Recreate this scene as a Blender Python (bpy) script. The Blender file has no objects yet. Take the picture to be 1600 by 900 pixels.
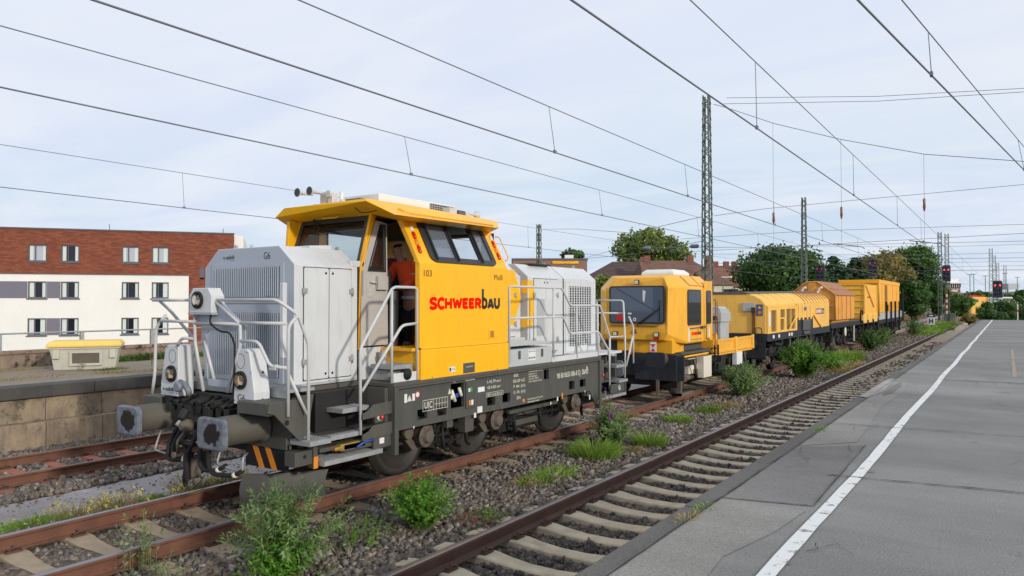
import bpy, bmesh, math, random
import numpy as np
from mathutils import Vector, Matrix, Quaternion
random.seed(7)
R = math.radians
sc = bpy.context.scene
COL = sc.collection

# ---------------------------------------------------------------- camera, sky, sun
F_PX = 1155.0; CAM_H = 2.396
YAW = math.atan(775.0 / F_PX); PITCH = math.atan(22.0 / F_PX)
cd = bpy.data.cameras.new('camera'); cam = bpy.data.objects.new('camera', cd); COL.objects.link(cam)
cam.location = (0, 0, CAM_H); cam.rotation_euler = (math.pi / 2 + PITCH, 0, YAW)
cd.sensor_width = 36.0; cd.lens = 36.0 * F_PX / 1600.0; cd.clip_start = 0.05; cd.clip_end = 9000
sc.camera = cam

SUN_DIR = Vector((1.0, -0.27, 0.33)).normalized()
EL = math.asin(SUN_DIR.z); AZ = math.atan2(SUN_DIR.x, SUN_DIR.y)
w = bpy.data.worlds.new('World'); sc.world = w; w.use_nodes = True
nt = w.node_tree; nt.nodes.clear()
def N(t, **k):
    n = nt.nodes.new(t)
    for a, b in k.items(): setattr(n, a, b)
    return n
def Lk(a, b): nt.links.new(a, b)
out = N('ShaderNodeOutputWorld'); bg = N('ShaderNodeBackground'); bg.inputs[1].default_value = 0.1
sky = N('ShaderNodeTexSky', sky_type='NISHITA'); sky.sun_disc = False
sky.sun_elevation = EL; sky.sun_rotation = AZ; sky.air_density = 1.0; sky.dust_density = 1.5; sky.ozone_density = 2.0
tc = N('ShaderNodeTexCoord'); sep = N('ShaderNodeSeparateXYZ'); Lk(tc.outputs['Generated'], sep.inputs[0])
ramp = N('ShaderNodeValToRGB')
e = ramp.color_ramp.elements
e[0].position = 0.0; e[0].color = (5.3/10, 6.9/10, 8.5/10, 1)
e[1].position = 1.0; e[1].color = (7.3/10, 8.3/10, 9.5/10, 1)
for p, c in ((0.10, (6.2, 7.55, 9.0)), (0.22, (7.3, 8.2, 9.5)), (0.42, (7.8, 8.6, 9.9))):
    x = ramp.color_ramp.elements.new(p); x.color = (c[0]/10, c[1]/10, c[2]/10, 1)
Lk(sep.outputs[2], ramp.inputs[0])
mul = N('ShaderNodeVectorMath', operation='SCALE'); mul.inputs[3].default_value = 10.0; Lk(ramp.outputs[0], mul.inputs[0])
# clouds on a flat layer seen in perspective
dv = N('ShaderNodeMath', operation='ADD'); dv.inputs[1].default_value = 0.12; Lk(sep.outputs[2], dv.inputs[0])
dx = N('ShaderNodeMath', operation='DIVIDE'); dy = N('ShaderNodeMath', operation='DIVIDE')
Lk(sep.outputs[0], dx.inputs[0]); Lk(dv.outputs[0], dx.inputs[1]); Lk(sep.outputs[1], dy.inputs[0]); Lk(dv.outputs[0], dy.inputs[1])
cb = N('ShaderNodeCombineXYZ'); Lk(dx.outputs[0], cb.inputs[0]); Lk(dy.outputs[0], cb.inputs[1])
mp = N('ShaderNodeMapping'); mp.inputs['Rotation'].default_value = (0, 0, 0.5); mp.inputs['Scale'].default_value = (0.55, 1.1, 1); Lk(cb.outputs[0], mp.inputs[0])
ns = N('ShaderNodeTexNoise'); ns.inputs['Scale'].default_value = 1.3; ns.inputs['Detail'].default_value = 7; ns.inputs['Roughness'].default_value = 0.55; ns.inputs['Distortion'].default_value = 0.6
Lk(mp.outputs[0], ns.inputs['Vector'])
cr = N('ShaderNodeValToRGB'); cr.color_ramp.elements[0].position = 0.40; cr.color_ramp.elements[1].position = 0.66; Lk(ns.outputs[0], cr.inputs[0])
ns2 = N('ShaderNodeTexNoise'); ns2.inputs['Scale'].default_value = 0.55; ns2.inputs['Detail'].default_value = 3; Lk(mp.outputs[0], ns2.inputs['Vector'])
cr2 = N('ShaderNodeValToRGB'); cr2.color_ramp.elements[0].position = 0.42; cr2.color_ramp.elements[1].position = 0.62; Lk(ns2.outputs[0], cr2.inputs[0])
lil = N('ShaderNodeMixRGB'); lil.inputs[2].default_value = (7.35, 8.0, 9.7, 1); Lk(mul.outputs[0], lil.inputs[1])
f2 = N('ShaderNodeMath', operation='MULTIPLY'); f2.inputs[1].default_value = 0.75; Lk(cr2.outputs[0], f2.inputs[0]); Lk(f2.outputs[0], lil.inputs[0])
mixc = N('ShaderNodeMixRGB'); mixc.inputs[2].default_value = (8.7, 9.05, 9.75, 1)
f1 = N('ShaderNodeMath', operation='MULTIPLY'); f1.inputs[1].default_value = 0.75; Lk(cr.outputs[0], f1.inputs[0]); Lk(f1.outputs[0], mixc.inputs[0])
Lk(lil.outputs[0], mixc.inputs[1])
mixs = N('ShaderNodeMixRGB'); mixs.inputs[0].default_value = 0.95; Lk(sky.outputs[0], mixs.inputs[1]); Lk(mixc.outputs[0], mixs.inputs[2])
Lk(mixs.outputs[0], bg.inputs[0]); Lk(bg.outputs[0], out.inputs[0])

sd = bpy.data.lights.new('sun', 'SUN'); sd.energy = 2.5; sd.angle = R(4.0); sd.color = (1.0, 0.93, 0.82)
sun = bpy.data.objects.new('sun', sd); COL.objects.link(sun)
sun.rotation_euler = SUN_DIR.to_track_quat('Z', 'Y').to_euler(); sun.location = (30, -10, 30)
sc.view_settings.view_transform = 'Standard'; sc.view_settings.look = 'None'
sc.view_settings.exposure = 0.0; sc.view_settings.gamma = 1.0
sc.render.engine = 'CYCLES'
sc.cycles.max_bounces = 6; sc.cycles.transparent_max_bounces = 24
sc.cycles.use_denoising = True

# ---------------------------------------------------------------- helpers
FW = Vector((-math.sin(YAW)*math.cos(PITCH), math.cos(YAW)*math.cos(PITCH), math.sin(PITCH)))
RT = Vector((math.cos(YAW), math.sin(YAW), 0)); UPV = RT.cross(FW)
def at(px, py, depth):
    """a point that lies `depth` metres ahead on the photograph's pixel px, py"""
    return Vector((0, 0, CAM_H)) + depth * (FW + RT * ((px-800)/F_PX) - UPV * ((py-450)/F_PX))

def wl(o):
    v = Vector((0, 0, 0))
    while o is not None: v += o.location; o = o.parent
    return v
def tag(o, label=None, cat=None, group=None, kind=None):
    if label: o['label'] = label
    if cat: o['category'] = cat
    if group: o['group'] = group
    if kind: o['kind'] = kind
    return o
def thing(name, label, cat, loc=(0, 0, 0), group=None):
    o = bpy.data.objects.new(name, None); COL.objects.link(o); o.location = loc
    o.empty_display_size = 0.2
    return tag(o, label, cat, group)
def copy_tree(o, parent=None):
    c = o.copy(); COL.objects.link(c)
    if parent is not None: c.parent = parent
    for ch in o.children: copy_tree(ch, c)
    return c

class MB:
    def __init__(s): s.v = []; s.f = []; s.m = []; s.sm = []
    def add(s, vs, fs, mi=0, smooth=False):
        b = len(s.v); s.v += [tuple(x) for x in vs]
        for f in fs: s.f.append(tuple(b+i for i in f)); s.m.append(mi); s.sm.append(smooth)
        return s
    def box(s, x0, x1, y0, y1, z0, z1, mi=0):
        vs = [(x0,y0,z0),(x1,y0,z0),(x1,y1,z0),(x0,y1,z0),(x0,y0,z1),(x1,y0,z1),(x1,y1,z1),(x0,y1,z1)]
        return s.add(vs, [(0,3,2,1),(4,5,6,7),(0,1,5,4),(1,2,6,5),(2,3,7,6),(3,0,4,7)], mi)
    def obox(s, c, sx, sy, sz, ex, ey, mi=0):
        ex = Vector(ex).normalized(); ey = Vector(ey); ey = (ey-ex*ey.dot(ex)).normalized(); ez = ex.cross(ey); c = Vector(c)
        vs = [c+ex*a*sx/2+ey*b*sy/2+ez*d*sz/2 for d in (-1,1) for a,b in ((-1,-1),(1,-1),(1,1),(-1,1))]
        return s.add(vs, [(0,3,2,1),(4,5,6,7),(0,1,5,4),(1,2,6,5),(2,3,7,6),(3,0,4,7)], mi)
    def prism(s, poly, axis, a, b, mi=0, smooth=False):
        """poly: 2-D points in the other two axes in order (X: y,z; Y: x,z; Z: x,y)"""
        n = len(poly)
        def p(q, t):
            return (t,q[0],q[1]) if axis == 'X' else ((q[0],t,q[1]) if axis == 'Y' else (q[0],q[1],t))
        vs = [p(q, a) for q in poly] + [p(q, b) for q in poly]
        fs = [tuple(range(n)), tuple(range(2*n-1, n-1, -1))]
        s.add(vs, fs, mi); bb = len(s.v)-2*n
        for i in range(n):
            j = (i+1) % n; s.f.append((bb+i, bb+n+i, bb+n+j, bb+j)); s.m.append(mi); s.sm.append(smooth)
        return s
    def loft(s, rings, closed=True, mi=0, smooth=False, caps=True):
        n = len(rings[0]); b = len(s.v)
        for r in rings: s.v += [tuple(x) for x in r]
        for k in range(len(rings)-1):
            for i in range(n if closed else n-1):
                j = (i+1) % n
                s.f.append((b+k*n+i, b+k*n+j, b+(k+1)*n+j, b+(k+1)*n+i)); s.m.append(mi); s.sm.append(smooth)
        if closed and caps:
            s.f.append(tuple(b+i for i in range(n-1,-1,-1))); s.m.append(mi); s.sm.append(False)
            s.f.append(tuple(b+(len(rings)-1)*n+i for i in range(n))); s.m.append(mi); s.sm.append(False)
        return s
    def tube(s, pts, r, seg=8, mi=0, caps=True, rs=None):
        pts = [Vector(p) for p in pts]; rings = []; prev = None
        for i, p in enumerate(pts):
            if i == 0: t = pts[1]-p
            elif i == len(pts)-1: t = p-pts[-2]
            else: t = (pts[i+1]-p).normalized()+(p-pts[i-1]).normalized()
            if t.length < 1e-9: t = Vector((0, 0, 1))
            t.normalize()
            if prev is None:
                a = Vector((0,0,1)) if abs(t.z) < 0.9 else Vector((1,0,0)); u = t.cross(a).normalized()
            else:
                u = (prev-t*prev.dot(t))
                u = u.normalized() if u.length > 1e-6 else t.orthogonal().normalized()
            prev = u; vv = t.cross(u); rr = rs[i] if rs else r
            rings.append([p+(u*math.cos(2*math.pi*k/seg)+vv*math.sin(2*math.pi*k/seg))*rr for k in range(seg)])
        return s.loft(rings, True, mi, True, caps)
    def cyl(s, a, b, r, seg=16, mi=0, r2=None):
        return s.tube([a, b], r, seg, mi, True, [r, r if r2 is None else r2])
    def disc_stack(s, c, d, prof, seg=24, mi=0):
        """lathe: prof = [(distance along d, radius), ...]"""
        d = Vector(d).normalized(); u = d.orthogonal().normalized(); v = d.cross(u); c = Vector(c)
        rings = [[c+d*h+(u*math.cos(2*math.pi*k/seg)+v*math.sin(2*math.pi*k/seg))*max(r, 1e-4) for k in range(seg)] for h, r in prof]
        return s.loft(rings, True, mi, True, True)
    def quad(s, a, b, c, d, mi=0): return s.add([a,b,c,d], [(0,1,2,3)], mi)
    def plate(s, us, vs, holes, t, fn, mi=0):
        """flat plate with rectangular holes; fn(u,v,w) -> xyz, w from 0 (face) to -t"""
        U = sorted(set([us[0], us[1]]+[x for h in holes for x in h[:2]])); V = sorted(set([vs[0], vs[1]]+[x for h in holes for x in h[2:4]]))
        def solid(i, j):
            if i < 0 or j < 0 or i >= len(U)-1 or j >= len(V)-1: return False
            cu = (U[i]+U[i+1])/2; cv = (V[j]+V[j+1])/2
            if not (us[0] <= cu <= us[1] and vs[0] <= cv <= vs[1]): return False
            return not any(h[0] < cu < h[1] and h[2] < cv < h[3] for h in holes)
        for i in range(len(U)-1):
            for j in range(len(V)-1):
                if not solid(i, j): continue
                a, b, c, d = U[i], U[i+1], V[j], V[j+1]
                s.quad(fn(a,c,0), fn(b,c,0), fn(b,d,0), fn(a,d,0), mi)
                s.quad(fn(a,c,-t), fn(a,d,-t), fn(b,d,-t), fn(b,c,-t), mi)
                if not solid(i-1, j): s.quad(fn(a,c,-t), fn(a,c,0), fn(a,d,0), fn(a,d,-t), mi)
                if not solid(i+1, j): s.quad(fn(b,c,0), fn(b,c,-t), fn(b,d,-t), fn(b,d,0), mi)
                if not solid(i, j-1): s.quad(fn(a,c,0), fn(a,c,-t), fn(b,c,-t), fn(b,c,0), mi)
                if not solid(i, j+1): s.quad(fn(a,d,-t), fn(a,d,0), fn(b,d,0), fn(b,d,-t), mi)
        return s
    def build(s, name, mats, parent=None, bevel=0.0, seg=2, fix=True):
        if not isinstance(mats, (list, tuple)): mats = [mats]
        off = wl(parent) if parent is not None else Vector((0, 0, 0))
        me = bpy.data.meshes.new(name)
        me.from_pydata([(x-off.x, y-off.y, z-off.z) for x, y, z in s.v], [], s.f)
        me.polygons.foreach_set('material_index', s.m); me.polygons.foreach_set('use_smooth', s.sm)
        for m in mats: me.materials.append(m)
        if fix:
            bm = bmesh.new(); bm.from_mesh(me)
            bmesh.ops.recalc_face_normals(bm, faces=bm.faces); bm.to_mesh(me); bm.free()
        me.update()
        o = bpy.data.objects.new(name, me); COL.objects.link(o)
        if parent is not None: o.parent = parent
        if bevel > 0:
            b = o.modifiers.new('bevel', 'BEVEL'); b.width = bevel; b.segments = seg; b.limit_method = 'ANGLE'; b.angle_limit = R(40)
        return o

def fillet(pts, r, n=4):
    pts = [Vector(p) for p in pts]; o = [pts[0]]
    for i in range(1, len(pts)-1):
        p = pts[i]; a = pts[i-1]-p; b = pts[i+1]-p; rr = min(r, a.length*0.45, b.length*0.45)
        s = p+a.normalized()*rr; e2 = p+b.normalized()*rr
        for k in range(n+1):
            t = k/n; o.append(s*(1-t)**2+p*2*t*(1-t)+e2*t*t)
    o.append(pts[-1]); return o

# ---------------------------------------------------------------- materials
def newmat(name):
    m = bpy.data.materials.new(name); m.use_nodes = True; n = m.node_tree
    b = n.nodes['Principled BSDF']; return m, n, b
def paint(name, col, rough=0.45, metal=0.0, var=0.10, dirt=0.0, dcol=(0.10, 0.075, 0.05), scale=3.0, bump=0.0, bscale=60.0, streak=True, spec=0.5, coat=0.0):
    m, n, b = newmat(name); nn = n.nodes; L = n.links.new
    g = nn.new('ShaderNodeNewGeometry'); t = nn.new('ShaderNodeTexNoise'); t.inputs['Scale'].default_value = scale; t.inputs['Detail'].default_value = 6
    L(g.outputs['Position'], t.inputs['Vector'])
    mr = nn.new('ShaderNodeMapRange'); mr.inputs[1].default_value = 0.25; mr.inputs[2].default_value = 0.75; mr.inputs[3].default_value = 1-var; mr.inputs[4].default_value = 1+var
    L(t.outputs[0], mr.inputs[0])
    sc_ = nn.new('ShaderNodeVectorMath'); sc_.operation = 'SCALE'; sc_.inputs[0].default_value = col; L(mr.outputs[0], sc_.inputs[3])
    cur = sc_.outputs[0]
    if dirt > 0:
        mp_ = nn.new('ShaderNodeMapping'); mp_.inputs['Scale'].default_value = (7, 7, 1.2) if streak else (3, 3, 3); L(g.outputs['Position'], mp_.inputs[0])
        t2 = nn.new('ShaderNodeTexNoise'); t2.inputs['Scale'].default_value = 1.4; t2.inputs['Detail'].default_value = 8; t2.inputs['Roughness'].default_value = 0.65; L(mp_.outputs[0], t2.inputs['Vector'])
        cr_ = nn.new('ShaderNodeMapRange'); cr_.inputs[1].default_value = 0.50; cr_.inputs[2].default_value = 0.78; cr_.inputs[4].default_value = dirt; L(t2.outputs[0], cr_.inputs[0])
        mx = nn.new('ShaderNodeMixRGB'); mx.inputs[2].default_value = (*dcol, 1); L(cr_.outputs[0], mx.inputs[0]); L(cur, mx.inputs[1]); cur = mx.outputs[0]
    L(cur, b.inputs['Base Color'])
    r2 = nn.new('ShaderNodeMapRange'); r2.inputs[3].default_value = max(rough-0.10, 0.03); r2.inputs[4].default_value = min(rough+0.12, 1); L(t.outputs[0], r2.inputs[0]); L(r2.outputs[0], b.inputs['Roughness'])
    b.inputs['Metallic'].default_value = metal; b.inputs['Specular IOR Level'].default_value = spec; b.inputs['Coat Weight'].default_value = coat
    if bump > 0:
        t3 = nn.new('ShaderNodeTexNoise'); t3.inputs['Scale'].default_value = bscale; t3.inputs['Detail'].default_value = 5; L(g.outputs['Position'], t3.inputs['Vector'])
        bp = nn.new('ShaderNodeBump'); bp.inputs['Strength'].default_value = 0.6; bp.inputs['Distance'].default_value = bump; L(t3.outputs[0], bp.inputs['Height']); L(bp.outputs[0], b.inputs['Normal'])
    return m
def plain(name, col, rough=0.5, metal=0.0):
    m, n, b = newmat(name); b.inputs['Base Color'].default_value = (*col, 1); b.inputs['Roughness'].default_value = rough; b.inputs['Metallic'].default_value = metal; return m
def emit(name, col, s, base=(0.02, 0.02, 0.02)):
    m, n, b = newmat(name); b.inputs['Base Color'].default_value = (*base, 1); b.inputs['Emission Color'].default_value = (*col, 1); b.inputs['Emission Strength'].default_value = s; return m
def glass(name, tint=(0.75, 0.8, 0.8), film=0.0, filmcol=(0.3, 0.33, 0.38), rough=0.02, ior=1.5):
    m = bpy.data.materials.new(name); m.use_nodes = True; n = m.node_tree; n.nodes.clear(); nn = n.nodes; L = n.links.new
    o = nn.new('ShaderNodeOutputMaterial'); tr = nn.new('ShaderNodeBsdfTransparent'); tr.inputs[0].default_value = (*tint, 1)
    gl = nn.new('ShaderNodeBsdfGlossy'); gl.inputs['Roughness'].default_value = rough
    fr = nn.new('ShaderNodeFresnel'); fr.inputs[0].default_value = ior
    df = nn.new('ShaderNodeBsdfDiffuse'); df.inputs[0].default_value = (*filmcol, 1)
    m1 = nn.new('ShaderNodeMixShader'); m1.inputs[0].default_value = film; L(tr.outputs[0], m1.inputs[1]); L(df.outputs[0], m1.inputs[2])
    m2 = nn.new('ShaderNodeMixShader'); L(fr.outputs[0], m2.inputs[0]); L(m1.outputs[0], m2.inputs[1]); L(gl.outputs[0], m2.inputs[2])
    L(m2.outputs[0], o.inputs[0]); return m
def nodes_mat(name, fn):
    m, n, b = newmat(name); fn(n, n.nodes, n.links.new, b); return m

M = {}
M['yellow'] = paint('cab_yellow', (0.93, 0.465, 0.002), 0.38, var=0.04, dirt=0.30, dcol=(0.62, 0.30, 0.03), coat=0.05)
M['yellow_dark'] = paint('cab_yellow_underside', (0.85, 0.40, 0.008), 0.5, var=0.08, dirt=0.4, dcol=(0.25, 0.12, 0.02))
M['yellow_v2'] = paint('maintenance_yellow', (0.86, 0.43, 0.035), 0.42, var=0.06, dirt=0.45, dcol=(0.45, 0.20, 0.03), scale=2)
M['yellow_v3'] = paint('faded_yellow', (0.84, 0.48, 0.09), 0.6, var=0.08, dirt=0.35, dcol=(0.45, 0.22, 0.05), scale=2)
M['yellow_v4'] = paint('rust_stained_yellow', (0.72, 0.33, 0.06), 0.65, var=0.15, dirt=0.7, dcol=(0.28, 0.09, 0.03), scale=2)
M['yellow_v5'] = paint('container_yellow', (0.85, 0.45, 0.05), 0.55, var=0.08, dirt=0.35, dcol=(0.4, 0.18, 0.03))
M['yellow_v6'] = paint('deep_yellow', (0.88, 0.40, 0.01), 0.5, var=0.05, dirt=0.15, dcol=(0.5, 0.22, 0.03))
M['rust_roof'] = paint('rusty_roof', (0.36, 0.16, 0.075), 0.75, var=0.2, dirt=0.5, dcol=(0.2, 0.08, 0.04), streak=False)
M['grey'] = paint('light_grey_paint', (0.60, 0.61, 0.615), 0.42, var=0.05, dirt=0.24, dcol=(0.34, 0.31, 0.27), coat=0.0)
M['grey_shaded'] = paint('light_grey_paint_shaded', (0.40, 0.44, 0.50), 0.4, var=0.03, dirt=0.12, dcol=(0.3, 0.3, 0.3), coat=0.1)  # same light grey paint, with the shade of front faces put into the colour
M['grey_panel'] = paint('panel_grey', (0.40, 0.42, 0.42), 0.5, var=0.04, dirt=0.2, dcol=(0.25, 0.23, 0.2))
M['door_grey'] = paint('door_beige_grey', (0.47, 0.44, 0.41), 0.5, var=0.04, dirt=0.2, dcol=(0.25, 0.22, 0.2))
M['rail_grey'] = paint('handrail_grey', (0.55, 0.55, 0.54), 0.42, var=0.04, dirt=0.25, dcol=(0.35, 0.33, 0.3))
M['galv'] = paint('galvanised_steel', (0.36, 0.37, 0.37), 0.5, metal=0.3, var=0.15, scale=14, dirt=0.3, dcol=(0.2, 0.19, 0.18), streak=False)
M['frame'] = paint('frame_grey', (0.074, 0.074, 0.065), 0.5, var=0.08, dirt=0.45, dcol=(0.15, 0.125, 0.095), bump=0.001, bscale=25)
M['frame_dirty'] = paint('dusty_frame_grey', (0.075, 0.073, 0.062), 0.65, var=0.12, dirt=0.6, dcol=(0.13, 0.10, 0.07))
M['dark'] = paint('underframe_black', (0.011, 0.0105, 0.010), 0.7, var=0.2, dirt=0.5, dcol=(0.03, 0.024, 0.018), streak=False)
M['black'] = plain('black_rubber', (0.009, 0.009, 0.010), 0.8)
M['navy'] = paint('blue_black_frame', (0.014, 0.017, 0.024), 0.6, var=0.15, dirt=0.5, dcol=(0.06, 0.05, 0.04))
M['wheel'] = paint('wheel_steel', (0.035, 0.03, 0.026), 0.6, metal=0.2, var=0.2, dirt=0.5, dcol=(0.06, 0.035, 0.025), streak=False)
M['axle'] = paint('axlebox_brown', (0.125, 0.10, 0.078), 0.7, var=0.2, dirt=0.5, dcol=(0.07, 0.055, 0.045), streak=False)
M['buffer'] = paint('worn_buffer_steel', (0.20, 0.22, 0.26), 0.55, metal=0.2, var=0.2, dirt=0.4, dcol=(0.12, 0.12, 0.13), scale=9, streak=False)
M['grease'] = plain('black_grease', (0.012, 0.012, 0.016), 0.28)
M['sleeve'] = paint('buffer_sleeve', (0.10, 0.09, 0.07), 0.6, var=0.15, dirt=0.6, dcol=(0.09, 0.075, 0.05), streak=False)
M['white'] = paint('white_paint', (0.72, 0.72, 0.70), 0.5, var=0.03, dirt=0.15, dcol=(0.5, 0.48, 0.44))
M['cream'] = plain('cream_plastic', (0.72, 0.67, 0.55), 0.4)
M['red'] = plain('signal_red', (0.75, 0.03, 0.02), 0.35)
M['redlogo'] = plain('logo_red', (0.90, 0.008, 0.003), 0.95); M['redlogo'].node_tree.nodes['Principled BSDF'].inputs['Specular IOR Level'].default_value = 0.05
M['blacklogo'] = plain('logo_black', (0.02, 0.012, 0.01), 0.4)
M['brown_txt'] = plain('brown_lettering', (0.16, 0.07, 0.01), 0.5)
M['txt'] = plain('pale_lettering', (0.62, 0.60, 0.50), 0.6)
M['dtxt'] = plain('dark_lettering', (0.03, 0.035, 0.045), 0.5)
M['green'] = plain('green_label', (0.02, 0.35, 0.08), 0.5)
M['orange'] = paint('warning_orange', (0.80, 0.26, 0.02), 0.5, dirt=0.4)
M['blue'] = plain('blue_handle', (0.02, 0.08, 0.35), 0.4)
M['brass'] = paint('oily_bronze', (0.45, 0.28, 0.05), 0.45, metal=0.4, dirt=0.5, dcol=(0.05, 0.04, 0.03), streak=False)
M['gasket'] = plain('window_rubber', (0.03, 0.03, 0.035), 0.4)
M['interior'] = plain('cab_interior_grey', (0.13, 0.135, 0.14), 0.7)
M['interior_dark'] = plain('cab_interior_dark', (0.02, 0.02, 0.024), 0.7)
M['seat'] = plain('dark_red_seat', (0.16, 0.02, 0.02), 0.8)
M['glass'] = glass('clear_glass')
M['glass_dark'] = glass('tinted_glass', (0.35, 0.38, 0.38), 0.10, (0.1, 0.11, 0.12))
M['film'] = glass('grey_filmed_glass', (0.6, 0.62, 0.66), 0.72, (0.17, 0.195, 0.235), 0.08, 1.6)  # even grey diffuse layer mixed over the clear pane
M['lens'] = glass('lamp_glass', (0.95, 0.93, 0.88), 0.0)
M['lamp'] = emit('lit_lamp', (1.0, 0.82, 0.50), 16.0)
M['redlamp'] = emit('lit_red_lamp', (1.0, 0.03, 0.04), 6.0)
M['redlens'] = plain('red_lens', (0.55, 0.015, 0.01), 0.15)
M['hivis'] = paint('hi_vis_orange', (0.95, 0.10, 0.015), 0.8, var=0.12, scale=12)
M['reflect'] = plain('reflective_tape', (0.55, 0.56, 0.58), 0.35)
M['skin'] = plain('skin', (0.42, 0.23, 0.16), 0.55)
M['cloth_dark'] = plain('dark_cloth', (0.02, 0.022, 0.03), 0.85)
M['hair'] = plain('dark_hair', (0.015, 0.012, 0.01), 0.6)
M['mast'] = paint('mast_green_grey', (0.12, 0.15, 0.13), 0.6, var=0.15, dirt=0.3)
M['wire'] = plain('weathered_wire', (0.15, 0.17, 0.20), 0.6, 0.0)
M['insul'] = plain('brown_insulator', (0.20, 0.07, 0.03), 0.25)
M['insul_grey'] = plain('grey_insulator', (0.16, 0.17, 0.18), 0.4)
M['mesh_grille'] = plain('grille_wire', (0.5, 0.5, 0.46), 0.5)

def text(s, name, parent, origin, right, up, h, mat, w=None, offset=0.0, align='LEFT', spacing=1.0, depth=0.0015):
    """lettering as a thin mesh; h = cap height, w = wanted width"""
    cu = bpy.data.curves.new(name, 'FONT'); cu.body = s; cu.size = 1.0; cu.offset = offset; cu.space_character = spacing; cu.resolution_u = 3
    tmp = bpy.data.objects.new('tmp', cu); COL.objects.link(tmp)
    bpy.context.view_layer.update()
    me = bpy.data.meshes.new_from_object(tmp.evaluated_get(bpy.context.evaluated_depsgraph_get()))
    bpy.data.objects.remove(tmp)
    co = np.empty(len(me.vertices)*3, dtype=np.float32); me.vertices.foreach_get('co', co); co = co.reshape(-1, 3)
    x0, x1 = co[:, 0].min(), co[:, 0].max(); caph = 0.69 if any(ch.isupper() or ch.isdigit() for ch in s) else co[:, 1].max()
    if '\n' in s: caph = 0.69
    k = h/caph; kx = (w/(x1-x0)) if w else k
    r = Vector(right).normalized(); u = Vector(up).normalized(); nrm = r.cross(u)
    o3 = Vector(origin)-wl(parent); sh = -x0 if align == 'LEFT' else -(x0+x1)/2
    res = [o3+r*((c[0]+sh)*kx)+u*(c[1]*k)+nrm*depth for c in co]
    me.vertices.foreach_set('co', [q for p in res for q in p]); me.update()
    me.materials.clear(); me.materials.append(mat)
    o = bpy.data.objects.new(name, me); COL.objects.link(o); o.parent = parent
    return o

def soft_grease(cx):
    def fn(n, nn, L, b):
        g = nn.new('ShaderNodeNewGeometry'); t = nn.new('ShaderNodeTexNoise'); t.inputs['Scale'].default_value = 14; t.inputs['Detail'].default_value = 6; L(g.outputs['Position'], t.inputs['Vector'])
        v = nn.new('ShaderNodeVectorMath'); v.operation = 'SUBTRACT'; v.inputs[1].default_value = (cx+.02, 4.74, .995); L(g.outputs['Position'], v.inputs[0])
        ml = nn.new('ShaderNodeVectorMath'); ml.operation = 'MULTIPLY'; ml.inputs[1].default_value = (1.0, 0.0, 1.25); L(v.outputs[0], ml.inputs[0]); ln = nn.new('ShaderNodeVectorMath'); ln.operation = 'LENGTH'; L(ml.outputs[0], ln.inputs[0])
        ad = nn.new('ShaderNodeMath'); ad.operation = 'MULTIPLY_ADD'; ad.inputs[1].default_value = .16; L(t.outputs[0], ad.inputs[0]); L(ln.outputs['Value'], ad.inputs[2])
        r = nn.new('ShaderNodeMapRange'); r.inputs[1].default_value = .215; r.inputs[2].default_value = .240; L(ad.outputs[0], r.inputs[0])
        c = nn.new('ShaderNodeValToRGB'); e = c.color_ramp.elements; e[0].position = .35; e[0].color = (.11, .12, .145, 1); e[1].position = .65; e[1].color = (.19, .21, .25, 1); L(t.outputs[0], c.inputs[0])
        m = nn.new('ShaderNodeMixRGB'); m.inputs[1].default_value = (.010, .010, .014, 1); L(r.outputs[0], m.inputs[0]); L(c.outputs[0], m.inputs[2]); L(m.outputs[0], b.inputs['Base Color'])
        rr = nn.new('ShaderNodeMapRange'); rr.inputs[3].default_value = .35; rr.inputs[4].default_value = .55; L(r.outputs[0], rr.inputs[0]); L(rr.outputs[0], b.inputs['Roughness']); b.inputs['Metallic'].default_value = .15
    return nodes_mat('greased_buffer_steel', fn)
STROKES = {
 'S': [[(.88, .80), (.72, .93), (.45, .95), (.2, .85), (.16, .68), (.35, .54), (.65, .46), (.84, .32), (.80, .14), (.55, .05), (.28, .06), (.10, .18)]],
 'C': [[(.88, .80), (.70, .93), (.42, .92), (.2, .75), (.14, .5), (.2, .25), (.42, .08), (.70, .07), (.88, .20)]],
 'H': [[(.17, 0), (.17, 1)], [(.83, 0), (.83, 1)], [(.17, .5), (.83, .5)]], 'W': [[(.10, 1), (.30, .06)], [(.30, .06), (.5, .85)], [(.5, .85), (.70, .06)], [(.70, .06), (.90, 1)]],
 'E': [[(.2, 0), (.2, 1)], [(.2, .88), (.9, .88)], [(.2, .5), (.82, .5)], [(.2, .12), (.9, .12)]],
 'R': [[(.18, 0), (.18, 1)], [(.18, .90), (.6, .90), (.82, .78), (.80, .60), (.55, .48), (.18, .48)], [(.5, .48), (.86, .02)]],
 'b': [[(.2, 0), (.2, 1.95)], [(.2, .88), (.5, .93), (.78, .78), (.84, .5), (.78, .22), (.5, .07), (.2, .12)]],
 'A': [[(.12, 0), (.46, .95)], [(.54, .95), (.88, 0)], [(.28, .28), (.72, .28)]], 'U': [[(.16, 1), (.16, .35), (.28, .12), (.5, .06), (.72, .12), (.84, .35), (.84, 1)]]}
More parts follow.
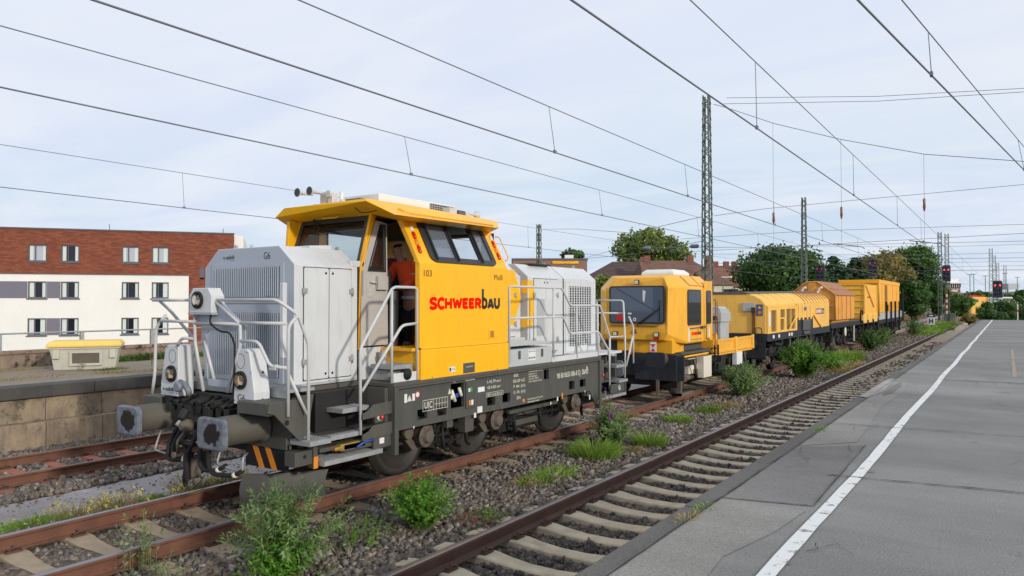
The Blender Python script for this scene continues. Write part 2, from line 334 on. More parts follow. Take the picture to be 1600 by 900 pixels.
def bold(word, parent, x, y0, z0, h, lw, mat, sw=.34, name='company_name'):
    """heavy lettering on a wall facing +X, drawn as thick strokes; lw = list of letter widths"""
    b = MB(); y = y0; k = 0
    for ch, w_ in zip(word, lw):
        for st in STROKES[ch]:
            P = [Vector((y+u*w_, z0+v*h)) for u, v in st]; hw = sw*h/2
            for a, c in zip(P[:-1], P[1:]):
                d = (c-a).normalized(); nrm = Vector((-d.y, d.x))*hw; e = d*(hw*.25 if len(P) > 2 else 0); k += 1; xx = x+.00012*(k % 9)
                q = [a-e-nrm, c+e-nrm, c+e+nrm, a-e+nrm]; b.add([(xx, p.x, p.y) for p in q], [(0, 1, 2, 3)])
            if len(P) > 2:
                for p in P[1:-1]: k += 1; xx = x+.00012*(k % 9); b.add([(xx, p.x+hw*math.cos(t*math.pi/6), p.y+hw*math.sin(t*math.pi/6)) for t in range(12)], [tuple(range(12))])
        y += w_
    return b.build(name, mat, parent, fix=False)
# ---------------------------------------------------------------- setting
TX, NX, LX = -7.86, -3.81, -13.45        # centre lines: train track, near track, siding
PX = -2.13                               # platform edge
def ballast_mat(name, c1, c2, c3, sc_=22.0, bump=0.03):
    def fn(n, nn, L, b):
        g = nn.new('ShaderNodeNewGeometry')
        v = nn.new('ShaderNodeTexVoronoi'); v.inputs['Scale'].default_value = sc_; L(g.outputs['Position'], v.inputs['Vector'])
        r = nn.new('ShaderNodeValToRGB'); e = r.color_ramp.elements; e[0].color = (*c1, 1); e[1].color = (*c2, 1); x = e.new(0.5); x.color = (*c3, 1)
        sp = nn.new('ShaderNodeSeparateColor'); L(v.outputs['Color'], sp.inputs[0]); L(sp.outputs[0], r.inputs[0])
        t = nn.new('ShaderNodeTexNoise'); t.inputs['Scale'].default_value = 0.9; t.inputs['Detail'].default_value = 6; L(g.outputs['Position'], t.inputs['Vector'])
        mr = nn.new('ShaderNodeMapRange'); mr.inputs[1].default_value = 0.3; mr.inputs[2].default_value = 0.7; mr.inputs[3].default_value = 0.75; mr.inputs[4].default_value = 1.2; L(t.outputs[0], mr.inputs[0])
        s = nn.new('ShaderNodeVectorMath'); s.operation = 'SCALE'; L(r.outputs[0], s.inputs[0]); L(mr.outputs[0], s.inputs[3]); L(s.outputs[0], b.inputs['Base Color'])
        bp = nn.new('ShaderNodeBump'); bp.inputs['Strength'].default_value = 1.0; bp.inputs['Distance'].default_value = bump; bp.invert = True; L(v.outputs['Distance'], bp.inputs['Height']); L(bp.outputs[0], b.inputs['Normal'])
        b.inputs['Roughness'].default_value = 0.95
    return nodes_mat(name, fn)
M['ballast'] = ballast_mat('ballast_brown', (0.055, 0.042, 0.032), (0.25, 0.19, 0.14), (0.135, 0.10, 0.072))
M['gravel'] = ballast_mat('fine_pale_gravel', (0.22, 0.20, 0.195), (0.42, 0.385, 0.375), (0.32, 0.29, 0.285), 75.0, 0.008)
def ground_fn(n, nn, L, b):
    g = nn.new('ShaderNodeNewGeometry'); t = nn.new('ShaderNodeTexNoise'); t.inputs['Scale'].default_value = 0.12; t.inputs['Detail'].default_value = 9; L(g.outputs['Position'], t.inputs['Vector'])
    r = nn.new('ShaderNodeValToRGB'); e = r.color_ramp.elements; e[0].position = 0.38; e[0].color = (0.035, 0.06, 0.018, 1); e[1].position = 0.62; e[1].color = (0.24, 0.18, 0.085, 1); x = e.new(0.5); x.color = (0.12, 0.12, 0.045, 1)
    L(t.outputs[0], r.inputs[0]); L(r.outputs[0], b.inputs['Base Color']); b.inputs['Roughness'].default_value = 0.95
M['ground'] = nodes_mat('scrubby_ground', ground_fn)

def strip(name, prof, y0, y1, mat, ny=1):
    b = MB(); n = len(prof)
    for k in range(ny):
        a = y0+(y1-y0)*k/ny; c = y0+(y1-y0)*(k+1)/ny
        for i in range(n-1):
            b.quad((prof[i][0], a, prof[i][1]), (prof[i+1][0], a, prof[i+1][1]), (prof[i+1][0], c, prof[i+1][1]), (prof[i][0], c, prof[i][1]))
    return b.build(name, mat, fix=False)
tag(strip('ground', [(-3000, -1.9), (-24, -1.9), (-21.3, -0.7), (3.0, -0.7), (14, -0.7), (3000, -0.9)], -300, 6000, M['ground']), kind='structure')
tag(strip('ballast_bed', [(-17.6, -0.69), (-16.4, -0.475), (-15.0, -0.455), (-11.9, -0.455), (-11.75, -0.46)], -60, 420, M['ballast']), kind='structure')
tag(strip('gravel_path', [(-11.75, -0.46), (-11.4, -0.42), (-10.6, -0.30), (-9.9, -0.215), (-9.35, -0.205)], -60, 420, M['gravel']), kind='structure')
tag(strip('ballast_bed', [(-9.35, -0.205), (-8.9, -0.215), (-6.6, -0.215), (-5.6, -0.245), (-4.9, -0.225), (-4.5, -0.25), (-3.1, -0.25), (-1.9, -0.23), (-1.8, -0.6)], -60, 420, M['ballast']), kind='structure')

# rails and sleepers
M['rail_rust'] = paint('rusty_rail', (0.155, 0.066, 0.04), 0.8, var=0.25, scale=5, dirt=0.5, dcol=(0.10, 0.045, 0.028), streak=False, bump=0.002, bscale=40)
M['rail_brown'] = paint('brown_rail', (0.105, 0.055, 0.038), 0.75, var=0.25, scale=5, dirt=0.4, dcol=(0.055, 0.032, 0.024), streak=False, bump=0.002, bscale=40)
M['rail_head'] = paint('worn_rail_head', (0.26, 0.24, 0.25), 0.33, metal=0.7, var=0.12, scale=4, dirt=0.3, dcol=(0.16, 0.10, 0.08), streak=False)
M['rail_head_dull'] = paint('dull_rail_head', (0.20, 0.13, 0.10), 0.5, metal=0.4, var=0.15, scale=4)
M['sleeper'] = paint('concrete_sleeper', (0.47, 0.395, 0.285), 0.9, var=0.18, scale=6, dirt=0.55, dcol=(0.21, 0.165, 0.115), streak=False, bump=0.004, bscale=50)
M['sleeper_tan'] = paint('dusty_concrete_sleeper', (0.35, 0.27, 0.185), 0.9, var=0.2, scale=6, dirt=0.5, dcol=(0.20, 0.14, 0.09), streak=False, bump=0.004, bscale=50)
M['sleeper_red'] = paint('rusty_steel_sleeper', (0.33, 0.105, 0.06), 0.85, var=0.2, scale=6, dirt=0.4, dcol=(0.20, 0.08, 0.05), streak=False)
M['clip'] = paint('rusty_clip', (0.10, 0.05, 0.035), 0.8, var=0.25, scale=20)

def rail_mb(x, y0, y1, zt):
    b = MB()
    half = [(0.070, -0.172), (0.070, -0.162), (0.018, -0.148), (0.009, -0.138), (0.009, -0.050), (0.034, -0.036), (0.036, -0.010)]
    prof = half + [(-a, c) for a, c in reversed(half)]
    b.prism([(x+a, zt+c) for a, c in prof], 'Y', y0, y1, 0)
    b.loft([[(x+a, y, zt+c) for a, c in ((0.036, -0.0095), (0.030, -0.002), (0.0, 0.0), (-0.030, -0.002), (-0.036, -0.0095))] for y in (y0, y1)], True, 1, False, True)
    return b
def sleeper_mb(kind):
    b = MB()
    if kind == 'steel':
        st = [(-1.25, -0.06), (-1.12, 0.0), (1.12, 0.0), (1.25, -0.06)]
        b.loft([[(u, -0.13, z-0.05), (u, -0.10, z), (u, 0.10, z), (u, 0.13, z-0.05)] for u, z in st], True)
    else:
        st = [(-1.28, -0.030, .125), (-1.05, -0.006, .13), (-0.92, 0, .13), (-0.58, 0, .13), (-0.40, -0.022, .115), (-0.15, -0.038, .105), (0.15, -0.038, .105), (0.40, -0.022, .115), (0.58, 0, .13), (0.92, 0, .13), (1.05, -0.006, .13), (1.28, -0.030, .125)]
        b.loft([[(u, -h-0.02, -0.20), (u, -h, z-0.012), (u, -h+0.015, z), (u, h-0.015, z), (u, h, z-0.012), (u, h+0.02, -0.20)] for u, z, h in st], True)
    for s in (-1, 1):
        for q in (-1, 1):
            x = s*0.7525+q*0.105
            b.box(x-0.035, x+0.035, -0.075, 0.075, 0.001, 0.022, 1)
            b.tube([(x-q*0.03, -0.05, 0.03), (x+q*0.03, -0.055, 0.035), (x+q*0.02, 0.0, 0.055), (x+q*0.03, 0.055, 0.035), (x-q*0.03, 0.05, 0.03)], 0.009, 5, 1)
            b.cyl((x, 0, 0.02), (x, 0, 0.075), 0.013, 6, 1)
    return b
def track(name, label, xc, zt, y0, ystart, sp, nparts, nall, mside, mhead, msl, kind, jit=0.0):
    t = thing(name, label, 'railway track', (xc, ystart, zt))
    for s in (-1, 1): rail_mb(xc+s*0.7525, y0, 420, zt).build('rail', [mside, mhead], t)
    proto = None; zs = zt-0.173
    for k in range(nparts):
        if proto is None: proto = sleeper_mb(kind).build('sleeper', [msl, M['clip']]); proto.parent = t; o = proto
        else: o = proto.copy(); COL.objects.link(o)
        o.location = (0, k*sp, -0.173); o.rotation_euler.z = random.uniform(-jit, jit)
    b = MB(); base = sleeper_mb(kind)
    for k in range(nparts, nall): b.add([(v[0]+xc, v[1]+ystart+k*sp, v[2]+zs) for v in base.v], base.f, 0)
    tag(b.build('sleepers_far', [msl], t, fix=False), kind='stuff')
    return t
track('railway_track', 'railway track beside the platform, brown rails on bare pale concrete sleepers', NX, 0.0, -30, 5.59-0.585*9, 0.585, 100, 240, M['rail_brown'], M['rail_head'], M['sleeper'], 'concrete', 0.01)
track('railway_track', 'rusty railway track under the yellow train, tan sleepers half buried in stones', TX, 0.0, -30, 3.48-0.65*6, 0.65, 100, 240, M['rail_rust'], M['rail_head'], M['sleeper_tan'], 'concrete', 0.02)
track('railway_track', 'disused siding with orange-red rusty rails and steel sleepers by the old wall', LX, -0.25, -30, 5.66-0.64*10, 0.64, 80, 240, M['rail_rust'], M['rail_head_dull'], M['sleeper_red'], 'steel', 0.01)

# loose stones
def stone_mat(name, cols):
    def fn(n, nn, L, b):
        g = nn.new('ShaderNodeNewGeometry'); r = nn.new('ShaderNodeValToRGB'); e = r.color_ramp.elements
        e[0].color = (*cols[0], 1); e[1].color = (*cols[-1], 1)
        for i, c in enumerate(cols[1:-1]): x = e.new((i+1)/(len(cols)-1)); x.color = (*c, 1)
        L(g.outputs['Random Per Island'], r.inputs[0])
        t = nn.new('ShaderNodeTexNoise'); t.inputs['Scale'].default_value = 45; t.inputs['Detail'].default_value = 3; L(g.outputs['Position'], t.inputs['Vector'])
        mr = nn.new('ShaderNodeMapRange'); mr.inputs[3].default_value = 0.6; mr.inputs[4].default_value = 1.4; L(t.outputs[0], mr.inputs[0])
        s = nn.new('ShaderNodeVectorMath'); s.operation = 'SCALE'; L(r.outputs[0], s.inputs[0]); L(mr.outputs[0], s.inputs[3]); L(s.outputs[0], b.inputs['Base Color'])
        b.inputs['Roughness'].default_value = 0.9
    return nodes_mat(name, fn)
M['stones'] = stone_mat('ballast_stones', [(0.05, 0.040, 0.032), (0.15, 0.115, 0.085), (0.21, 0.168, 0.128), (0.085, 0.073, 0.066), (0.33, 0.29, 0.25), (0.12, 0.09, 0.068), (0.17, 0.145, 0.125), (0.10, 0.088, 0.08)])
M['stones_shaded'] = stone_mat('shaded_ballast_stones', [(0.04, 0.036, 0.032), (0.085, 0.07, 0.06), (0.12, 0.10, 0.085), (0.065, 0.055, 0.05), (0.17, 0.14, 0.115)])  # soft platform shadow put into the stone colour
rng = np.random.default_rng(5)
CUBE_F = np.array([(0,3,2,1),(4,5,6,7),(0,1,5,4),(1,2,6,5),(2,3,7,6),(3,0,4,7)])
CUBE_V = np.array([(-1,-1,-.7),(1,-1,-.7),(1,1,-.7),(-1,1,-.7),(-.7,-.7,.8),(.7,-.7,.8),(.7,.7,.8),(-.7,.7,.8)])
def np_mesh(name, co, faces, mat, parent=None):
    me = bpy.data.meshes.new(name); nf = len(faces); k = faces.shape[1]
    me.vertices.add(len(co)); me.vertices.foreach_set('co', co.astype(np.float32).ravel())
    me.loops.add(nf*k); me.loops.foreach_set('vertex_index', faces.astype(np.int32).ravel())
    me.polygons.add(nf); me.polygons.foreach_set('loop_start', np.arange(0, nf*k, k, dtype=np.int32)); me.polygons.foreach_set('loop_total', np.full(nf, k, dtype=np.int32))
    me.update(calc_edges=True)
    for m in (mat if isinstance(mat, list) else [mat]): me.materials.append(m)
    o = bpy.data.objects.new(name, me); COL.objects.link(o)
    if parent is not None: o.parent = parent
    return o
def rand_rot(n):
    q = rng.normal(size=(n, 4)); q /= np.linalg.norm(q, axis=1)[:, None]; w_, x, y, z = q.T
    return np.stack([np.stack([1-2*(y*y+z*z), 2*(x*y-z*w_), 2*(x*z+y*w_)], -1), np.stack([2*(x*y+z*w_), 1-2*(x*x+z*z), 2*(y*z-x*w_)], -1), np.stack([2*(x*z-y*w_), 2*(y*z+x*w_), 1-2*(x*x+y*y)], -1)], 1)
def bed_z(x):
    return np.interp(x, [-17.6, -16.4, -15.0, -11.9, -11.4, -10.6, -9.9, -9.35, -8.9, -8.5, -7.2, -6.6, -5.6, -4.9, -4.5, -3.1, -1.9], [-0.69, -0.475, -0.455, -0.455, -0.42, -0.30, -0.215, -0.205, -0.215, -0.235, -0.235, -0.215, -0.245, -0.225, -0.255, -0.255, -0.23])
def stones(regions, mat, name, label):
    P = []; S = []
    for x0, x1, y0, y1, dens, smin, smax in regions:
        n = int((x1-x0)*(y1-y0)*dens); P.append(np.stack([rng.uniform(x0, x1, n), rng.uniform(y0, y1, n)], 1)); S.append(rng.uniform(smin, smax, n))
    P = np.concatenate(P); S = np.concatenate(S); keep = np.ones(len(P), bool)
    for xc, ys, sp, out_ in ((NX, 5.59-0.585*9, 0.585, 0.95), (TX, 3.48-0.65*6, 0.65, 0.86), (LX, 5.66-6.4, 0.64, 0.9)):
        dx_ = P[:, 0]-xc
        for s in (-1, 1): keep &= np.abs(dx_-s*0.7525) > 0.085
        dyy = np.abs(((P[:, 1]-ys+sp/2) % sp)-sp/2)
        on = (dyy < 0.145) & (np.abs(dx_) < 1.28)
        keep &= ~(on & ((np.abs(dx_) < out_) | (rng.random(len(P)) < (0.75 if xc == NX else 0.35))))
    P = P[keep]; S = S[keep]; n = len(P)
    V = CUBE_V[None]*(1+rng.uniform(-0.38, 0.38, (n, 8, 3)))*S[:, None, None]*rng.uniform(0.65, 1.2, (n, 1, 3))
    V = np.einsum('nij,nkj->nki', rand_rot(n), V)
    V[:, :, 0] += P[:, 0, None]; V[:, :, 1] += P[:, 1, None]; V[:, :, 2] += (bed_z(P[:, 0])+rng.uniform(-0.2, 0.75, n)*S+0.012*np.sin(P[:, 0]*3.1+1.7*np.sin(P[:, 1]*1.3)))[:, None]
    F = (CUBE_F[None]+(np.arange(n)*8)[:, None, None]).reshape(-1, 4)
    tag(np_mesh(name, V.reshape(-1, 3), F, mat), label, 'gravel', kind='stuff')
stones([(-9.3, -4.5, 1.5, 9, 640, .013, .036), (-9.3, -4.5, 9, 17, 400, .017, .038), (-7.3, -4.5, 17, 34, 170, .028, .05), (-7.0, -4.5, 34, 60, 70, .04, .065), (-7.0, -4.5, 60, 110, 22, .06, .09)], M['stones'], 'ballast_stones', 'brown ballast stones between the train and the near track')
stones([(-4.7, -2.9, 2.0, 12, 620, .014, .033), (-4.7, -2.9, 12, 26, 240, .022, .042), (-4.7, -2.9, 26, 55, 90, .03, .05)], M['stones_shaded'], 'ballast_stones', 'ballast stones between the near track sleepers, platform shade in their colour')
stones([(-15.65, -11.7, 3.5, 14, 260, .022, .045)], M['stones'], 'ballast_stones', 'grey brown ballast stones around the rusty siding')
stones([(-11.8, -9.3, 2.5, 13, 26, .008, .02)], M['stones'], 'gravel_chips', 'scattered chips on the pale gravel strip')

# platform
def asphalt(name, col, speck=0.30, crack=True):
    def fn(n, nn, L, b):
        g = nn.new('ShaderNodeNewGeometry')
        t = nn.new('ShaderNodeTexNoise'); t.inputs['Scale'].default_value = 75; t.inputs['Detail'].default_value = 6; t.inputs['Roughness'].default_value = 0.75; L(g.outputs['Position'], t.inputs['Vector'])
        m1 = nn.new('ShaderNodeMapRange'); m1.inputs[1].default_value = 0.3; m1.inputs[2].default_value = 0.7; m1.inputs[3].default_value = 1-speck; m1.inputs[4].default_value = 1+speck; L(t.outputs[0], m1.inputs[0])
        mp_ = nn.new('ShaderNodeMapping'); mp_.inputs['Scale'].default_value = (0.45, 0.8, 1); L(g.outputs['Position'], mp_.inputs[0])
        t2 = nn.new('ShaderNodeTexNoise'); t2.inputs['Scale'].default_value = 0.8; t2.inputs['Detail'].default_value = 9; t2.inputs['Roughness'].default_value = 0.62; L(mp_.outputs[0], t2.inputs['Vector'])
        m2 = nn.new('ShaderNodeMapRange'); m2.inputs[1].default_value = 0.3; m2.inputs[2].default_value = 0.7; m2.inputs[3].default_value = 0.70; m2.inputs[4].default_value = 1.25; L(t2.outputs[0], m2.inputs[0])
        ml = nn.new('ShaderNodeMath'); ml.operation = 'MULTIPLY'; L(m1.outputs[0], ml.inputs[0]); L(m2.outputs[0], ml.inputs[1])
        # old joints across the platform show as faint bands
        mp3 = nn.new('ShaderNodeMapping'); mp3.inputs['Scale'].default_value = (0.02, 0.35, 1); L(g.outputs['Position'], mp3.inputs[0])
        t3 = nn.new('ShaderNodeTexNoise'); t3.inputs['Scale'].default_value = 1.6; t3.inputs['Detail'].default_value = 4; L(mp3.outputs[0], t3.inputs['Vector'])
        m3 = nn.new('ShaderNodeMapRange'); m3.inputs[1].default_value = 0.35; m3.inputs[2].default_value = 0.65; m3.inputs[3].default_value = 0.88; m3.inputs[4].default_value = 1.10; L(t3.outputs[0], m3.inputs[0])
        ml2 = nn.new('ShaderNodeMath'); ml2.operation = 'MULTIPLY'; L(ml.outputs[0], ml2.inputs[0]); L(m3.outputs[0], ml2.inputs[1])
        s = nn.new('ShaderNodeVectorMath'); s.operation = 'SCALE'; s.inputs[0].default_value = col; L(ml2.outputs[0], s.inputs[3]); L(s.outputs[0], b.inputs['Base Color'])
        bp = nn.new('ShaderNodeBump'); bp.inputs['Strength'].default_value = 0.5; bp.inputs['Distance'].default_value = 0.003; L(t.outputs[0], bp.inputs['Height']); L(bp.outputs[0], b.inputs['Normal'])
        b.inputs['Roughness'].default_value = 0.85
    return nodes_mat(name, fn)
M['asphalt'] = asphalt('worn_asphalt', (0.215, 0.208, 0.192), 0.6)
M['asphalt_dark'] = asphalt('patched_asphalt', (0.165, 0.155, 0.145), 0.4)
M['asphalt_light'] = asphalt('smooth_repair', (0.238, 0.226, 0.203), 0.5)
M['asphalt_pale'] = asphalt('pale_cement_repair', (0.32, 0.30, 0.27), 0.3)
M['coping'] = asphalt('weathered_coping', (0.108, 0.102, 0.092), 0.6)
M['crackm'] = plain('dark_crack', (0.035, 0.033, 0.028), 0.95)
def line_mat(name, col, wear):
    def fn(n, nn, L, b):
        g = nn.new('ShaderNodeNewGeometry'); t = nn.new('ShaderNodeTexNoise'); t.inputs['Scale'].default_value = 9; t.inputs['Detail'].default_value = 10; t.inputs['Roughness'].default_value = 0.7; L(g.outputs['Position'], t.inputs['Vector'])
        r = nn.new('ShaderNodeMapRange'); r.inputs[1].default_value = wear; r.inputs[2].default_value = wear+0.03; L(t.outputs[0], r.inputs[0])
        m = nn.new('ShaderNodeMixRGB'); m.inputs[1].default_value = (*col, 1); m.inputs[2].default_value = (0.25, 0.245, 0.23, 1); L(r.outputs[0], m.inputs[0]); L(m.outputs[0], b.inputs['Base Color']); b.inputs['Roughness'].default_value = 0.7
    return nodes_mat(name, fn)
M['line'] = line_mat('worn_white_line', (0.74, 0.74, 0.71), 0.575)
ZP = 0.8; PE = 79.5
pb = MB(); pb.box(PX+0.18, 7.0, -40, PE, -0.69, ZP)
tag(pb.build('platform', M['asphalt']), kind='structure')
pb = MB(); y = -40.0
while y < PE:
    y2 = min(y+1.9, PE); dz = random.uniform(-0.004, 0.004)
    pb.box(PX, PX+0.174, y+0.006, y2-0.006, ZP-0.22, ZP+dz); y = y2
pb.box(PX+0.02, PX+0.176, -40, PE, -0.69, ZP-0.03)
tag(pb.build('platform_edge', M['coping'], bevel=0.01), kind='structure')
def wob_strip(name, pts, wd, z, mat, jit=0.0):
    b = MB(); prev = None
    for i, p in enumerate(pts):
        q = pts[min(i+1, len(pts)-1)]; o = pts[max(i-1, 0)]; d = Vector((q[0]-o[0], q[1]-o[1], 0)).normalized(); nrm = Vector((-d.y, d.x, 0))
        h = wd/2*(1+random.uniform(-jit, jit)); a = Vector((p[0], p[1], z))+nrm*h; c = Vector((p[0], p[1], z))-nrm*h
        if prev: b.quad(prev[1], c, a, prev[0])
        prev = (a, c)
    return b.build(name, mat, fix=False)
pts = [(-1.172+0.012*math.sin(k*0.35)+random.uniform(-.003, .003), -8+k*0.4) for k in range(int((PE+8)/0.4))]
tag(wob_strip('platform_line', pts, 0.098, ZP+0.008, M['line'], 0.05), kind='structure')
pb = MB(); pb.add([(-1.945, 5.98, ZP+0.004), (-1.28, 6.12, ZP+0.004), (-1.33, 9.03, ZP+0.004), (-1.945, 8.5, ZP+0.004)], [(0, 1, 2, 3)])
tag(pb.build('platform_patch', M['asphalt_dark'], fix=False), kind='structure')
def blob(name, pts, z, mat):
    b = MB(); b.add([(x, y, z) for x, y in pts], [tuple(range(len(pts)))]); return tag(b.build(name, mat, fix=False), kind='structure')
blob('platform_patch', [(-1.948, 2.0), (-1.5, 2.3), (-1.42, 3.6), (-1.5, 4.6), (-1.36, 5.3), (-1.30, 5.95), (-1.6, 5.93), (-1.948, 5.94)], ZP+0.004, M['asphalt_light'])
blob('platform_patch', [(-1.948, 8.6), (-1.7, 8.9), (-1.45, 9.2), (-1.5, 10.4), (-1.62, 12.5), (-1.55, 14.8), (-1.7, 17.0), (-1.948, 17.4)], ZP+0.004, M['asphalt_light'])
blob('platform_patch', [(-2.10, 13.6), (-1.96, 13.5), (-1.86, 14.6), (-1.95, 17.2), (-2.08, 17.0)], ZP+0.012, M['asphalt_pale'])
blob('platform_patch', [(-1.80, 14.0), (-1.70, 14.4), (-1.69, 15.6), (-1.78, 16.6), (-1.83, 15.5)], ZP+0.012, M['asphalt_dark'])
blob('platform_patch', [(0.06, 19), (0.14, 19), (0.14, 30), (0.05, 30)], ZP+0.004, line_mat('worn_brown_stripe', (0.36, 0.25, 0.15), 0.50))
def crack(pts, wd, n=12):
    o = []
    for a, c in zip(pts[:-1], pts[1:]):
        for k in range(n): t = k/n; o.append((a[0]+(c[0]-a[0])*t+random.uniform(-.006, .006), a[1]+(c[1]-a[1])*t+random.uniform(-.012, .012)))
    o.append(pts[-1]); return tag(wob_strip('platform_crack', o, wd, ZP+0.0125, M['crackm'], 0.7), kind='structure')
crack([(-1.40, 7.28), (-1.1, 7.34), (-0.3, 7.45), (1.2, 7.62), (4, 7.8)], 0.022)
crack([(-1.945, 10.42), (-1.2, 10.5), (0.15, 10.62), (4, 10.9)], 0.012)
crack([(-1.28, 6.12), (-1.33, 9.03)], 0.008); crack([(-1.945, 5.97), (-1.28, 6.11)], 0.008)
crack([(-1.9, 3.5), (-1.3, 3.65), (-1.0, 3.72)], 0.006)
crack([(-1.95, 1.5), (-1.95, 12), (-1.95, 30)], 0.010, 60)
for yy in (17.5, 24.6, 32, 41, 52, 64): crack([(-1.95, yy), (0.5, yy+0.1), (4, yy+0.3)], 0.03, 6)

# the old platform over the siding: wall, slab, parapet, rail
def concrete(name, col, stain, scol, dark=(0.03, 0.028, 0.024), dk=0.0):
    def fn(n, nn, L, b):
        g = nn.new('ShaderNodeNewGeometry')
        mp_ = nn.new('ShaderNodeMapping'); mp_.inputs['Scale'].default_value = (1.5, 1.5, 0.6); L(g.outputs['Position'], mp_.inputs[0])
        t = nn.new('ShaderNodeTexNoise'); t.inputs['Scale'].default_value = 1.7; t.inputs['Detail'].default_value = 10; t.inputs['Roughness'].default_value = 0.65; L(mp_.outputs[0], t.inputs['Vector'])
        r = nn.new('ShaderNodeMapRange'); r.inputs[1].default_value = 0.42; r.inputs[2].default_value = 0.68; r.inputs[4].default_value = stain; L(t.outputs[0], r.inputs[0])
        m = nn.new('ShaderNodeMixRGB'); m.inputs[1].default_value = (*col, 1); m.inputs[2].default_value = (*scol, 1); L(r.outputs[0], m.inputs[0])
        t2 = nn.new('ShaderNodeTexNoise'); t2.inputs['Scale'].default_value = 2.6; t2.inputs['Detail'].default_value = 12; t2.inputs['Roughness'].default_value = 0.75; L(g.outputs['Position'], t2.inputs['Vector'])
        r2 = nn.new('ShaderNodeMapRange'); r2.inputs[1].default_value = 0.52; r2.inputs[2].default_value = 0.60; r2.inputs[4].default_value = dk; L(t2.outputs[0], r2.inputs[0])
        m2 = nn.new('ShaderNodeMixRGB'); m2.inputs[2].default_value = (*dark, 1); L(r2.outputs[0], m2.inputs[0]); L(m.outputs[0], m2.inputs[1])
        t3 = nn.new('ShaderNodeTexNoise'); t3.inputs['Scale'].default_value = 40; t3.inputs['Detail'].default_value = 4; L(g.outputs['Position'], t3.inputs['Vector'])
        m3 = nn.new('ShaderNodeMapRange'); m3.inputs[3].default_value = 0.75; m3.inputs[4].default_value = 1.25; L(t3.outputs[0], m3.inputs[0])
        s = nn.new('ShaderNodeVectorMath'); s.operation = 'SCALE'; L(m2.outputs[0], s.inputs[0]); L(m3.outputs[0], s.inputs[3]); L(s.outputs[0], b.inputs['Base Color'])
        bp = nn.new('ShaderNodeBump'); bp.inputs['Strength'].default_value = 0.5; bp.inputs['Distance'].default_value = 0.01; L(t3.outputs[0], bp.inputs['Height']); L(bp.outputs[0], b.inputs['Normal'])
        b.inputs['Roughness'].default_value = 0.9
    return nodes_mat(name, fn)
M['conc_wall'] = concrete('stained_wall_concrete', (0.34, 0.26, 0.175), 0.95, (0.13, 0.10, 0.075), dk=0.6)
M['conc_dark'] = concrete('blackened_coping', (0.075, 0.07, 0.065), 0.7, (0.035, 0.033, 0.03))
M['conc_slab'] = concrete('weedy_old_paving', (0.27, 0.215, 0.165), 0.8, (0.20, 0.175, 0.085), (0.10, 0.085, 0.05), 0.35)
M['moss'] = concrete('mossy_parapet', (0.21, 0.15, 0.11), 0.7, (0.33, 0.25, 0.20), (0.018, 0.010, 0.008), 0.95)
YE = 46.0
ob = MB(); y = 7.09-1.09*44
while y < YE:
    ob.box(-16.6, -15.95, y+0.005, y+1.085, 0.05, 0.51); ob.box(-16.6, -15.70, y-0.09, y+0.99, -0.72, 0.05); y += 1.09
wall = thing('retaining_wall', 'stained concrete wall of the old platform behind the rusty siding', 'wall', (-16.2, 8, -0.7))
ob.build('wall_blocks', M['conc_wall'], wall, bevel=0.008)
ob = MB(); y = -40.0
while y < YE: ob.box(-16.35, -15.86, y+0.005, y+2.395, 0.512, 0.757); y += 2.4
ob.build('coping', M['conc_dark'], wall, bevel=0.02)
sb = MB(); sb.box(-20.7, -16.355, -40, YE, -0.72, 0.75)
tag(sb.build('old_platform', M['conc_slab']), kind='structure')
pa = thing('parapet_wall', 'low mossy parapet wall at the back of the old platform', 'wall', (-20.8, 8, 0.75))
ob = MB(); ob.box(-20.95, -20.7, -40, YE, -1.9, 1.08); ob.build('wall_body', M['moss'], pa)
ob = MB(); y = -40.0
while y < YE: ob.box(-20.99, -20.66, y+0.01, y+2.79, 1.082, 1.17); y += 2.8
ob.build('capstones', M['moss'], pa, bevel=0.015)
ra = thing('railing', 'thin grey pipe railing above the mossy parapet', 'railing', (-20.8, 8, 1.17))
ob = MB(); ob.tube([(-20.82, -40, 1.60), (-20.82, YE, 1.60)], 0.022, 8); ob.build('top_rail', M['galv'], ra)
y = 8.17-1.97*8
proto = None
while y < YE:
    if -4 < y < 40:
        ob = MB(); ob.box(-20.86, -20.78, y-0.045, y+0.045, 1.16, 1.585); ob.build('post', M['galv'], ra)
    y += 1.97

for k in range(26):
    x0 = random.uniform(-1.0, .6) if k % 3 else random.uniform(-1.9, -1.3); y0 = 2.5+random.random()**1.5*22; P = [(x0, y0)]
    for q in range(4): P.append((P[-1][0]+random.uniform(-.18, .22), P[-1][1]+random.uniform(.05, .5)*random.choice((-1, 1, 1))))
    crack(P, random.uniform(.003, .007), 4)
for k in range(40):
    x0 = random.uniform(-1.9, .5); y0 = 2.5+random.random()**1.4*20; r0 = random.uniform(.008, .03)
    blob('platform_stain', [(x0+r0*math.cos(a)*random.uniform(.7, 1.2), y0+r0*math.sin(a)*random.uniform(.7, 1.3)) for a in [j*.785 for j in range(8)]], ZP+0.0145+.0001*k, M['asphalt_dark'] if k % 4 else M['crackm'])
